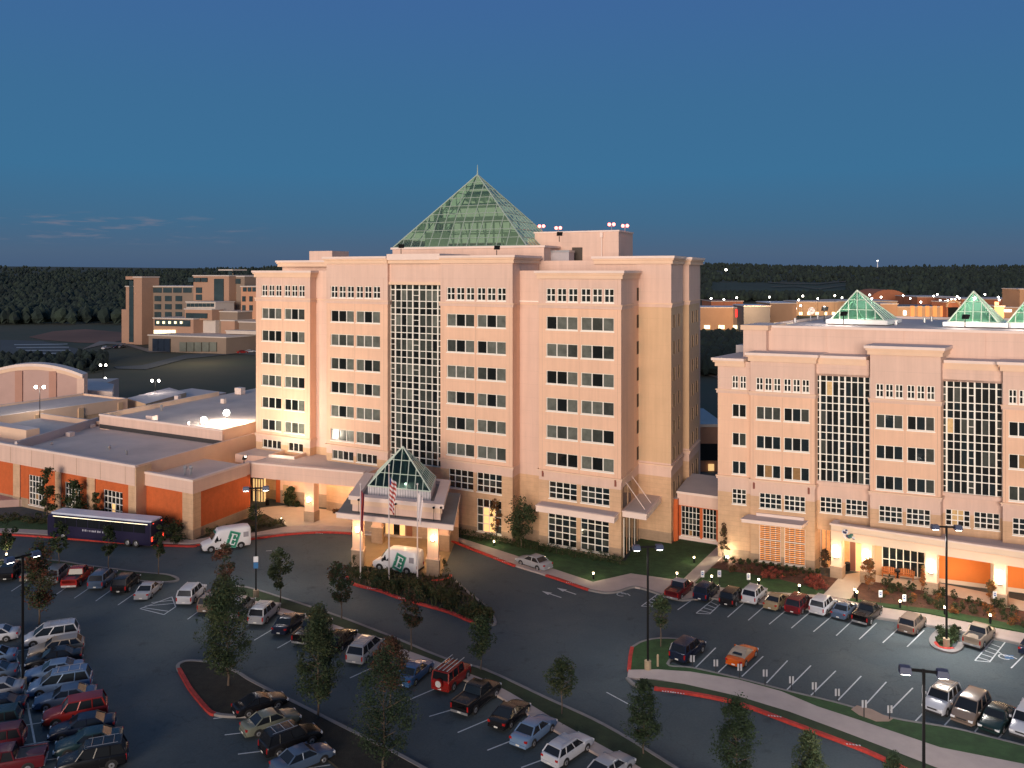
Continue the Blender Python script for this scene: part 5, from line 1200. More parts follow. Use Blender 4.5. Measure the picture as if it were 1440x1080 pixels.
CARS=[
('minivan','white',(110,896),(33,908),'white minivan with roof rails, farthest of the left column of parked cars',GA,True),
('wagon','tan',(113,913),(45,924),'tan estate car just below the white minivan in the left column',GA),
('sedan','black',(112,928),(39,939),'black sedan between the tan estate and the pale blue sedan',GA),
('sedan','lblue',(114,946),(37,958),'pale blue sedan in the left column above a pale blue minivan',GA),
('minivan','lblue',(120,965),(49,976),'pale blue minivan with roof rails just below the pale blue sedan',GA,True),
('sedan','slate',(131,983),(52,996),'slate blue car mostly hidden behind the red utility vehicle',GA),
('suv','red',(149,1003),(62,1020),'red utility vehicle in the left column of parked cars',GA),
('sedan','navy',(153,1025),(78,1038),'navy sedan in shade just below the red utility vehicle',GA),
('sedan','teal',(163,1046),(86,1060),'dark teal car near the bottom of the left column',GA),
('suv','black',(178,1070),(80,1088),'black utility vehicle with roof rack at the bottom of the left column',GA,True),
('sedan','white',(22,897),(-42,905),'white sedan at the left edge beside the grass corner',GB),
('sedan','lblue',(18,928),(-50,937),'pale blue sedan at the left edge below the white one',GB),
('sedan','slate',(20,950),(-52,960),'slate grey car at the left edge above the silver one',GB),
('sedan','silver',(27,974),(-45,985),'silver blue car with red tail light at the left edge',GB),
('sedan','navy',(32,997),(-45,1008),'navy car at the left edge beside the painted line',GB),
('suv','teal',(24,1022),(-55,1035),'dark teal utility vehicle at the left edge above the maroon one',GB),
('suv','maroon',(30,1048),(-55,1062),'maroon utility vehicle near the lower left corner',GB),
('pickup','maroon',(54,1076),(-40,1092),'maroon pickup at the lower left corner with a pale tail',GB),
('suv','black',(6,820),(26,800),'dark utility vehicle at the far left end of the median row',GC),
('sedan','bronze',(37,820),(56,801),'bronze car half hidden behind the rust coloured tree',GC),
('suv','grey',(70,824),(92,804),'grey utility vehicle just right of the rust coloured tree',GC),
('pickup','red',(97,829),(121,807),'red pickup in the median row near the left',GC),
('suv','slate',(132,832),(157,810),'slate utility vehicle between the red pickup and the black wagon',GC),
('suv','black',(164,839),(190,815),'black utility vehicle left of the silver sedan',GC),
('sedan','silver',(197,847),(221,824),'silver sedan at the striped hatching in the median row',GC),
('suv','white',(258,853),(281,831),'white utility vehicle just right of the striped hatching',GC,True),
('suv','bronze',(288,864),(312,842),'bronze utility vehicle between the white one and the big tree',GC),
('suv','grey',(326,873),(349,850),'grey utility vehicle mostly hidden by the big leafy tree',GC),
('suv','silver',(360,880),(384,858),'silver utility vehicle just right of the big leafy tree',GC,True),
('sedan','navy',(393,894),(419,871),'navy sedan right of the silver utility vehicle',GC),
('pickup','black',(425,906),(454,882),'black pickup left of the yellowish tree',GC),
('wagon','black',(465,919),(492,894),'black estate car behind the yellowish tree',GC),
('minivan','silver',(500,934),(528,908),'silver minivan with wide red tail lights in the median row',GC,True),
('sedan','blue',(568,966),(598,940),'blue sedan left of the red off road vehicle',GC),
('offroad','red',(619,975),(652,947),'boxy red off road vehicle with spare wheel and roof bars',GC),
('pickup','black',(650,1005),(690,973),'long black pickup right of the red off road vehicle',GC),
('coupe','black',(698,1028),(735,995),'black sports coupe left of the blue sedan near the bottom',GC),
('sedan','lblue',(731,1052),(770,1020),'light blue sedan beside the white estate near the bottom',GC),
('wagon','white',(775,1078),(822,1046),'white estate car with rounded rear window near the bottom',GC,True),
('sedan','silver',(832,1108),(880,1074),'silver car cut by the bottom edge right of the white estate',GC),
('coupe','black',(336,1006),(395,988),'black coupe topmost of the row at the dark planting strip',GD),
('sedan','sage',(348,1034),(413,1013),'grey green sedan second in the row at the dark planting strip',GD),
('suv','black',(379,1061),(438,1039),'black utility vehicle with roof rack in the row at the dark strip',GD,True),
('sedan','slate',(392,1090),(458,1063),'slate blue car at the bottom edge beside the dark strip',GD),
('pickup','maroon',(943,846),(968,825),'maroon car with silver top, leftmost in front of the right building',GE,False,'silver'),
('suv','navy',(982,848),(1005,829),'navy utility vehicle second from the left in front of the right building',GE),
('suv','black',(1018,857),(1042,835),'black utility vehicle left of the small white one, by striped hatching',GE),
('suv','white',(1050,853),(1072,832),'white utility vehicle left of the gold sedan',GE,True),
('sedan','gold',(1079,862),(1105,840),'gold sedan between the white utility vehicle and the small red one',GE),
('minivan','maroon',(1112,866),(1134,845),'dark red minivan right of the gold sedan',GE),
('suv','white',(1145,869),(1169,847),'white utility vehicle between the red minivan and the blue sedan',GE,True),
('sedan','slate',(1175,875),(1199,852),'slate blue sedan left of the black pickup',GE),
('pickup','black',(1204,884),(1235,856),'black pickup at the end of the porch walk',GE),
('suv','bronze',(1270,897),(1296,872),'bronze utility vehicle alone left of the lamp island',GE),
('pickup','tan',(1362,916),(1392,887),'tan crew cab pickup beside the lamp island',GE),
('sedan','navy',(1440,928),(1468,903),'dark car cut by the right edge by the blue disabled bay',GE),
('suv','navy',(952,933),(982,910),'dark utility vehicle beside the grass island in the lower row',GF),
('coupe','orange',(1030,941),(1057,915),'orange convertible with tan soft top',GF,False,'tan',True),
('suv','white',(1340,979),(1308,1010),'white utility vehicle facing the camera below the tall lamp',GF,True,'tan'),
('minivan','bronze',(1379,991),(1351,1022),'bronze grey minivan facing the camera',GF),
('sedan','green',(1413,1004),(1390,1033),'dark green sedan facing the camera',GF),
('suv','white',(1455,1010),(1434,1045),'white utility vehicle facing the camera at the right edge',GF),
]
for c in CARS:
    ty,col,r_,f_,lab,grp=c[:6]; rack=c[6] if len(c)>6 else False; roof=c[7] if len(c)>7 else None; soft=c[8] if len(c)>8 else False
    sc={GE:.88,GF:.93,GA:.98}.get(grp,.94)
    car(ty,col,r_,f_,lab,grp,rack,soft,roof,sc)
car('sedan','silver',(771,803),(731,790),'silver sedan parked at the red kerb in front of the tower',None)
for i,(x,y,c) in enumerate(((160,490,'navy'),(167,489.5,'grey'),(145,491.5,'white'))):
    o=car('sedan',c,(x,y),(x+8,y-1.2),['navy car far off on the pale road before the distant clinic','grey car beside the navy one far off before the distant clinic','white car leftmost on the far pale road before the clinic'][i],'distant cars by the clinic',sc=1)
for x,y,c,l in((338,501-4,'red','red car far off under the clinic porch'),(349,500-4,'white','white car far off right of the red one by the clinic')):
    car('sedan',c,(x,y),(x+6,y-.3),l,'distant cars by the clinic')
# hotel shuttle vans
GRN=mat('logo_green',(.01,.20,.12),.5,0); GRN2=mat('logo_green_edge',(.10,.36,.26),.5,0); LWH=mat('logo_white',(.8,.82,.82),.5,0)
VW=paint('van_white',(.74,.72,.74),0,.4)
def van(rear,front,label):
    A,B=G(*rear).xy,G(*front).xy; mid=(A+B)/2; d=B-A; e=empty('shuttle_van',(mid.x,mid.y,-.018),label,'van','white hotel shuttle vans',math.atan2(d.y,d.x))
    L=6.0; hw=1.03; z0=.32
    def S(x,w,zb,zt,wt=.86,r=.18): 
        h=hw*w; return [(x,-h*.94,zb),(x,-h,zb+.15),(x,-h,zb+(zt-zb)*.5),(x,-h*(wt+.10),zt-r*1.6),(x,-h*wt,zt-r*.5),(x,-h*wt*.8,zt),(x,h*wt*.8,zt),(x,h*wt,zt-r*.5),(x,h*(wt+.10),zt-r*1.6),(x,h,zb+(zt-zb)*.5),(x,h,zb+.15),(x,h*.94,zb)]
    b=MB(); loft(b,[S(-3.0,.94,.5,2.45),S(-2.9,1,z0,2.68),S(-2.3,1,z0,2.78),S(.3,1,z0,2.78),S(1.0,1,z0,2.68),S(1.35,.99,z0,2.25),S(1.75,.96,z0,1.55,.92,.1),S(2.0,.95,z0,1.32,.92,.08),S(2.75,.9,z0,1.16,.9,.08),S(3.0,.82,.45,.98,.85,.06)],VW)
    for sx in(1.95,-1.75):
        for sy in(-1,1):
            pts=[(sx+.5*math.cos(t),sy*(hw+.01),max(z0,.4+.5*math.sin(t))) for t in [math.pi*j/10 for j in range(11)]]; b.face(pts if sy<0 else pts[::-1],TRIM)
    b.build('body',e,loc=(0,0,0),smooth=True)
    w=MB(); w.face([(1.44,-.80,2.22),(1.44,.80,2.22),(1.86,.86,1.56),(1.86,-.86,1.56)],CGL); q=w.build('windscreen',e,loc=(.02,0,.03))
    for sy in(-1,1):
        y=sy*(hw+.012); w=MB(); w.face([(1.55,y*.985,1.35),(.72,y,1.35),(.72,y*.965,2.02),(1.22,y*.955,2.02)],CGL); w.build('door_window',e,loc=(0,0,0))
        w=MB(); w.face([(-2.7,y,1.45),(-2.05,y,1.45),(-2.05,y*.97,2.1),(-2.7,y*.97,2.1)],mat('tinted_van_glass',(.32,.30,.33),.15,0)); w.build('rear_window',e,loc=(0,0,0))
        # emblem: leaning green panel with a serif E and a diamond
        k=MB(); u=Vector((-1 if sy>0 else 1,0)) ; cx_,cz=-.75,1.35
        th=R(-18 if sy>0 else 18)
        def T(a,b_,o): 
            s_=(1 if sy<0 else -1)
            ang=R(-20); xx=a*math.cos(ang)-b_*math.sin(ang); zz=a*math.sin(ang)+b_*math.cos(ang)
            return (cx_+(xx)*(1 if sy<0 else -1),sy*(hw+o+(-.040*max(0,(cz+zz-1.55)))),cz+zz)
        def P(pts,m,o):
            q=[T(a,b_,o) for a,b_ in pts]; k.face(q if sy<0 else q[::-1],m)
        P([(-.70,-1.0),(.70,-1.0),(.70,1.0),(-.70,1.0)],GRN2,.018); P([(-.58,-.9),(.58,-.9),(.58,.9),(-.58,.9)],GRN,.024)
        P([(-.30,-.68),(-.08,-.68),(-.08,.68),(-.30,.68)],LWH,.032)
        P([(-.42,.58),(.36,.58),(.36,.70),(-.42,.70)],LWH,.033); P([(-.42,-.70),(.40,-.70),(.40,-.56),(-.42,-.56)],LWH,.033)
        P([(.26,.34),(.38,.36),(.38,.60),(.26,.60)],LWH,.034); P([(.28,-.58),(.42,-.58),(.42,-.30),(.30,-.30)],LWH,.034)
        P([(-.10,-.05),(.14,-.05),(.14,.05),(-.10,.05)],LWH,.033); P([(.10,0),(.26,-.16),(.40,0),(.26,.16)],LWH,.035)
        k.build('side_emblem',e,loc=(0,0,0))
    w=MB(); w.box(1.30,1.42,-.5,.5,2.30,2.45,GRN); w.build('roof_sign',e,loc=(0,0,0))
    for sx in(1.95,-1.75):
        for sy in(-1,1):
            w=MB(); w.tube((0,-.13,0),(0,.13,0),.4,n=16,m=TYRE); o=w.build('wheel',e,loc=(sx,sy*.93,.4)); w=MB(); w.tube((0,sy*.12,0),(0,sy*.145,0),.24,.2,10,RIM); q_=w.build('rim',None); q_.parent=o
    for sy in(-1,1):
        w=MB(); w.box(2.93,3.02,sy*.66-.15,sy*.66+.15,.72,.95,HLM); w.build('headlight',e,loc=(0,0,0)); w=MB(); w.box(-3.03,-2.95,sy*.88-.08,sy*.88+.08,.8,1.15,TLM); w.build('tail_light',e,loc=(0,0,0))
        w=MB(); w.box(1.35,1.5,sy*1.22-.12,sy*1.22+.12,1.3,1.65,TRIM); w.build('wing_mirror',e,loc=(0,0,0))
    w=MB(); w.box(2.95,3.1,-.85,.85,.42,.62,TRIM); w.box(2.98,3.03,-.48,.48,.7,.92,TRIM); w.build('front_bumper',e,loc=(0,0,0))
    w=MB(); w.box(-3.1,-2.98,-.9,.9,.42,.6,TRIM); w.build('rear_bumper',e,loc=(0,0,0))
van((344,767),(290,775),'white hotel shuttle van with green E panel by the brick corner'); van((592,806.5),(528,797),'white hotel shuttle van with green E panel under the entrance pavilion')
# coach
def coach():
    A=G(212,772).xy; B=G(66,757).xy; d=(B-A).normalized(); n=Vector((-d.y,d.x)); n=n if n.y>0 else -n; mid=(A+B)/2+n*1.28
    e=empty('tour_coach',(mid.x,mid.y,-.018),'dark navy tour coach with pale roof on the left drive','coach',None,math.atan2(d.y,d.x))
    L=(A-B).length; h=L/2; NV=paint('coach_navy',(.022,.019,.055),.2,.35); NR=paint('coach_roof',(.62,.66,.76),0,.4); GW=1.28
    def S(x,w,zb,zt): 
        k=GW*w; return [(x,-k*.97,zb),(x,-k,zb+.3),(x,-k,zt-.35),(x,-k*.93,zt-.08),(x,-k*.7,zt),(x,k*.7,zt),(x,k*.93,zt-.08),(x,k,zt-.35),(x,k,zb+.3),(x,k*.97,zb)]
    b=MB(); loft(b,[S(-h,.97,.5,3.3),S(-h+.15,1,.38,3.42),S(h-.5,1,.38,3.42),S(h-.12,.98,.38,3.25),S(h,.93,.5,3.0)],NV); b.build('body',e,loc=(0,0,0))
    b=MB(); loft(b,[[(x,-1.22*w,3.36),(x,-1.1*w,3.56),(x,1.1*w,3.56),(x,1.22*w,3.36)] for x,w in((-h+.1,.9),(-h+.4,1),(h-.9,1),(h-.5,.9))],NR); b.build('roof',e,loc=(0,0,0))
    for sy in(-1,1):
        b=MB()
        for k in range(8):
            x0=-h+.8+k*(L-2.0)/8; b.box(x0+.05,x0+(L-2.0)/8-.05,sy*(GW+.006)-.01,sy*(GW+.006)+.01,1.95,3.0,CGL)
        b.build('side_windows',e,loc=(0,0,0))
        b=MB(); b.box(-h+.5,h-1,sy*(GW+.01)-.008,sy*(GW+.01)+.008,3.08,3.14,mat('coach_trim_light',(.9,.85,.6),.5,0,emit=(1,.82,.50),es=2.6)); b.build('side_light_strip',e,loc=(0,0,0))
        b=MB(); rr=random.Random(3); x=-1.4
        while x<2.4:
            w=rr.choice([.08,.14,.18]); b.box(x,x+w,sy*(GW+.008)-.006,sy*(GW+.008)+.006,1.45,1.45+rr.choice([.22,.26]),mat('faded_lettering',(.42,.42,.5),.6,0)); x+=w+rr.choice([.06,.08,.2])
        b.build('side_lettering',e,loc=(0,0,0))
        for sx in(h-2.6,-h+3.6,-h+2.3):
            w=MB(); w.tube((0,-.15,0),(0,.15,0),.5,n=16,m=TYRE); o=w.build('wheel',e,loc=(sx,sy*1.15,.5)); w=MB(); w.tube((0,sy*.14,0),(0,sy*.17,0),.3,.24,10,RIM); q_=w.build('rim',None); q_.parent=o
        w=MB(); w.box(-h-.03,-h+.05,sy*1.05-.14,sy*1.05+.14,.9,1.5,mat('coach_tail_light',(.6,.02,.01),.3,0,emit=(1,.06,.03),es=2.2)); w.build('tail_light',e,loc=(0,0,0))
        w=MB(); w.box(-h-.02,-h+.05,sy*.8-.1,sy*.8+.1,3.1,3.2,MATS['coach_tail_light']); w.build('marker_light',e,loc=(0,0,0))
        w=MB(); w.box(h-.05,h+.02,sy*.9-.2,sy*.9+.2,.75,1.0,HLM); w.build('headlight',e,loc=(0,0,0))
    w=MB(); w.face([(h-.02,-1.1,1.4),(h-.02,1.1,1.4),(h-.10,1.08,3.0),(h-.10,-1.08,3.0)],CGL); w.build('windscreen',e,loc=(.05,0,0))
coach()
for p in PR.values():
    for ch in [x for c in p.children for x in c.children]+list(p.children)+[p]: bpy.data.objects.remove(ch,do_unlink=True)
# ================================================================ PLANTS
def crown_mesh(name,rx,rz,n,leaf,mats,seed,shape='oval',gap=.25,low=0):
    """many small leaf-cluster quads spread through clumps filling an uneven crown"""
    r=random.Random(seed); mb=MB(); idx=[mb.mi(m) for m in mats]
    cl=[]
    nc=max(20,int(n/75))
    for i in range(nc):
        t=r.uniform(-1,1); 
        if shape=='oval': w=math.sqrt(max(0,1-t*t))*(1-.18*t)
        elif shape=='cone': w=(1-t)/2*1.0+.12
        elif shape=='tear': w=math.sqrt(max(0,1-t*t))*(1-.26*t)
        else: w=math.sqrt(max(0,1-t*t))
        a=r.uniform(0,6.283); q=math.sqrt(r.uniform(.05,1))*w*.86
        q*=1.0; cl.append((math.cos(a)*q*rx*r.uniform(.8,1.18),math.sin(a)*q*rx*r.uniform(.8,1.18),t*rz*.9,r.choice([.20,.26,.32,.40])*rx*r.uniform(.8,1.2),r.randint(0,9)))
    per=n//nc
    for (x,y,z,cr,tone) in cl:
        for k in range(per):
            while 1:
                d=Vector((r.uniform(-1,1),r.uniform(-1,1),r.uniform(-1,1)))
                if .15<d.length<1: break
            p=Vector((x,y,z))+d*cr*1.15; s=leaf*r.uniform(.55,1.25)
            u=Vector((r.gauss(0,1),r.gauss(0,1),r.gauss(0,.7))).normalized(); v=u.cross(Vector((r.gauss(0,1),r.gauss(0,1),r.gauss(0,1)))).normalized()
            i=len(mb.v); mb.v+=[tuple(p-u*s),tuple(p+v*s*.55),tuple(p+u*s),tuple(p-v*s*.55)]; mb.f.append((i,i+1,i+2,i+3))
            mb.m.append(idx[(tone+ (r.random()<.3))%len(idx)] if len(idx)>1 else 0)
    return mb.mesh(name)
def limb_mesh(name,h,rx,rz,r0,seed,nb=16):
    r=random.Random(seed); m=MB(); top=h+rz*1.2
    pts=[Vector((0,0,0)),Vector((r.uniform(-.08,.08),r.uniform(-.08,.08),h*.55)),Vector((r.uniform(-.12,.12),r.uniform(-.12,.12),h)),Vector((0,0,top))]
    rad=[r0,r0*.8,r0*.65,r0*.15]
    for i in range(3): m.tube(pts[i],pts[i+1],rad[i],rad[i+1],8,BARK,cap=False)
    for k in range(nb):
        z=h*.92+(top-h)*k/nb*.85; a=k*2.4+r.uniform(-.4,.4); L=rx*r.uniform(.55,.85); p=Vector((0,0,z)); q=p+Vector((math.cos(a)*L,math.sin(a)*L,L*.7)); m.tube(p,q,r0*.38,r0*.10,5,BARK,cap=False)
    return m.mesh(name)
TV={}
def tree(px,py,ytop,wpx,kind,label,grp,cut=.28,pal=None,lean=0,leaf=None,dens=1.0,zg=0):
    """base pixel -> ground point; crown height/width taken from its seen size at that distance"""
    b=G(px,py); sc=FP/b.y; H_=EYE-(ytop-HY)/sc; W=wpx/sc; h=H_*cut; rz=(H_-h)/2; rx=W/2
    e=empty('tree',(b.x,b.y,0),label,'tree',grp)
    n=int(min(9000,max(1500,(wpx*(H_-h)*sc)*1.25))*dens); lf=leaf or max(.07,min(.2,1.7/sc))
    sd=int(px*3+py)
    cm=crown_mesh('crown',rx,rz,n,lf,pal or LEAF,sd,kind)
    c=bpy.data.objects.new('crown',cm); COL.objects.link(c); c.parent=e; c.location=(0,0,h+rz*.95)
    t=bpy.data.objects.new('trunk',limb_mesh('trunk',h,rx,rz,max(.05,H_*.012),sd)); COL.objects.link(t); t.parent=e
    return e
GT='young street trees along the drive and lots'
tree(321,966,812,80,'tear','big leafy green tree on the tip of the dark island',GT,.18,[LEAF[0],LEAF[1],LEAF[2],LEAF[1]])
tree(447,1012,862,62,'tear','green tree in the dark strip below the black pickup',GT,.20,[LEAF[0],LEAF[1],LEAF[2]])
tree(539,1088,908,90,'tear','large tree with russet top at the bottom left of centre',GT,.16,[LEAF[0],LEAF[1],LEAF[0]])
tree(548,1000,893,52,'oval','russet crowned tree between the silver minivan and the blue sedan',GT,.30,LEAFR)
tree(446,935,850,48,'oval','olive brown tree behind the black pickup in the median row',GT,.2,[LEAF[2],LEAFR[2],LEAF[1]])
tree(313,895,808,48,'oval','olive topped tree behind the big leafy tree',GT,.2,[LEAF[2],LEAFR[2],LEAF[1]])
tree(55,878,757,46,'oval','tall rust and green tree right of the left lamp post',GT,.18,[LEAF[1],LEAFR[0],LEAF[2],LEAFR[2]])
tree(394,850,769,33,'oval','small round green tree right of the tall lamp post on the median',GT,.3)
tree(480,873,786,38,'oval','green tree on the median in front of the entrance pavilion',GT,.3,[LEAF[0],LEAFR[1],LEAF[1]])
tree(579,915,826,32,'oval','small brownish tree before the red kerb of the flagpole island',GT,.36,[LEAF[0],LEAFR[1]])
tree(676,944,868,44,'tear','green tree on the median near the tip of the flagpole island',GT,.3)
tree(790,1006,924,44,'tear','lone green tree on the median in the lower middle',GT,.36)
tree(905,1062,955,50,'tear','green tree left of the red kerb on the lower drive',GT,.2,[LEAF[0],LEAF[1]])
tree(1035,1108,976,56,'tear','tall dark green tree at the bottom beside the lower drive',GT,.14,[LEAF[0],LEAF[1]])
tree(1136,1140,1024,52,'tear','green tree top rising at the bottom right of centre',GT,.1,[LEAF[1],LEAF[2]])
tree(929,911,838,36,'oval','small green tree on the island beside the tall lamp post',GT,.42)
tree(316,846,764,32,'oval','small reddish brown tree below the shuttle van',GT,.4,[LEAFR[1],LEAFR[0],LEAF[0]])
tree(153,803,737,22,'oval','slim green tree in front of the coach wheels',GT,.32)
tree(83,797,733,28,'oval','small green tree in front of the coach front',GT,.34)
tree(9,787,729,26,'oval','small green tree at the left edge by the drive',GT,.3)
tree(223,809,737,16,'oval','thin green tree behind the rear of the coach',GT,.3)
tree(1260,1112,1058,40,'tear','tree top just showing at the bottom right under the red kerb',GT,.1)
GT2='garden trees against the buildings'
tree(733,772,700,50,'oval','dark leafy garden tree against the pink recess of the tower',GT2,.25,[LEAFB[0],LEAFB[1],LEAF[2]],dens=.8)
tree(67,733,655,26,'tear','tall olive tree before the left brick window of the convention wing',GT2,.12,[LEAF[2],LEAFB[1]])
tree(105,738,674,32,'tear','bushy olive tree before the second brick window',GT2,.08,[LEAF[2],LEAFB[0]])
tree(135,742,690,20,'oval','small olive tree between the second and third brick windows',GT2,.1,[LEAF[2],LEAFB[2]])
tree(698,762,702,22,'oval','thin autumn tree in front of the warm lit tower window',GT2,.2,LEAFO,dens=.35)
tree(1018,786,735,15,'cone','thin bare young tree beside the bright ground spotlight',GT2,.2,[LEAFR[1],LEAFB[2]],dens=.45)
tree(1221,832,783,22,'oval','orange leaved small tree beside the porch steps',GT2,.25,LEAFO,dens=.7)
tree(1160,806,772,16,'oval','small dim tree before the lit opening left of the porch',GT2,.3,LEAFR,dens=.5)
tree(1394,855,815,16,'oval','small autumn sapling before the orange wall at the right',GT2,.25,LEAFO,dens=.5)
tree(1297,838,795,10,'oval','thin sapling before the third porch column',GT2,.35,LEAFO,dens=.35)
tree(408,712,668+15,26,'cone','dark conifer on the terrace under the covered walk',GT2,.05,[LEAFB[0],LEAFB[1]])
# shrubs
def shrub(p,r_,h,label,grp,mats,seed,shape='ball',n=None,leaf=.09):
    e=empty('shrub',p,label,'shrub',grp); k=('sh',round(r_,1),round(h,1),shape,tuple(m.name for m in mats),seed%3)
    if k not in TV: TV[k]=crown_mesh('foliage',r_,h/2,n or int(260*max(1,r_)),leaf,mats,seed,shape)
    o=bpy.data.objects.new('foliage',TV[k]); COL.objects.link(o); o.parent=e; o.location=(0,0,h/2)
    s=MB(); s.tube((0,0,-.05),(0,0,h*.6),.04,.02,5,BARK); s.build('stem',e,loc=(0,0,0)); return e
def G0(x,y): p=G(x,y); return Vector((p.x,p.y,.12))
for i,(x,y,w,h,l) in enumerate(((233,761,2.1,2.9,'tall dark shrub left of the brick corner pillar'),(247,763,1.5,2.1,'lower dark shrub beside the brick corner pillar'),(358,733,1.4,2.1,'dark rounded shrub before the brick wall by the terrace'))):
    shrub(G0(x,y),w,h,l,'large dark shrubs',LEAFB[:2],i,n=900,leaf=.13)
r=random.Random(11)
for i in range(26):  # hedge along the tower foot
    t=i/25; x=648+(872-648)*t; y=757+(795-757)*t+r.uniform(-1,1)*.8
    shrub(G0(x,y),r.uniform(.55,.85),r.uniform(.8,1.3),'low dark shrub in the bed along the foot of the tower','shrubs along the foot of the tower',LEAFB[:2],i)
for i in range(16):
    t=i/15; x=292+(396-292)*t; y=757-(757-741)*t+r.uniform(-4,1)
    shrub(G0(x,y),r.uniform(.5,.75),r.uniform(.6,1.1),'low shrub in the planting bed behind the shuttle van','shrubs behind the shuttle van',LEAFB,i)
for i in range(22):
    t=i/21; x=-5+(130+5)*t; y=733+t*9+r.uniform(-3,2)
    shrub(G0(x,y),r.uniform(.5,.9),r.uniform(.6,1.4),'low shrub along the foot of the orange brick wing','shrubs along the brick wing',LEAFB,i)
for i in range(34):
    t=r.random(); s=r.random(); x=505+(690-505)*t; y0=798+(872-822)*t+t*10; y=820+58*t- (1-t)*14*s - t*18*s
    shrub(G0(x,y),r.uniform(.6,1.0),r.uniform(.8,1.6),'bushy dark shrub on the flagpole island','shrubs on the flagpole island',[LEAFB,LEAFB,[LEAFB[1],LEAFB[2],LEAF[2]]][i%3],i,n=420,leaf=.12)
for i,(x,y) in enumerate(((625,806),(498,802),(493,812))): shrub(G0(x,y),.55,1.7,['spiky plant right of the right pavilion column','spiky plant left of the left pavilion column','low plant below the left pavilion column'][i],None,LEAFB,i,shape='cone')
for i in range(13):
    t=i/12; x=1020+(1150-1020)*t; shrub(G0(x,790.5+t*19+r.uniform(0,1.5)),.4,.7,'small dark shrub at the wall foot left of the porch','shrubs at the wall left of the porch',LEAFB[:2],i)
for i in range(14):
    x=[1078,1084,1091,1086,1097,1135,1142,1148,1140,1153,1146,1158,1074,1151][i]; y=[812,808,811,816,814,822,818,823,827,827,830,829,815,819][i]
    shrub(G0(x,y),.5,.75,'round pinkish red shrub in the mulch left of the porch walk','pinkish red shrubs left of the porch walk',LEAFP[:2]+[LEAFP[0]],i)
for i in range(44):
    t=r.random(); x=1238+(1440-1238)*t; y=827+(866-827)*t+ r.uniform(0,20)*(.8+.2*t)
    if i<14: y=824+(864-824)*((x-1238)/202); 
    shrub(G0(x,y),r.uniform(.35,.55),r.uniform(.5,1.1 if i>=14 else 1.5),'low shrub in the mulch bed before the porch' if i>=14 else 'upright green shrub in line along the porch floor edge','shrubs in the mulch bed before the porch' if i>=14 else 'upright shrubs along the porch floor',[LEAFB,LEAFO,LEAFB][i%3] if i>=14 else LEAFB[:2],i)
for i in range(18):
    x=1020+r.random()*130; t=(x-1020)/130; y=797+t*14+r.uniform(2,9); shrub(G0(x,y),.35,.5,'low brownish shrub in the mulch below the blinds windows','low shrubs below the blinds windows',[LEAFP[1],LEAFB[2],LEAFB[0]],i)
for i in range(9):
    x=1322+r.random()*22; y=889+r.random()*18; shrub(G0(x,y),.55,.7,'dark green shrub on the small lamp island','shrubs on the small lamp island',LEAFB[:2],i)
for i in range(9):
    x=378+i*8; shrub(Vector((*N4.P(N4.S(470+i*3.5,4.8),4.8+.1*(i%3)).xy,.15)),.45,.6,'low reddish shrub under the covered walk','shrubs under the covered walk',[LEAFP[1],LEAFB[2]],i)
# stuff: ground cover in beds and lawn blades
def groundcover(name,polys,n,mats,h,leaf,seed,label=None):
    r=random.Random(seed); mb=MB(); idx=[mb.mi(m) for m in mats]
    for px in polys:
        w=gp(px); xs=[p.x for p in w]; ys=[p.y for p in w]; ar=abs(sum(w[i].x*w[(i+1)%len(w)].y-w[(i+1)%len(w)].x*w[i].y for i in range(len(w))))/2
        k=0
        while k<int(ar*n):
            x,y=r.uniform(min(xs),max(xs)),r.uniform(min(ys),max(ys)); k+=1
            ins=False; j=len(w)-1
            for i in range(len(w)):
                if (w[i].y>y)!=(w[j].y>y) and x<(w[j].x-w[i].x)*(y-w[i].y)/(w[j].y-w[i].y)+w[i].x: ins=not ins
                j=i
            if not ins: continue
            hh_=h*r.uniform(.4,1.2); a=r.uniform(0,6.28); dx,dy=math.cos(a)*leaf,math.sin(a)*leaf; tx,ty=r.uniform(-.5,.5)*hh_,r.uniform(-.5,.5)*hh_
            i=len(mb.v); mb.v+=[(x-dx,y-dy,.12),(x+dx,y+dy,.12),(x+tx,y+ty,.14+hh_)]; mb.f.append((i,i+1,i+2)); mb.m.append(r.choice(idx))
    return tag(mb.build(name),label,None,None,'stuff')
GR2=[mat('grass_blade',(.035,.085,.025),.9,.3,1),mat('grass_blade2',(.055,.10,.03),.9,.3,1)]; GR3=[mat('grass_dull',(.035,.055,.022),.9,.3,1),mat('grass_dull2',(.05,.065,.025),.9,.3,1)]
groundcover('ground_cover',[FI],26,[LEAFB[1],LEAFB[2],LEAF[2],LEAFB[0]],.45,.10,1)
groundcover('grass',[[(322,827)]+MN+MS],7,GR3,.10,.07,2); groundcover('grass',[[(770,770),(834,819),(887,808),(958,817),(1006,772),(880,795)],[(926,900),(966,908),(939,934),(890,940),(892,912)]],8,GR2,.10,.06,3)
groundcover('ground_cover',[[(1000,801),(1060,792),(1168,815),(1158,831),(1100,817)],[(1213,822),(1330,840),(1440,863),(1440,883),(1233,850)]],5,[LEAFB[2],LEAFP[1],MULCH],.22,.10,4)
groundcover('ground_cover',[[(-10,726),(60,730),(130,738),(200,750),(200,745),(60,724)]],7,LEAFB,.5,.12,5)

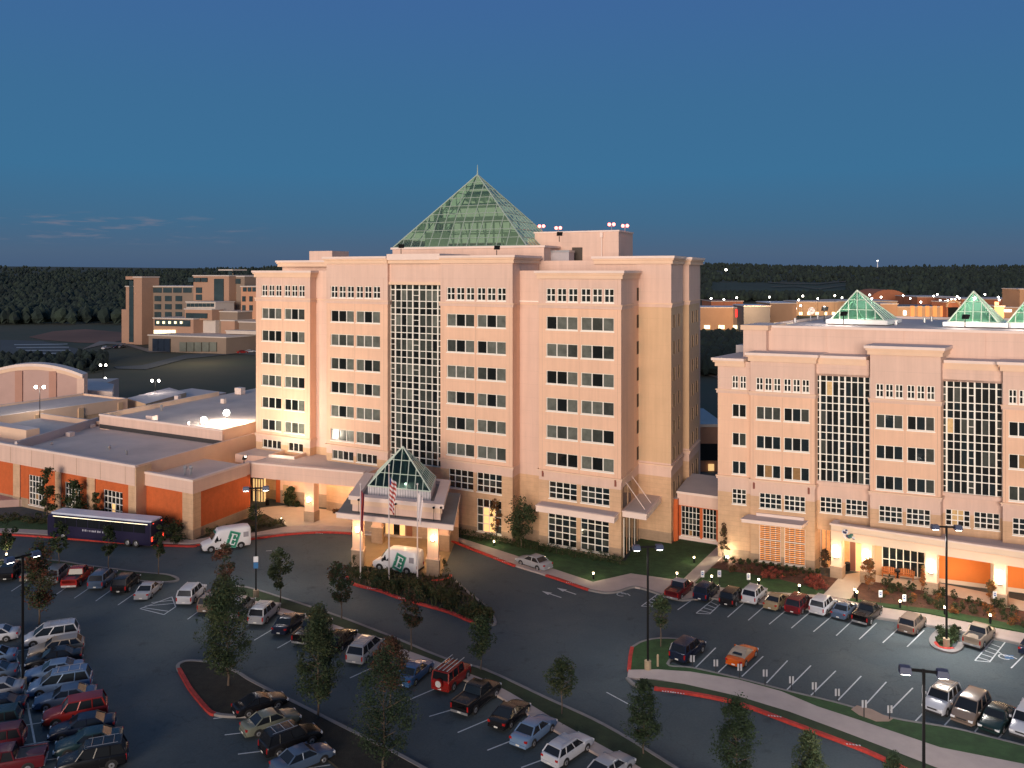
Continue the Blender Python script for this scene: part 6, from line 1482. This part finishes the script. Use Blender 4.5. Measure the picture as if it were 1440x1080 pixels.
# ================================================================ LAMPS, SIGNS, FLAGS
LH=mat('lamp_head_blue_grey',(.05,.07,.14),.45,0)
def lamp_post(px,py,ytop,label,rz=0,pw=2500,basez=.9,two=True,lens=True):
    b=G(px,py); sc=FP/b.y; H_=EYE-(ytop-HY)/sc; e=empty('lamp_post',(b.x,b.y,0),label,'lamp post','tall twin headed parking lot lamps',rz)
    k=MB(); k.tube((0,0,0),(0,0,basez),.30,n=14,m=mat('lamp_base_concrete',(.45,.34,.22),.85,.1,2)); k.build('concrete_base',e,loc=(0,0,0))
    k=MB(); k.box(-.08,.08,-.08,.08,basez,H_-.1,BLK); k.box(-.95,.95,-.05,.05,H_-.28,H_-.12,BLK); k.build('pole',e,loc=(0,0,0))
    for s in(-1,1):
        k=MB(); c=s*1.05; k.hexa([(c-.36,-.3,H_-.42),(c+.36,-.3,H_-.42),(c+.36,.3,H_-.42),(c-.36,.3,H_-.42),(c-.3,-.24,H_-.02),(c+.3,-.24,H_-.02),(c+.3,.24,H_-.02),(c-.3,.24,H_-.02)],LH); h_=k.build('lamp_head',e,loc=(0,0,0))
        k=MB(); k.box(c-.26,c+.26,-.22,.22,H_-.47,H_-.422,BULBW); q=k.build('lens',None); q.parent=h_
        if pw: 
            l=light('SPOT',(0,0,0),pw,(1,.93,.86),'lamp_light',.25,None,150); l.parent=e; l.location=(c,0,H_-.55)
    return e
lp1=lamp_post(360,841,684,'twin headed lamp post with small signs on the median, left of the entrance pavilion',.15,1500)
k=MB(); k.box(-.25,.25,-.14,-.10,4.0,4.6,WHT); k.box(-.25,.25,-.14,-.10,3.3,3.95,mat('blue_sign',(.03,.16,.38),.5,0)); k.build('sign_plate',lp1,loc=(0,0,0))
lamp_post(911,943,766,'twin headed lamp post on the grass island, right of centre',.1,700)
lamp_post(1331,911,738,'brightly lit twin lamp post on the small kerbed island at right',-.1,5200)
lamp_post(1299,1210,939,'nearest twin headed lamp post with blue grey heads at the lower right',-.25,3600)
lamp_post(32,968,779,'lit lamp post at the left beside the rust and green tree',.9,90)
# far lamp posts behind the wing
def small_lamp(p,h,label,grp,pw=0,two=True,r_=.28,cat='street lamp'):
    e=empty('street_lamp',p,label,cat,grp); k=MB(); k.tube((0,0,0),(0,0,h),.09,.06,6,BLK); k.build('pole',e,loc=(0,0,0))
    for s in((-.8,.8) if two else (0,)):
        k=MB(); k.sphere((s,0,h+.1),r_,BULBW,6,5); k.build('lamp',e,loc=(0,0,0))
    if pw: l=light('POINT',(0,0,0),pw,WHI,'lamp_light',.3); l.parent=e; l.location=(0,-.8,h-.3)
def lamp_at(px,ytop,dist,label,grp,pw=0,two=True,r_=.28,zg=0):
    X=(px-CX)*dist/FP; z=EYE-(ytop-HY)*dist/FP; g=hill(X,dist)+zg; small_lamp(Vector((X,dist,g)),max(2,z-g),label,grp,pw,two,r_)
lamp_at(56,545,172,'bright white lamp on a black pole before the curved roof hall','lamps behind the convention wing',1500,True,.34)
lamp_at(218.5,536,205,'twin lamp right of the curved roof hall above the low roofs','lamps behind the convention wing',400,True,.32)
lamp_at(145,514,260,'twin lamp on the dark bank behind the curved roof hall','lamps behind the convention wing',0,True,.36)
lamp_at(148,532.5,240,'single lamp behind the small pale roof right of the curved hall','lamps behind the convention wing',0,False,.3)
# bollards
BL=[(694.7,761.4,769,'bollard light by the hedge under the warm lit tower window'),(765.8,783.6,792,'bollard light on the lawn left of the tower big windows'),(834.4,805.8,816,'bollard light at the lawn corner below the tower'),(976,783.6,793,'bollard light on the bright lawn patch between the buildings'),(952,805.8,816,'bollard light beside the foot of the diagonal path'),(1000.8,810,823,'bollard light behind the navy utility vehicle'),(1067,814.7,828,'bollard light behind the gold sedan'),(1124,823,837,'bollard light behind the white utility vehicle left of the porch walk'),(1205,832,847,'bollard light at the right side of the porch walk'),(1202,828.5,842,'taller twin bollard light at the right side of the porch walk'),(1265.8,845,857,'bollard light in the mulch behind the bronze utility vehicle'),(1328.6,853.6,866,'bollard light in the mulch left of the small lamp island'),(1392.5,864.7,879,'bollard light in the mulch behind the tan pickup'),(395.6,729,738,'bollard light on the terrace right of the shuttle van'),(9,779,790,'small lit bollard on the grass strip at the left edge')]
for x,yt,yb,l in BL:
    b=G(x,yb); sc=FP/b.y; h=(yb-yt)/sc+.05; e=empty('bollard_light',(b.x,b.y,.1),l,'bollard light','short black bollard lights')
    k=MB(); k.tube((0,0,0),(0,0,h-.25),.11,n=10,m=BLK); k.build('post',e,loc=(0,0,0)); k=MB(); k.tube((0,0,h-.25),(0,0,h-.02),.10,n=10,m=BULB); k.build('lamp',e,loc=(0,0,0)); k=MB(); k.tube((0,0,h-.02),(0,0,h+.04),.13,.08,10,BLK); k.build('cap',e,loc=(0,0,0))
    q=light('POINT',(0,0,0),60,(1,.84,.5),'bollard_glow',.12); q.parent=e; q.location=(0,0,h+.28)
b=G(1022.5,789); e=empty('ground_spotlight',(b.x,b.y,.15),'bright ground spotlight at the foot of the thin bare tree','spotlight'); k=MB(); k.tube((0,0,0),(0,0,.2),.14,.2,10,BLK); k.build('housing',e,loc=(0,0,0)); k=MB(); k.sphere((0,0,.3),.2,BULBW); k.build('lamp',e,loc=(0,0,0)); q=light('POINT',(0,0,0),190,(1,.85,.55),'spot_glow',.15); q.parent=e; q.location=(0,-.1,.75)
# signs along the lower row and by the accessible bays
SGW=mat('grey_white_sign',(.42,.43,.46),.6,0)
SB=mat('sign_blue_disc',(.03,.10,.35),.5,0)
def sign(x,yb,yt,label,grp,kind):
    b=G(x,yb); sc=FP/b.y; h=(yb-yt)/sc; e=empty('parking_sign',(b.x,b.y,.05),label,'sign',grp)
    k=MB(); k.box(-.03,.03,-.03,.03,0,h,TRIM); k.build('post',e,loc=(0,0,0))
    k=MB()
    if kind==2:
        for s in(-.13,.13): k.box(s-.075,s+.075,-.06,-.035,h-.6,h,SGW)
    else:
        k.box(-.2,.2,-.06,-.035,h-.75,h,WHT); k.box(-.11,.11,-.066,-.061,h-.5,h-.15,SB); k.tube((0,-.07,h-.30),(0,-.075,h-.30),.07,n=8,m=WHT)
    k.build('plate',e,loc=(0,0,0))
ordn=['first','second','third','fourth','fifth','sixth','seventh','eighth','ninth','tenth']
for i,(x,yb,yt) in enumerate(((973.6,940,922),(1006.4,947.5,928),(1040,956,934),(1075.8,966,942),(1112.8,972.5,951.5),(1144.8,981,960),(1177.2,988.5,969),(1215,1011,985),(1251,1014,992.5))):
    sign(x,yb,yt,'%s twin plate parking sign from the left along the lower row of the right lot'%ordn[i],'twin plate signs along the lower row',2)
for x,yb,yt,l in((987.8,822,803,'white sign with blue symbol at the left behind the navy utility vehicle'),(1011.4,824,802.5,'white sign with blue symbol right of the diagonal path'),(1052.5,826,806.5,'white sign with blue symbol behind the left white utility vehicle'),(1238,850,830.5,'white sign with blue symbol right of the porch walk'),(1271.4,853,836.5,'white sign with blue symbol in the mulch above the bronze vehicle'),(1398.6,856,832,'white sign with blue symbol before the orange wall at right')): sign(x,yb,yt,l,'accessible parking signs',1)
# yellow bollards / utility post on the island
for x,yb,yt,l in((925,939,921.5,'pale yellow bollard right of the lamp base on the grass island'),(743,1003,996,'low pale stake on the median beside the lone green tree')):
    b=G(x,yb); h=(yb-yt)*b.y/FP; k=MB(); k.tube((b.x,b.y,0),(b.x,b.y,h),.1,n=8,m=MATS['lamp_base_concrete']); k.sphere((b.x,b.y,h),.1,MATS['lamp_base_concrete']); tag(k.build('bollard'),l,'bollard')
b=G(1440,925); e=empty('litter_bin',(b.x,b.y,0),'green litter bin cut by the right edge','bin') if False else None
# flagpoles
FW=mat('flag_white',(.75,.68,.68),.8,0); FR=mat('flag_red',(.42,.07,.06),.8,0); FB=mat('flag_blue',(.03,.05,.2),.8,0); POLE=mat('flagpole_paint',(.68,.60,.58),.4,0)
def flagpole(px,yb,yt,kind,label):
    b=G(px,yb); sc=FP/b.y; h=(yb-yt)/sc; e=empty('flagpole',(b.x,b.y,.1),label,'flagpole','flagpoles on the planted island')
    k=MB(); k.tube((0,0,0),(0,0,h),.09,.05,8,POLE); k.build('pole',e,loc=(0,0,0)); k=MB(); k.sphere((0,0,h+.08),.12,POLE); k.build('finial',e,loc=(0,0,0))
    # hanging folded flag
    k=MB(); n=14; Lh={'red':4.6,'stripes':3.6,'white':3.0}[kind]; w0={'red':.4,'stripes':.85,'white':.6}[kind]; top=h-({'red':.6,'stripes':1.35,'white':.9}[kind])
    cols=8
    def pt(i,j):
        u=i/cols; v=j/n; ww=w0*(1-.25*v)*(.9+.1*math.sin(v*6)); x=.06+u*ww; y=.16*math.sin(u*9+v*4)*(.4+u); z=top-v*Lh-u*.55*(1+.3*v); return(x,y,z)
    for i in range(cols):
        for j in range(n):
            if kind=='red': m=FR if (i+j//5)%5 else FB
            elif kind=='stripes': m=(FB if (j<4 and i<3) else (FR if i%2 else FW)) if False else (FB if j<3 and i<2 else (FR if (j%2) else FW))
            else: m=FW
            k.face([pt(i,j),pt(i+1,j),pt(i+1,j+1),pt(i,j+1)],m)
    k.build('flag',e,loc=(0,0,0))
flagpole(507,815,683,'red','left flagpole with a limp dark red flag'); flagpole(547,826,656,'stripes','middle and tallest flagpole with the red and white striped flag'); flagpole(587,826,683,'white','right flagpole with a pale white flag')
# ================================================================ DISTANT BUILDINGS
SAL=mat('salmon_brick',(.36,.215,.15),.9,.08,.1); GRB=mat('grey_tan_block',(.22,.165,.13),.9,.08,.1); DGL=mat('distant_glass',(.03,.05,.06),.2,.3,.2,spec=.7); LIT2=mat('distant_lit_window',(1,.9,.6),.5,0,emit=(1,.88,.5),es=1.6); LED=mat('pale_ledge',(.5,.44,.4),.8,.05,.2)
H0=Frame(176,484,-2600,1600)
cl=empty('clinic_building',H0.P(20,8,0),'large salmon and grey clinic with slab tower far behind at the left','building')
def hb(nm,x0,x1,t,d,zb,zt,m,rm=None,cap=True,parent=None,F=H0,lab=None):
    a,b=F.S(x0,t),F.S(x1,t); w=MB(); w.fbox(F,a,b,t,t+d,zb,zt-.5 if cap else zt,m,rm or ROOFM)
    if cap: w.fbox(F,a-.3,b+.3,t-.3,t+d+.3,zt-.498,zt,LED,ROOFM)
    return w.build(nm,parent or cl,label=lab)
def hz(y,x,t): return H0.Z(y,H0.S(x,t),t)
def wins(xa,xb,t,ys,n,hpx,wf,m=DGL,nm='window'):
    for y in ys:
        for k in range(n):
            x0=xa+(xb-xa)*k/n; x1=x0+(xb-xa)/n*wf; a,b=H0.S(x0,t),H0.S(x1,t); w=MB(); z1=H0.Z(y,a,t); w.fbox(H0,a,b,t-.25,t+.1,z1-hpx*H0.P(a,t).y/FP,z1,m); w.build(nm,cl)
# slab tower left
hb('slab_tower',188,199.5,0,9,0,hz(389,190,0),SAL); hb('stair_tower',177,188,1.5,6,0,hz(402,180,1.5),SAL,cap=True); 
a,b=H0.S(182,1.4),H0.S(188,1.4); w=MB(); w.fbox(H0,a,b,1.2,1.5,1,hz(395,185,1),DGL); w.build('glazed_stair',cl); hb('tower_cap',176.5,199.8,.8,8,hz(393,185,.8),hz(389,185,.8)+.1,SAL,cap=False)
hb('low_annex',171,177,4,8,0,hz(435,172,4),SAL,cap=False)
# main ward wing
hb('ward_wing',199.5,272,6,16,0,hz(402,230,6),GRB); wins(202,272,6,[404.5],5,7,.84); wins(203,262,6,[416,427.5,438.5],4,7.5,.62)
hb('entrance_block',272,322,4,18,0,hz(387,300,4),SAL); wins(265,293,3.6,[390.5],3,6,.84); wins(276,285,3.9,[404,414],1,8,.9); wins(301.5,315,3.9,[392],1,32,.98); hb('upper_block',317,344,8,14,0,hz(388,330,8),GRB); wins(322,339,7.8,[392],1,7,.95); 
hb('east_wing',339,362,2,16,0,hz(402,350,2),mat('bright_salmon',(.46,.24,.15),.9,.06,.1)); wins(342,362,1.8,[404],3,6,.7); wins(341,361,1.8,[416.5,429],2,7.5,.42)
w=MB(); a,b=H0.S(307,6),H0.S(327,6); w.fbox(H0,a,b,6,14,hz(380.5,315,6),hz(378.8,315,6),LED); w.tube(H0.P((a+b)/2,9,hz(388,315,6)),H0.P((a+b)/2,9,hz(381,315,6)),1.2,n=8,m=DGL); w.build('roof_canopy',cl)
hb('mid_block',272,334,-6,14,0,hz(437,300,-6),GRB); hb('mid_glazed_block',262,303,-8,10,0,hz(424,280,-8),LED,cap=True); wins(263,302,-8,[426.5],7,5,.85); 
hb('salmon_band',260,298,-10,6,hz(450,280,-10),hz(434,280,-10),SAL); wins(262,292,-10.3,[440],1,7,.98,DGL)
hb('lower_block',216,272,-13,12,0,hz(447,240,-13),SAL); wins(218,269,-13,[449],1,9,.98,DGL); wins(221,262,-13.6,[451.8],5,3.4,.28,LIT2,'lit_window'); wins(217,248,-13.4,[464],5,5,.8,LIT2,'lit_window')
wins(201.5,205.5,5.5,[461],1,7,.9,LIT2,'lit_window')
hb('right_block',311,330,-9,12,0,hz(450,320,-9),SAL); hb('far_right_block',336,364,-9,12,0,hz(452,345,-9),GRB)
hb('front_block',209,318,-26,20,0,hz(472,260,-26),GRB,mat('blue_grey_roof',(.12,.14,.17),.8,.1,.1)); wins(215,240,-26.4,[476],3,19,.92,mat('front_glass',(.02,.03,.05),.15,.2,.3,spec=.8)); wins(253,306,-26.4,[481],5,13,.86,mat('pale_front_glass',(.14,.15,.13),.3,.2,.3))
hb('port_cochere',318,362,-14,18,hz(470,340,-14),hz(465,340,-14),LED,mat('blue_grey_roof',(.12,.14,.17)))
# small far roofs at the left
def farblock(F0,x0,x1,dist,yt,yb,depth,m,label,rm=None,name='distant_building',cat='building',roofed=True,parent=None):
    """box standing on the hill at a distance, seen between the given columns"""
    X0,X1=(x0-CX)*dist/FP,(x1-CX)*dist/FP; zt=EYE-(yt-HY)*dist/FP; g=min(hill(X0,dist),hill(X1,dist),hill(X0,dist+depth))-.5
    w=MB(); w.box(X0,X1,dist,dist+depth,g,zt,m,rm or ROOFL); return (w,X0,X1,zt,g)
def simple_building(x0,x1,dist,yt,depth,m,label,wn=0,lit=LIT2,rm=None,sign=None,name='distant_building'):
    w,X0,X1,zt,g=farblock(None,x0,x1,dist,yt,0,depth,m,label,rm); e=empty(name,((X0+X1)/2,dist,g),label,'building'); w.build('wall',e)
    r_=MB(); r_.box(X0-.4,X1+.4,dist-.4,dist+depth+.4,zt,zt+.5,LED,rm or ROOFL); r_.build('roof',e)
    for k in range(wn):
        c=X0+(X1-X0)*(k+.5)/wn; ww=(X1-X0)/wn*.2; q=MB(); q.box(c-ww,c+ww,dist-.25,dist-.02,g+1.0,g+3.2,lit); q.build('lit_window',e)
    if sign: 
        q=MB(); sx,sw,sy0,sy1,sm=sign; q.box((sx-CX)*dist/FP,(sx+sw-CX)*dist/FP,dist-.5,dist-.3,EYE-(sy1-HY)*dist/FP,EYE-(sy0-HY)*dist/FP,sm); q.build('sign_panel',e)
    return e
simple_building(-40,20,600,441,30,mat('far_brown',(.22,.13,.09),.9,.1),'low pale roofed building far off at the left edge',0)
# shopping centre behind the right building
BRK=mat('mall_brick',(.34,.12,.06),.9,.12,.1); BRW=mat('mall_brown',(.30,.18,.11),.9,.1,.1); STN=mat('mall_tan',(.42,.27,.16),.9,.1,.1); REDSG=mat('red_sign',(.7,.02,.02),.5,0,emit=(1,.04,.03),es=1.6); WSG=mat('white_sign',(.9,.9,.9),.5,0,emit=(1,1,.95),es=3); BRT=mat('bright_roof',(.62,.60,.66),.6,.05,.1)
simple_building(984,1045,520,433,22,BRW,'shop with a red square sign and white lit roof edge, left in the mall',3,LIT2,BRT,(1034,12,435,446,REDSG))
simple_building(1046,1083,505,431,24,mat('mall_grey',(.10,.10,.11),.8,.1,.1),'dark grey glazed shop right of the red sign',0,LIT2,BRT)
simple_building(1083,1120,540,427,30,BRW,'brown shop with a pale roof right of the dark grey one',2,LIT2,BRT)
simple_building(1000,1045,620,424,30,BRK,'dark red roofed shop behind the red sign shop',0,LIT2,mat('dark_red_roof',(.16,.05,.04),.9,.1))
simple_building(1120,1178,640,425,30,STN,'warm lit tan shops left of the first green pyramid',5)
simple_building(1178,1262,680,424,40,STN,'tan shops directly behind the first green pyramid',5)
simple_building(1238,1262,500,428,22,BRW,'brown pavilion right of the first green pyramid',2)
e=simple_building(1262,1336,520,432,30,STN,'long tan shop with grey sloping roof and white sign between the green pyramids',0,LIT2,mat('slate_roof',(.14,.16,.19),.8,.1),(1270,4,437,443,WSG))
w=MB(); 
for k in range(5): 
    X=(1283+k*10.5-CX)*519.7/FP; w.box(X-1.2,X+1.2,519.5,519.8,8,14.5,mat('uplight_emission',(.55,.24,.10),.8,0,emit=(1,.35,.08),es=.5))  # uplighting is put into these wall panels as emission
w.build('uplight_glow_panel',e)
e=simple_building(1331,1350,515,425.5,18,BRK,'brick gateway with round arch left of the second green pyramid',0)
w=MB(); X=(1341-CX)*514/FP; Z=EYE-(432-HY)*514/FP
for k in range(12):
    a,b=math.pi*k/12,math.pi*(k+1)/12; w.tube((X+4*math.cos(a),514.3,Z+4*math.sin(a)),(X+4*math.cos(b),514.3,Z+4*math.sin(b)),.7,n=5,m=STN)
w.box(X-3,X+3,514.4,514.8,6,Z,GLD); w.build('arch',e)
simple_building(1290,1345,700,418,40,BRK,'red brick store far behind the slate roofed shop',4)
simple_building(1352,1445,640,421,40,BRK,'wide red brick store behind the second green pyramid',6)
simple_building(1380,1440,560,433,26,BRW,'brown shop with white lit letters low at the right edge',3,LIT2,None,(1408,14,435.5,438.5,WSG))
simple_building(1398,1412,520,431,20,STN,'small tan tower shop right of the second green pyramid',1,LIT2,None,(1398,6,424.5,429,mat('orange_sign',(.8,.15,.05),.5,0,emit=(1,.25,.1),es=2)))
simple_building(1434,1470,560,407,20,BRW,'tall dim block at the right edge behind the green pyramids',0)
w,X0,X1,zt,g=farblock(None,1225,1275,760,420,0,40,BRK,''); e=empty('distant_building',((X0+X1)/2,760,g),'low domed brick hall far right beyond the first green pyramid','building'); w.build('wall',e)
w=MB()
for k in range(10):
    a,b=math.pi*k/10,math.pi*(k+1)/10; cx_=(X0+X1)/2; rr_=(X1-X0)/2
    w.face([(cx_+rr_*math.cos(a),760,zt+8*math.sin(a)),(cx_+rr_*math.cos(b),760,zt+8*math.sin(b)),(cx_+rr_*math.cos(b),800,zt+8*math.sin(b)),(cx_+rr_*math.cos(a),800,zt+8*math.sin(a))],BRK)
    w.face([(cx_,760,zt),(cx_+rr_*math.cos(a),760,zt+8*math.sin(a)),(cx_+rr_*math.cos(b),760,zt+8*math.sin(b))],BRK)
w.build('roof',e)
# buildings in the gap between tower and right building
e=simple_building(972,1016,153,600,17,mat('gap_brown',(.30,.17,.12),.9,.1),'brown service building with blue grey roof in the gap between the hotels',0,LIT2,mat('gap_roof',(.26,.33,.38),.8,.1,.1))
q=MB(); X0,X1=(972-CX)*152.8/FP,(1016-CX)*152.8/FP; q.box(X0,X1,152.7,152.95,2.0,5.0,GLD); q.build('window_band',e); q=MB(); q.box((996-CX)*152.6/FP,(1004-CX)*152.6/FP,152.5,152.69,.2,1.4,LITW); q.build('lit_window',e)
simple_building(968,1013,300,560,20,mat('gap_far',(.10,.13,.13),.9,.1),'dark far shed between the hotels beyond the brown service building',0,LIT2,mat('gap_far_roof',(.12,.16,.17),.8,.1,.1))
# mall lamps
r=random.Random(4)
ML=[(1000,421),(1018,422.5),(1036,420),(1082,419),(1031,437),(1129,417.5),(1150,421),(1174,417),(1184,420),(1119,435),(1123,423),(1126,431),(1223,416),(1226,421),(1239,419),(1270,417),(1280,421),(1313,417.5),(1318,415),(1322,424),(1329,425),(1333,423.5),(1338,422.5),(1343,422),(1346,418),(1349,420.5),(1385,415),(1404,419),(1405,423),(1295,426),(1420,431),(1427,432),(1434,431.5),(1320,444),(1327,439),(1307,447)]
for i,(x,y) in enumerate(ML):
    lamp_at(x,y-1,r.uniform(560,640),'small white lamp on a thin post among the mall shops','small lamps over the shopping centre',0,False,.62)
lamp_at(1021,379.5,1100,'single white lamp high on the wooded hill at the right','lamps on the hill',0,False,1.4)
lt_=[( 1040,445,525,60000),(1150,440,620,80000),(1290,442,505,70000),(1400,440,540,90000)]
for x,y,d,p in lt_: light('POINT',Vector(((x-CX)*d/FP,d-38,15)),p,(1,.6,.3),'mall_glow',.25)
light('POINT',Vector(((280-CX)*330/FP,330,18)),14000,(1,.75,.5),'clinic_glow',.25)
w=MB(); X=(1234-CX)*2400/FP; g=hill(X,2400); w.tube((X,2400,g),(X,2400,g+26),1.6,.6,6,WHT); w.sphere((X,2400,g+27),1.4,BULBW); tag(w.build('radio_mast'),'tiny white mast on the skyline above the right hotel building','mast')
# ================================================================ FORESTS (too many to count)
def forest(name,n,region,hmin,hmax,mats,seed,label=None):
    r=random.Random(seed); mb=MB(); idx=[mb.mi(m) for m in mats]; k=0
    while k<n:
        X,Y=region(r)
        if X is None: continue
        g=hill(X,Y); h=r.uniform(hmin,hmax); w=h*r.uniform(.28,.42); k+=1; c=r.choice(idx)
        i=len(mb.v); m_=6; z0=g+h*.1
        rings=((.55,.0),(1.0,.32),(.85,.62),(.42,.86))
        for fr,fz in rings:
            for j in range(m_):
                a=6.283*j/m_+fr*2; q=w*fr*r.uniform(.72,1.28); mb.v.append((X+math.cos(a)*q,Y+math.sin(a)*q,z0+(h-h*.1)*(fz+r.uniform(-.06,.06))))
        mb.v.append((X+r.uniform(-.2,.2)*w,Y,g+h))
        for a in range(3):
            for j in range(m_):
                q=(j+1)%m_; mb.f.append((i+a*m_+j,i+a*m_+q,i+(a+1)*m_+q,i+(a+1)*m_+j)); mb.m.append(c if r.random()<.8 else r.choice(idx))
        for j in range(m_): mb.f.append((i+3*m_+j,i+3*m_+(j+1)%m_,i+4*m_)); mb.m.append(c)
    o=mb.build(name); return tag(o,label,None,None,'stuff')
FM=[mat('forest_dark',(.012,.021,.019),.95,.3,.05),mat('forest_mid',(.015,.027,.022),.95,.3,.05),mat('forest_light',(.022,.036,.025),.95,.3,.05)]
def reg_px(x0,x1,d0,d1,cond=None):
    def f(r):
        d=d0*(d1/d0)**r.random(); x=r.uniform(x0,x1); X=(x-CX)*d/FP
        if cond and not cond(x,X,d): return (None,None)
        return X,d
    return f
forest('forest',15000,reg_px(-260,1700,700,2700,lambda x,X,d:not(980<x<1460 and d<830) and not(130<x<400 and d<720) and not(1000<x<1192 and d<1330)),5,12,FM,1)
forest('forest',2200,reg_px(-120,190,560,760,lambda x,X,d:not(40<x<180 and d<590)),4.5,10,FM,2)
forest('forest',420,reg_px(975,1052,290,420),5,8.5,[FM[0],FM[1]],3)
forest('forest',300,reg_px(-60,360,560,700,lambda x,X,d:x<175 or d>600),7,12,[FM[1],FM[2]],4)
forest('forest',200,reg_px(-30,150,300,345),2.5,5,[FM[0],FM[1]],6)
forest('forest',500,reg_px(995,1200,820,880),7,10,FM,7)
# cleared slope with dirt tracks on the far hill
def onhill(x,d,up): X=(x-CX)*d/FP; return (X,d,hill(X,d)+up)
def ribbon(nm,pts,w,m,up):
    t=MB()
    for (x0,d0),(x1,d1) in zip(pts,pts[1:]):
        for k in range(6):
            a0,a1=k/6,(k+1)/6; xa,da=x0+(x1-x0)*a0,d0+(d1-d0)*a0; xb,db=x0+(x1-x0)*a1,d0+(d1-d0)*a1
            t.face([onhill(xa,da-w,up),onhill(xb,db-w,up),onhill(xb,db+w,up),onhill(xa,da+w,up)],m)
    return t.build(nm,kind='structure')
for dd_ in range(900,1330,40): ribbon('distant_field',[(998,dd_),(1196,dd_)],20.5,mat('cleared_slope',(.022,.040,.024),.95,.5,.02),1.2)
DT=mat('dirt_track',(.12,.08,.05),.95,.3,.05)
ribbon('hillside_track',[(1080,1290),(1110,1240),(1150,1225),(1172,1290),(1190,1320)],9,DT,3.0); ribbon('hillside_track',[(1085,1120),(1120,1150),(1150,1060),(1190,1180)],7,DT,3.0)
# ================================================================ SKY AND LIGHT
SUN_EL,SUN_AZ=6.0,197.0   # azimuth measured clockwise from the +Y axis (view direction)
W=bpy.data.worlds.new('World'); SC.world=W; W.use_nodes=True; nt=W.node_tree; N=nt.nodes; L=nt.links; bg=N['Background']
sky=N.new('ShaderNodeTexSky'); sky.sky_type='NISHITA'; sky.sun_disc=False; sky.sun_elevation=R(SUN_EL); sky.sun_rotation=R(SUN_AZ); sky.air_density=1.0; sky.dust_density=.4; sky.ozone_density=6.0
SKYMUL=1.0
hs=N.new('ShaderNodeHueSaturation'); hs.inputs['Saturation'].default_value=1.0; L.new(sky.outputs[0],hs.inputs['Color'])
# faint low streaks of cloud near the left horizon
tc=N.new('ShaderNodeTexCoord'); mp=N.new('ShaderNodeMapping'); mp.inputs['Scale'].default_value=(7,7,70); L.new(tc.outputs['Generated'],mp.inputs[0])
nz=N.new('ShaderNodeTexNoise'); nz.inputs['Scale'].default_value=3.0; nz.inputs['Detail'].default_value=8; nz.inputs['Roughness'].default_value=.6; L.new(mp.outputs[0],nz.inputs[0])
cr=N.new('ShaderNodeMapRange'); cr.inputs[1].default_value=.52; cr.inputs[2].default_value=.72; L.new(nz.outputs['Fac'],cr.inputs[0])
sp=N.new('ShaderNodeSeparateXYZ'); L.new(tc.outputs['Generated'],sp.inputs[0])
def math_(op,a,b=None):
    m=N.new('ShaderNodeMath'); m.operation=op
    for i,v in enumerate((a,b)):
        if v is None: continue
        if isinstance(v,(int,float)): m.inputs[i].default_value=v
        else: L.new(v,m.inputs[i])
    m.use_clamp=False; return m.outputs[0]
def band(v,c,w): # smooth bump
    d=math_('DIVIDE',math_('SUBTRACT',v,c),w); return math_('MAXIMUM',math_('SUBTRACT',1.0,math_('MULTIPLY',d,d)),0.0)
mask=math_('MULTIPLY',band(sp.outputs['Z'],.045,.018),band(sp.outputs['X'],-.44,.17))
m2=math_('MULTIPLY',math_('MULTIPLY',mask,cr.outputs[0]),.9)
# dusk gradient of the eastern half of the sky, its zenith brightened to light the ground, Nishita glow behind the camera
BGS=.10
ramp=N.new('ShaderNodeValToRGB'); els=ramp.color_ramp.elements
def lin(c): return tuple(((v/255)/12.92 if v/255<.04045 else ((v/255+.055)/1.055)**2.4) for v in c)
stops=[(.0,lin((70,92,122))),(.02,lin((76,99,126))),(.055,lin((66,106,138))),(.11,lin((60,112,150))),(.19,lin((60,109,150))),(.30,lin((62,103,154))),(.5,(.09,.18,.36)),(1.0,(.17,.24,.36))]
els[0].position=0; els[0].color=(*stops[0][1],1); els[1].position=1; els[1].color=(*stops[-1][1],1)
for p,c in stops[1:-1]: e_=els.new(p); e_.color=(*c,1)
L.new(sp.outputs['Z'],ramp.inputs[0])
vm=N.new('ShaderNodeVectorMath'); vm.operation='SCALE'; vm.inputs['Scale'].default_value=1/BGS; L.new(ramp.outputs[0],vm.inputs[0])
fr=N.new('ShaderNodeMapRange'); fr.interpolation_type='SMOOTHSTEP'; fr.inputs[1].default_value=-.55; fr.inputs[2].default_value=.25; L.new(sp.outputs['Y'],fr.inputs[0])
mm=N.new('ShaderNodeMix'); mm.data_type='RGBA'; L.new(fr.outputs[0],mm.inputs['Factor']); L.new(hs.outputs[0],mm.inputs['A']); L.new(vm.outputs[0],mm.inputs['B'])
mx=N.new('ShaderNodeMix'); mx.data_type='RGBA'; L.new(m2,mx.inputs['Factor']); L.new(mm.outputs['Result'],mx.inputs['A']); mx.inputs['B'].default_value=(1.9,1.9,2.5,1)
L.new(mx.outputs['Result'],bg.inputs['Color']); bg.inputs['Strength'].default_value=.10
sl=bpy.data.lights.new('sun','SUN'); sl.energy=3.6; sl.angle=R(32); sl.color=(1,.82,.67); so=bpy.data.objects.new('sun',sl); COL.objects.link(so)
az,el=R(SUN_AZ),R(SUN_EL); d=Vector((math.sin(az)*math.cos(el),math.cos(az)*math.cos(el),math.sin(el))); so.rotation_euler=d.to_track_quat('Z','Y').to_euler(); so.location=(0,-20,60)
vs=SC.view_settings; vs.view_transform='Standard'; vs.look='None'; vs.exposure=0.0; vs.gamma=1.0; vs.use_curve_mapping=False
SC.cycles.max_bounces=6; SC.cycles.transparent_max_bounces=8; SC.cycles.use_denoising=True
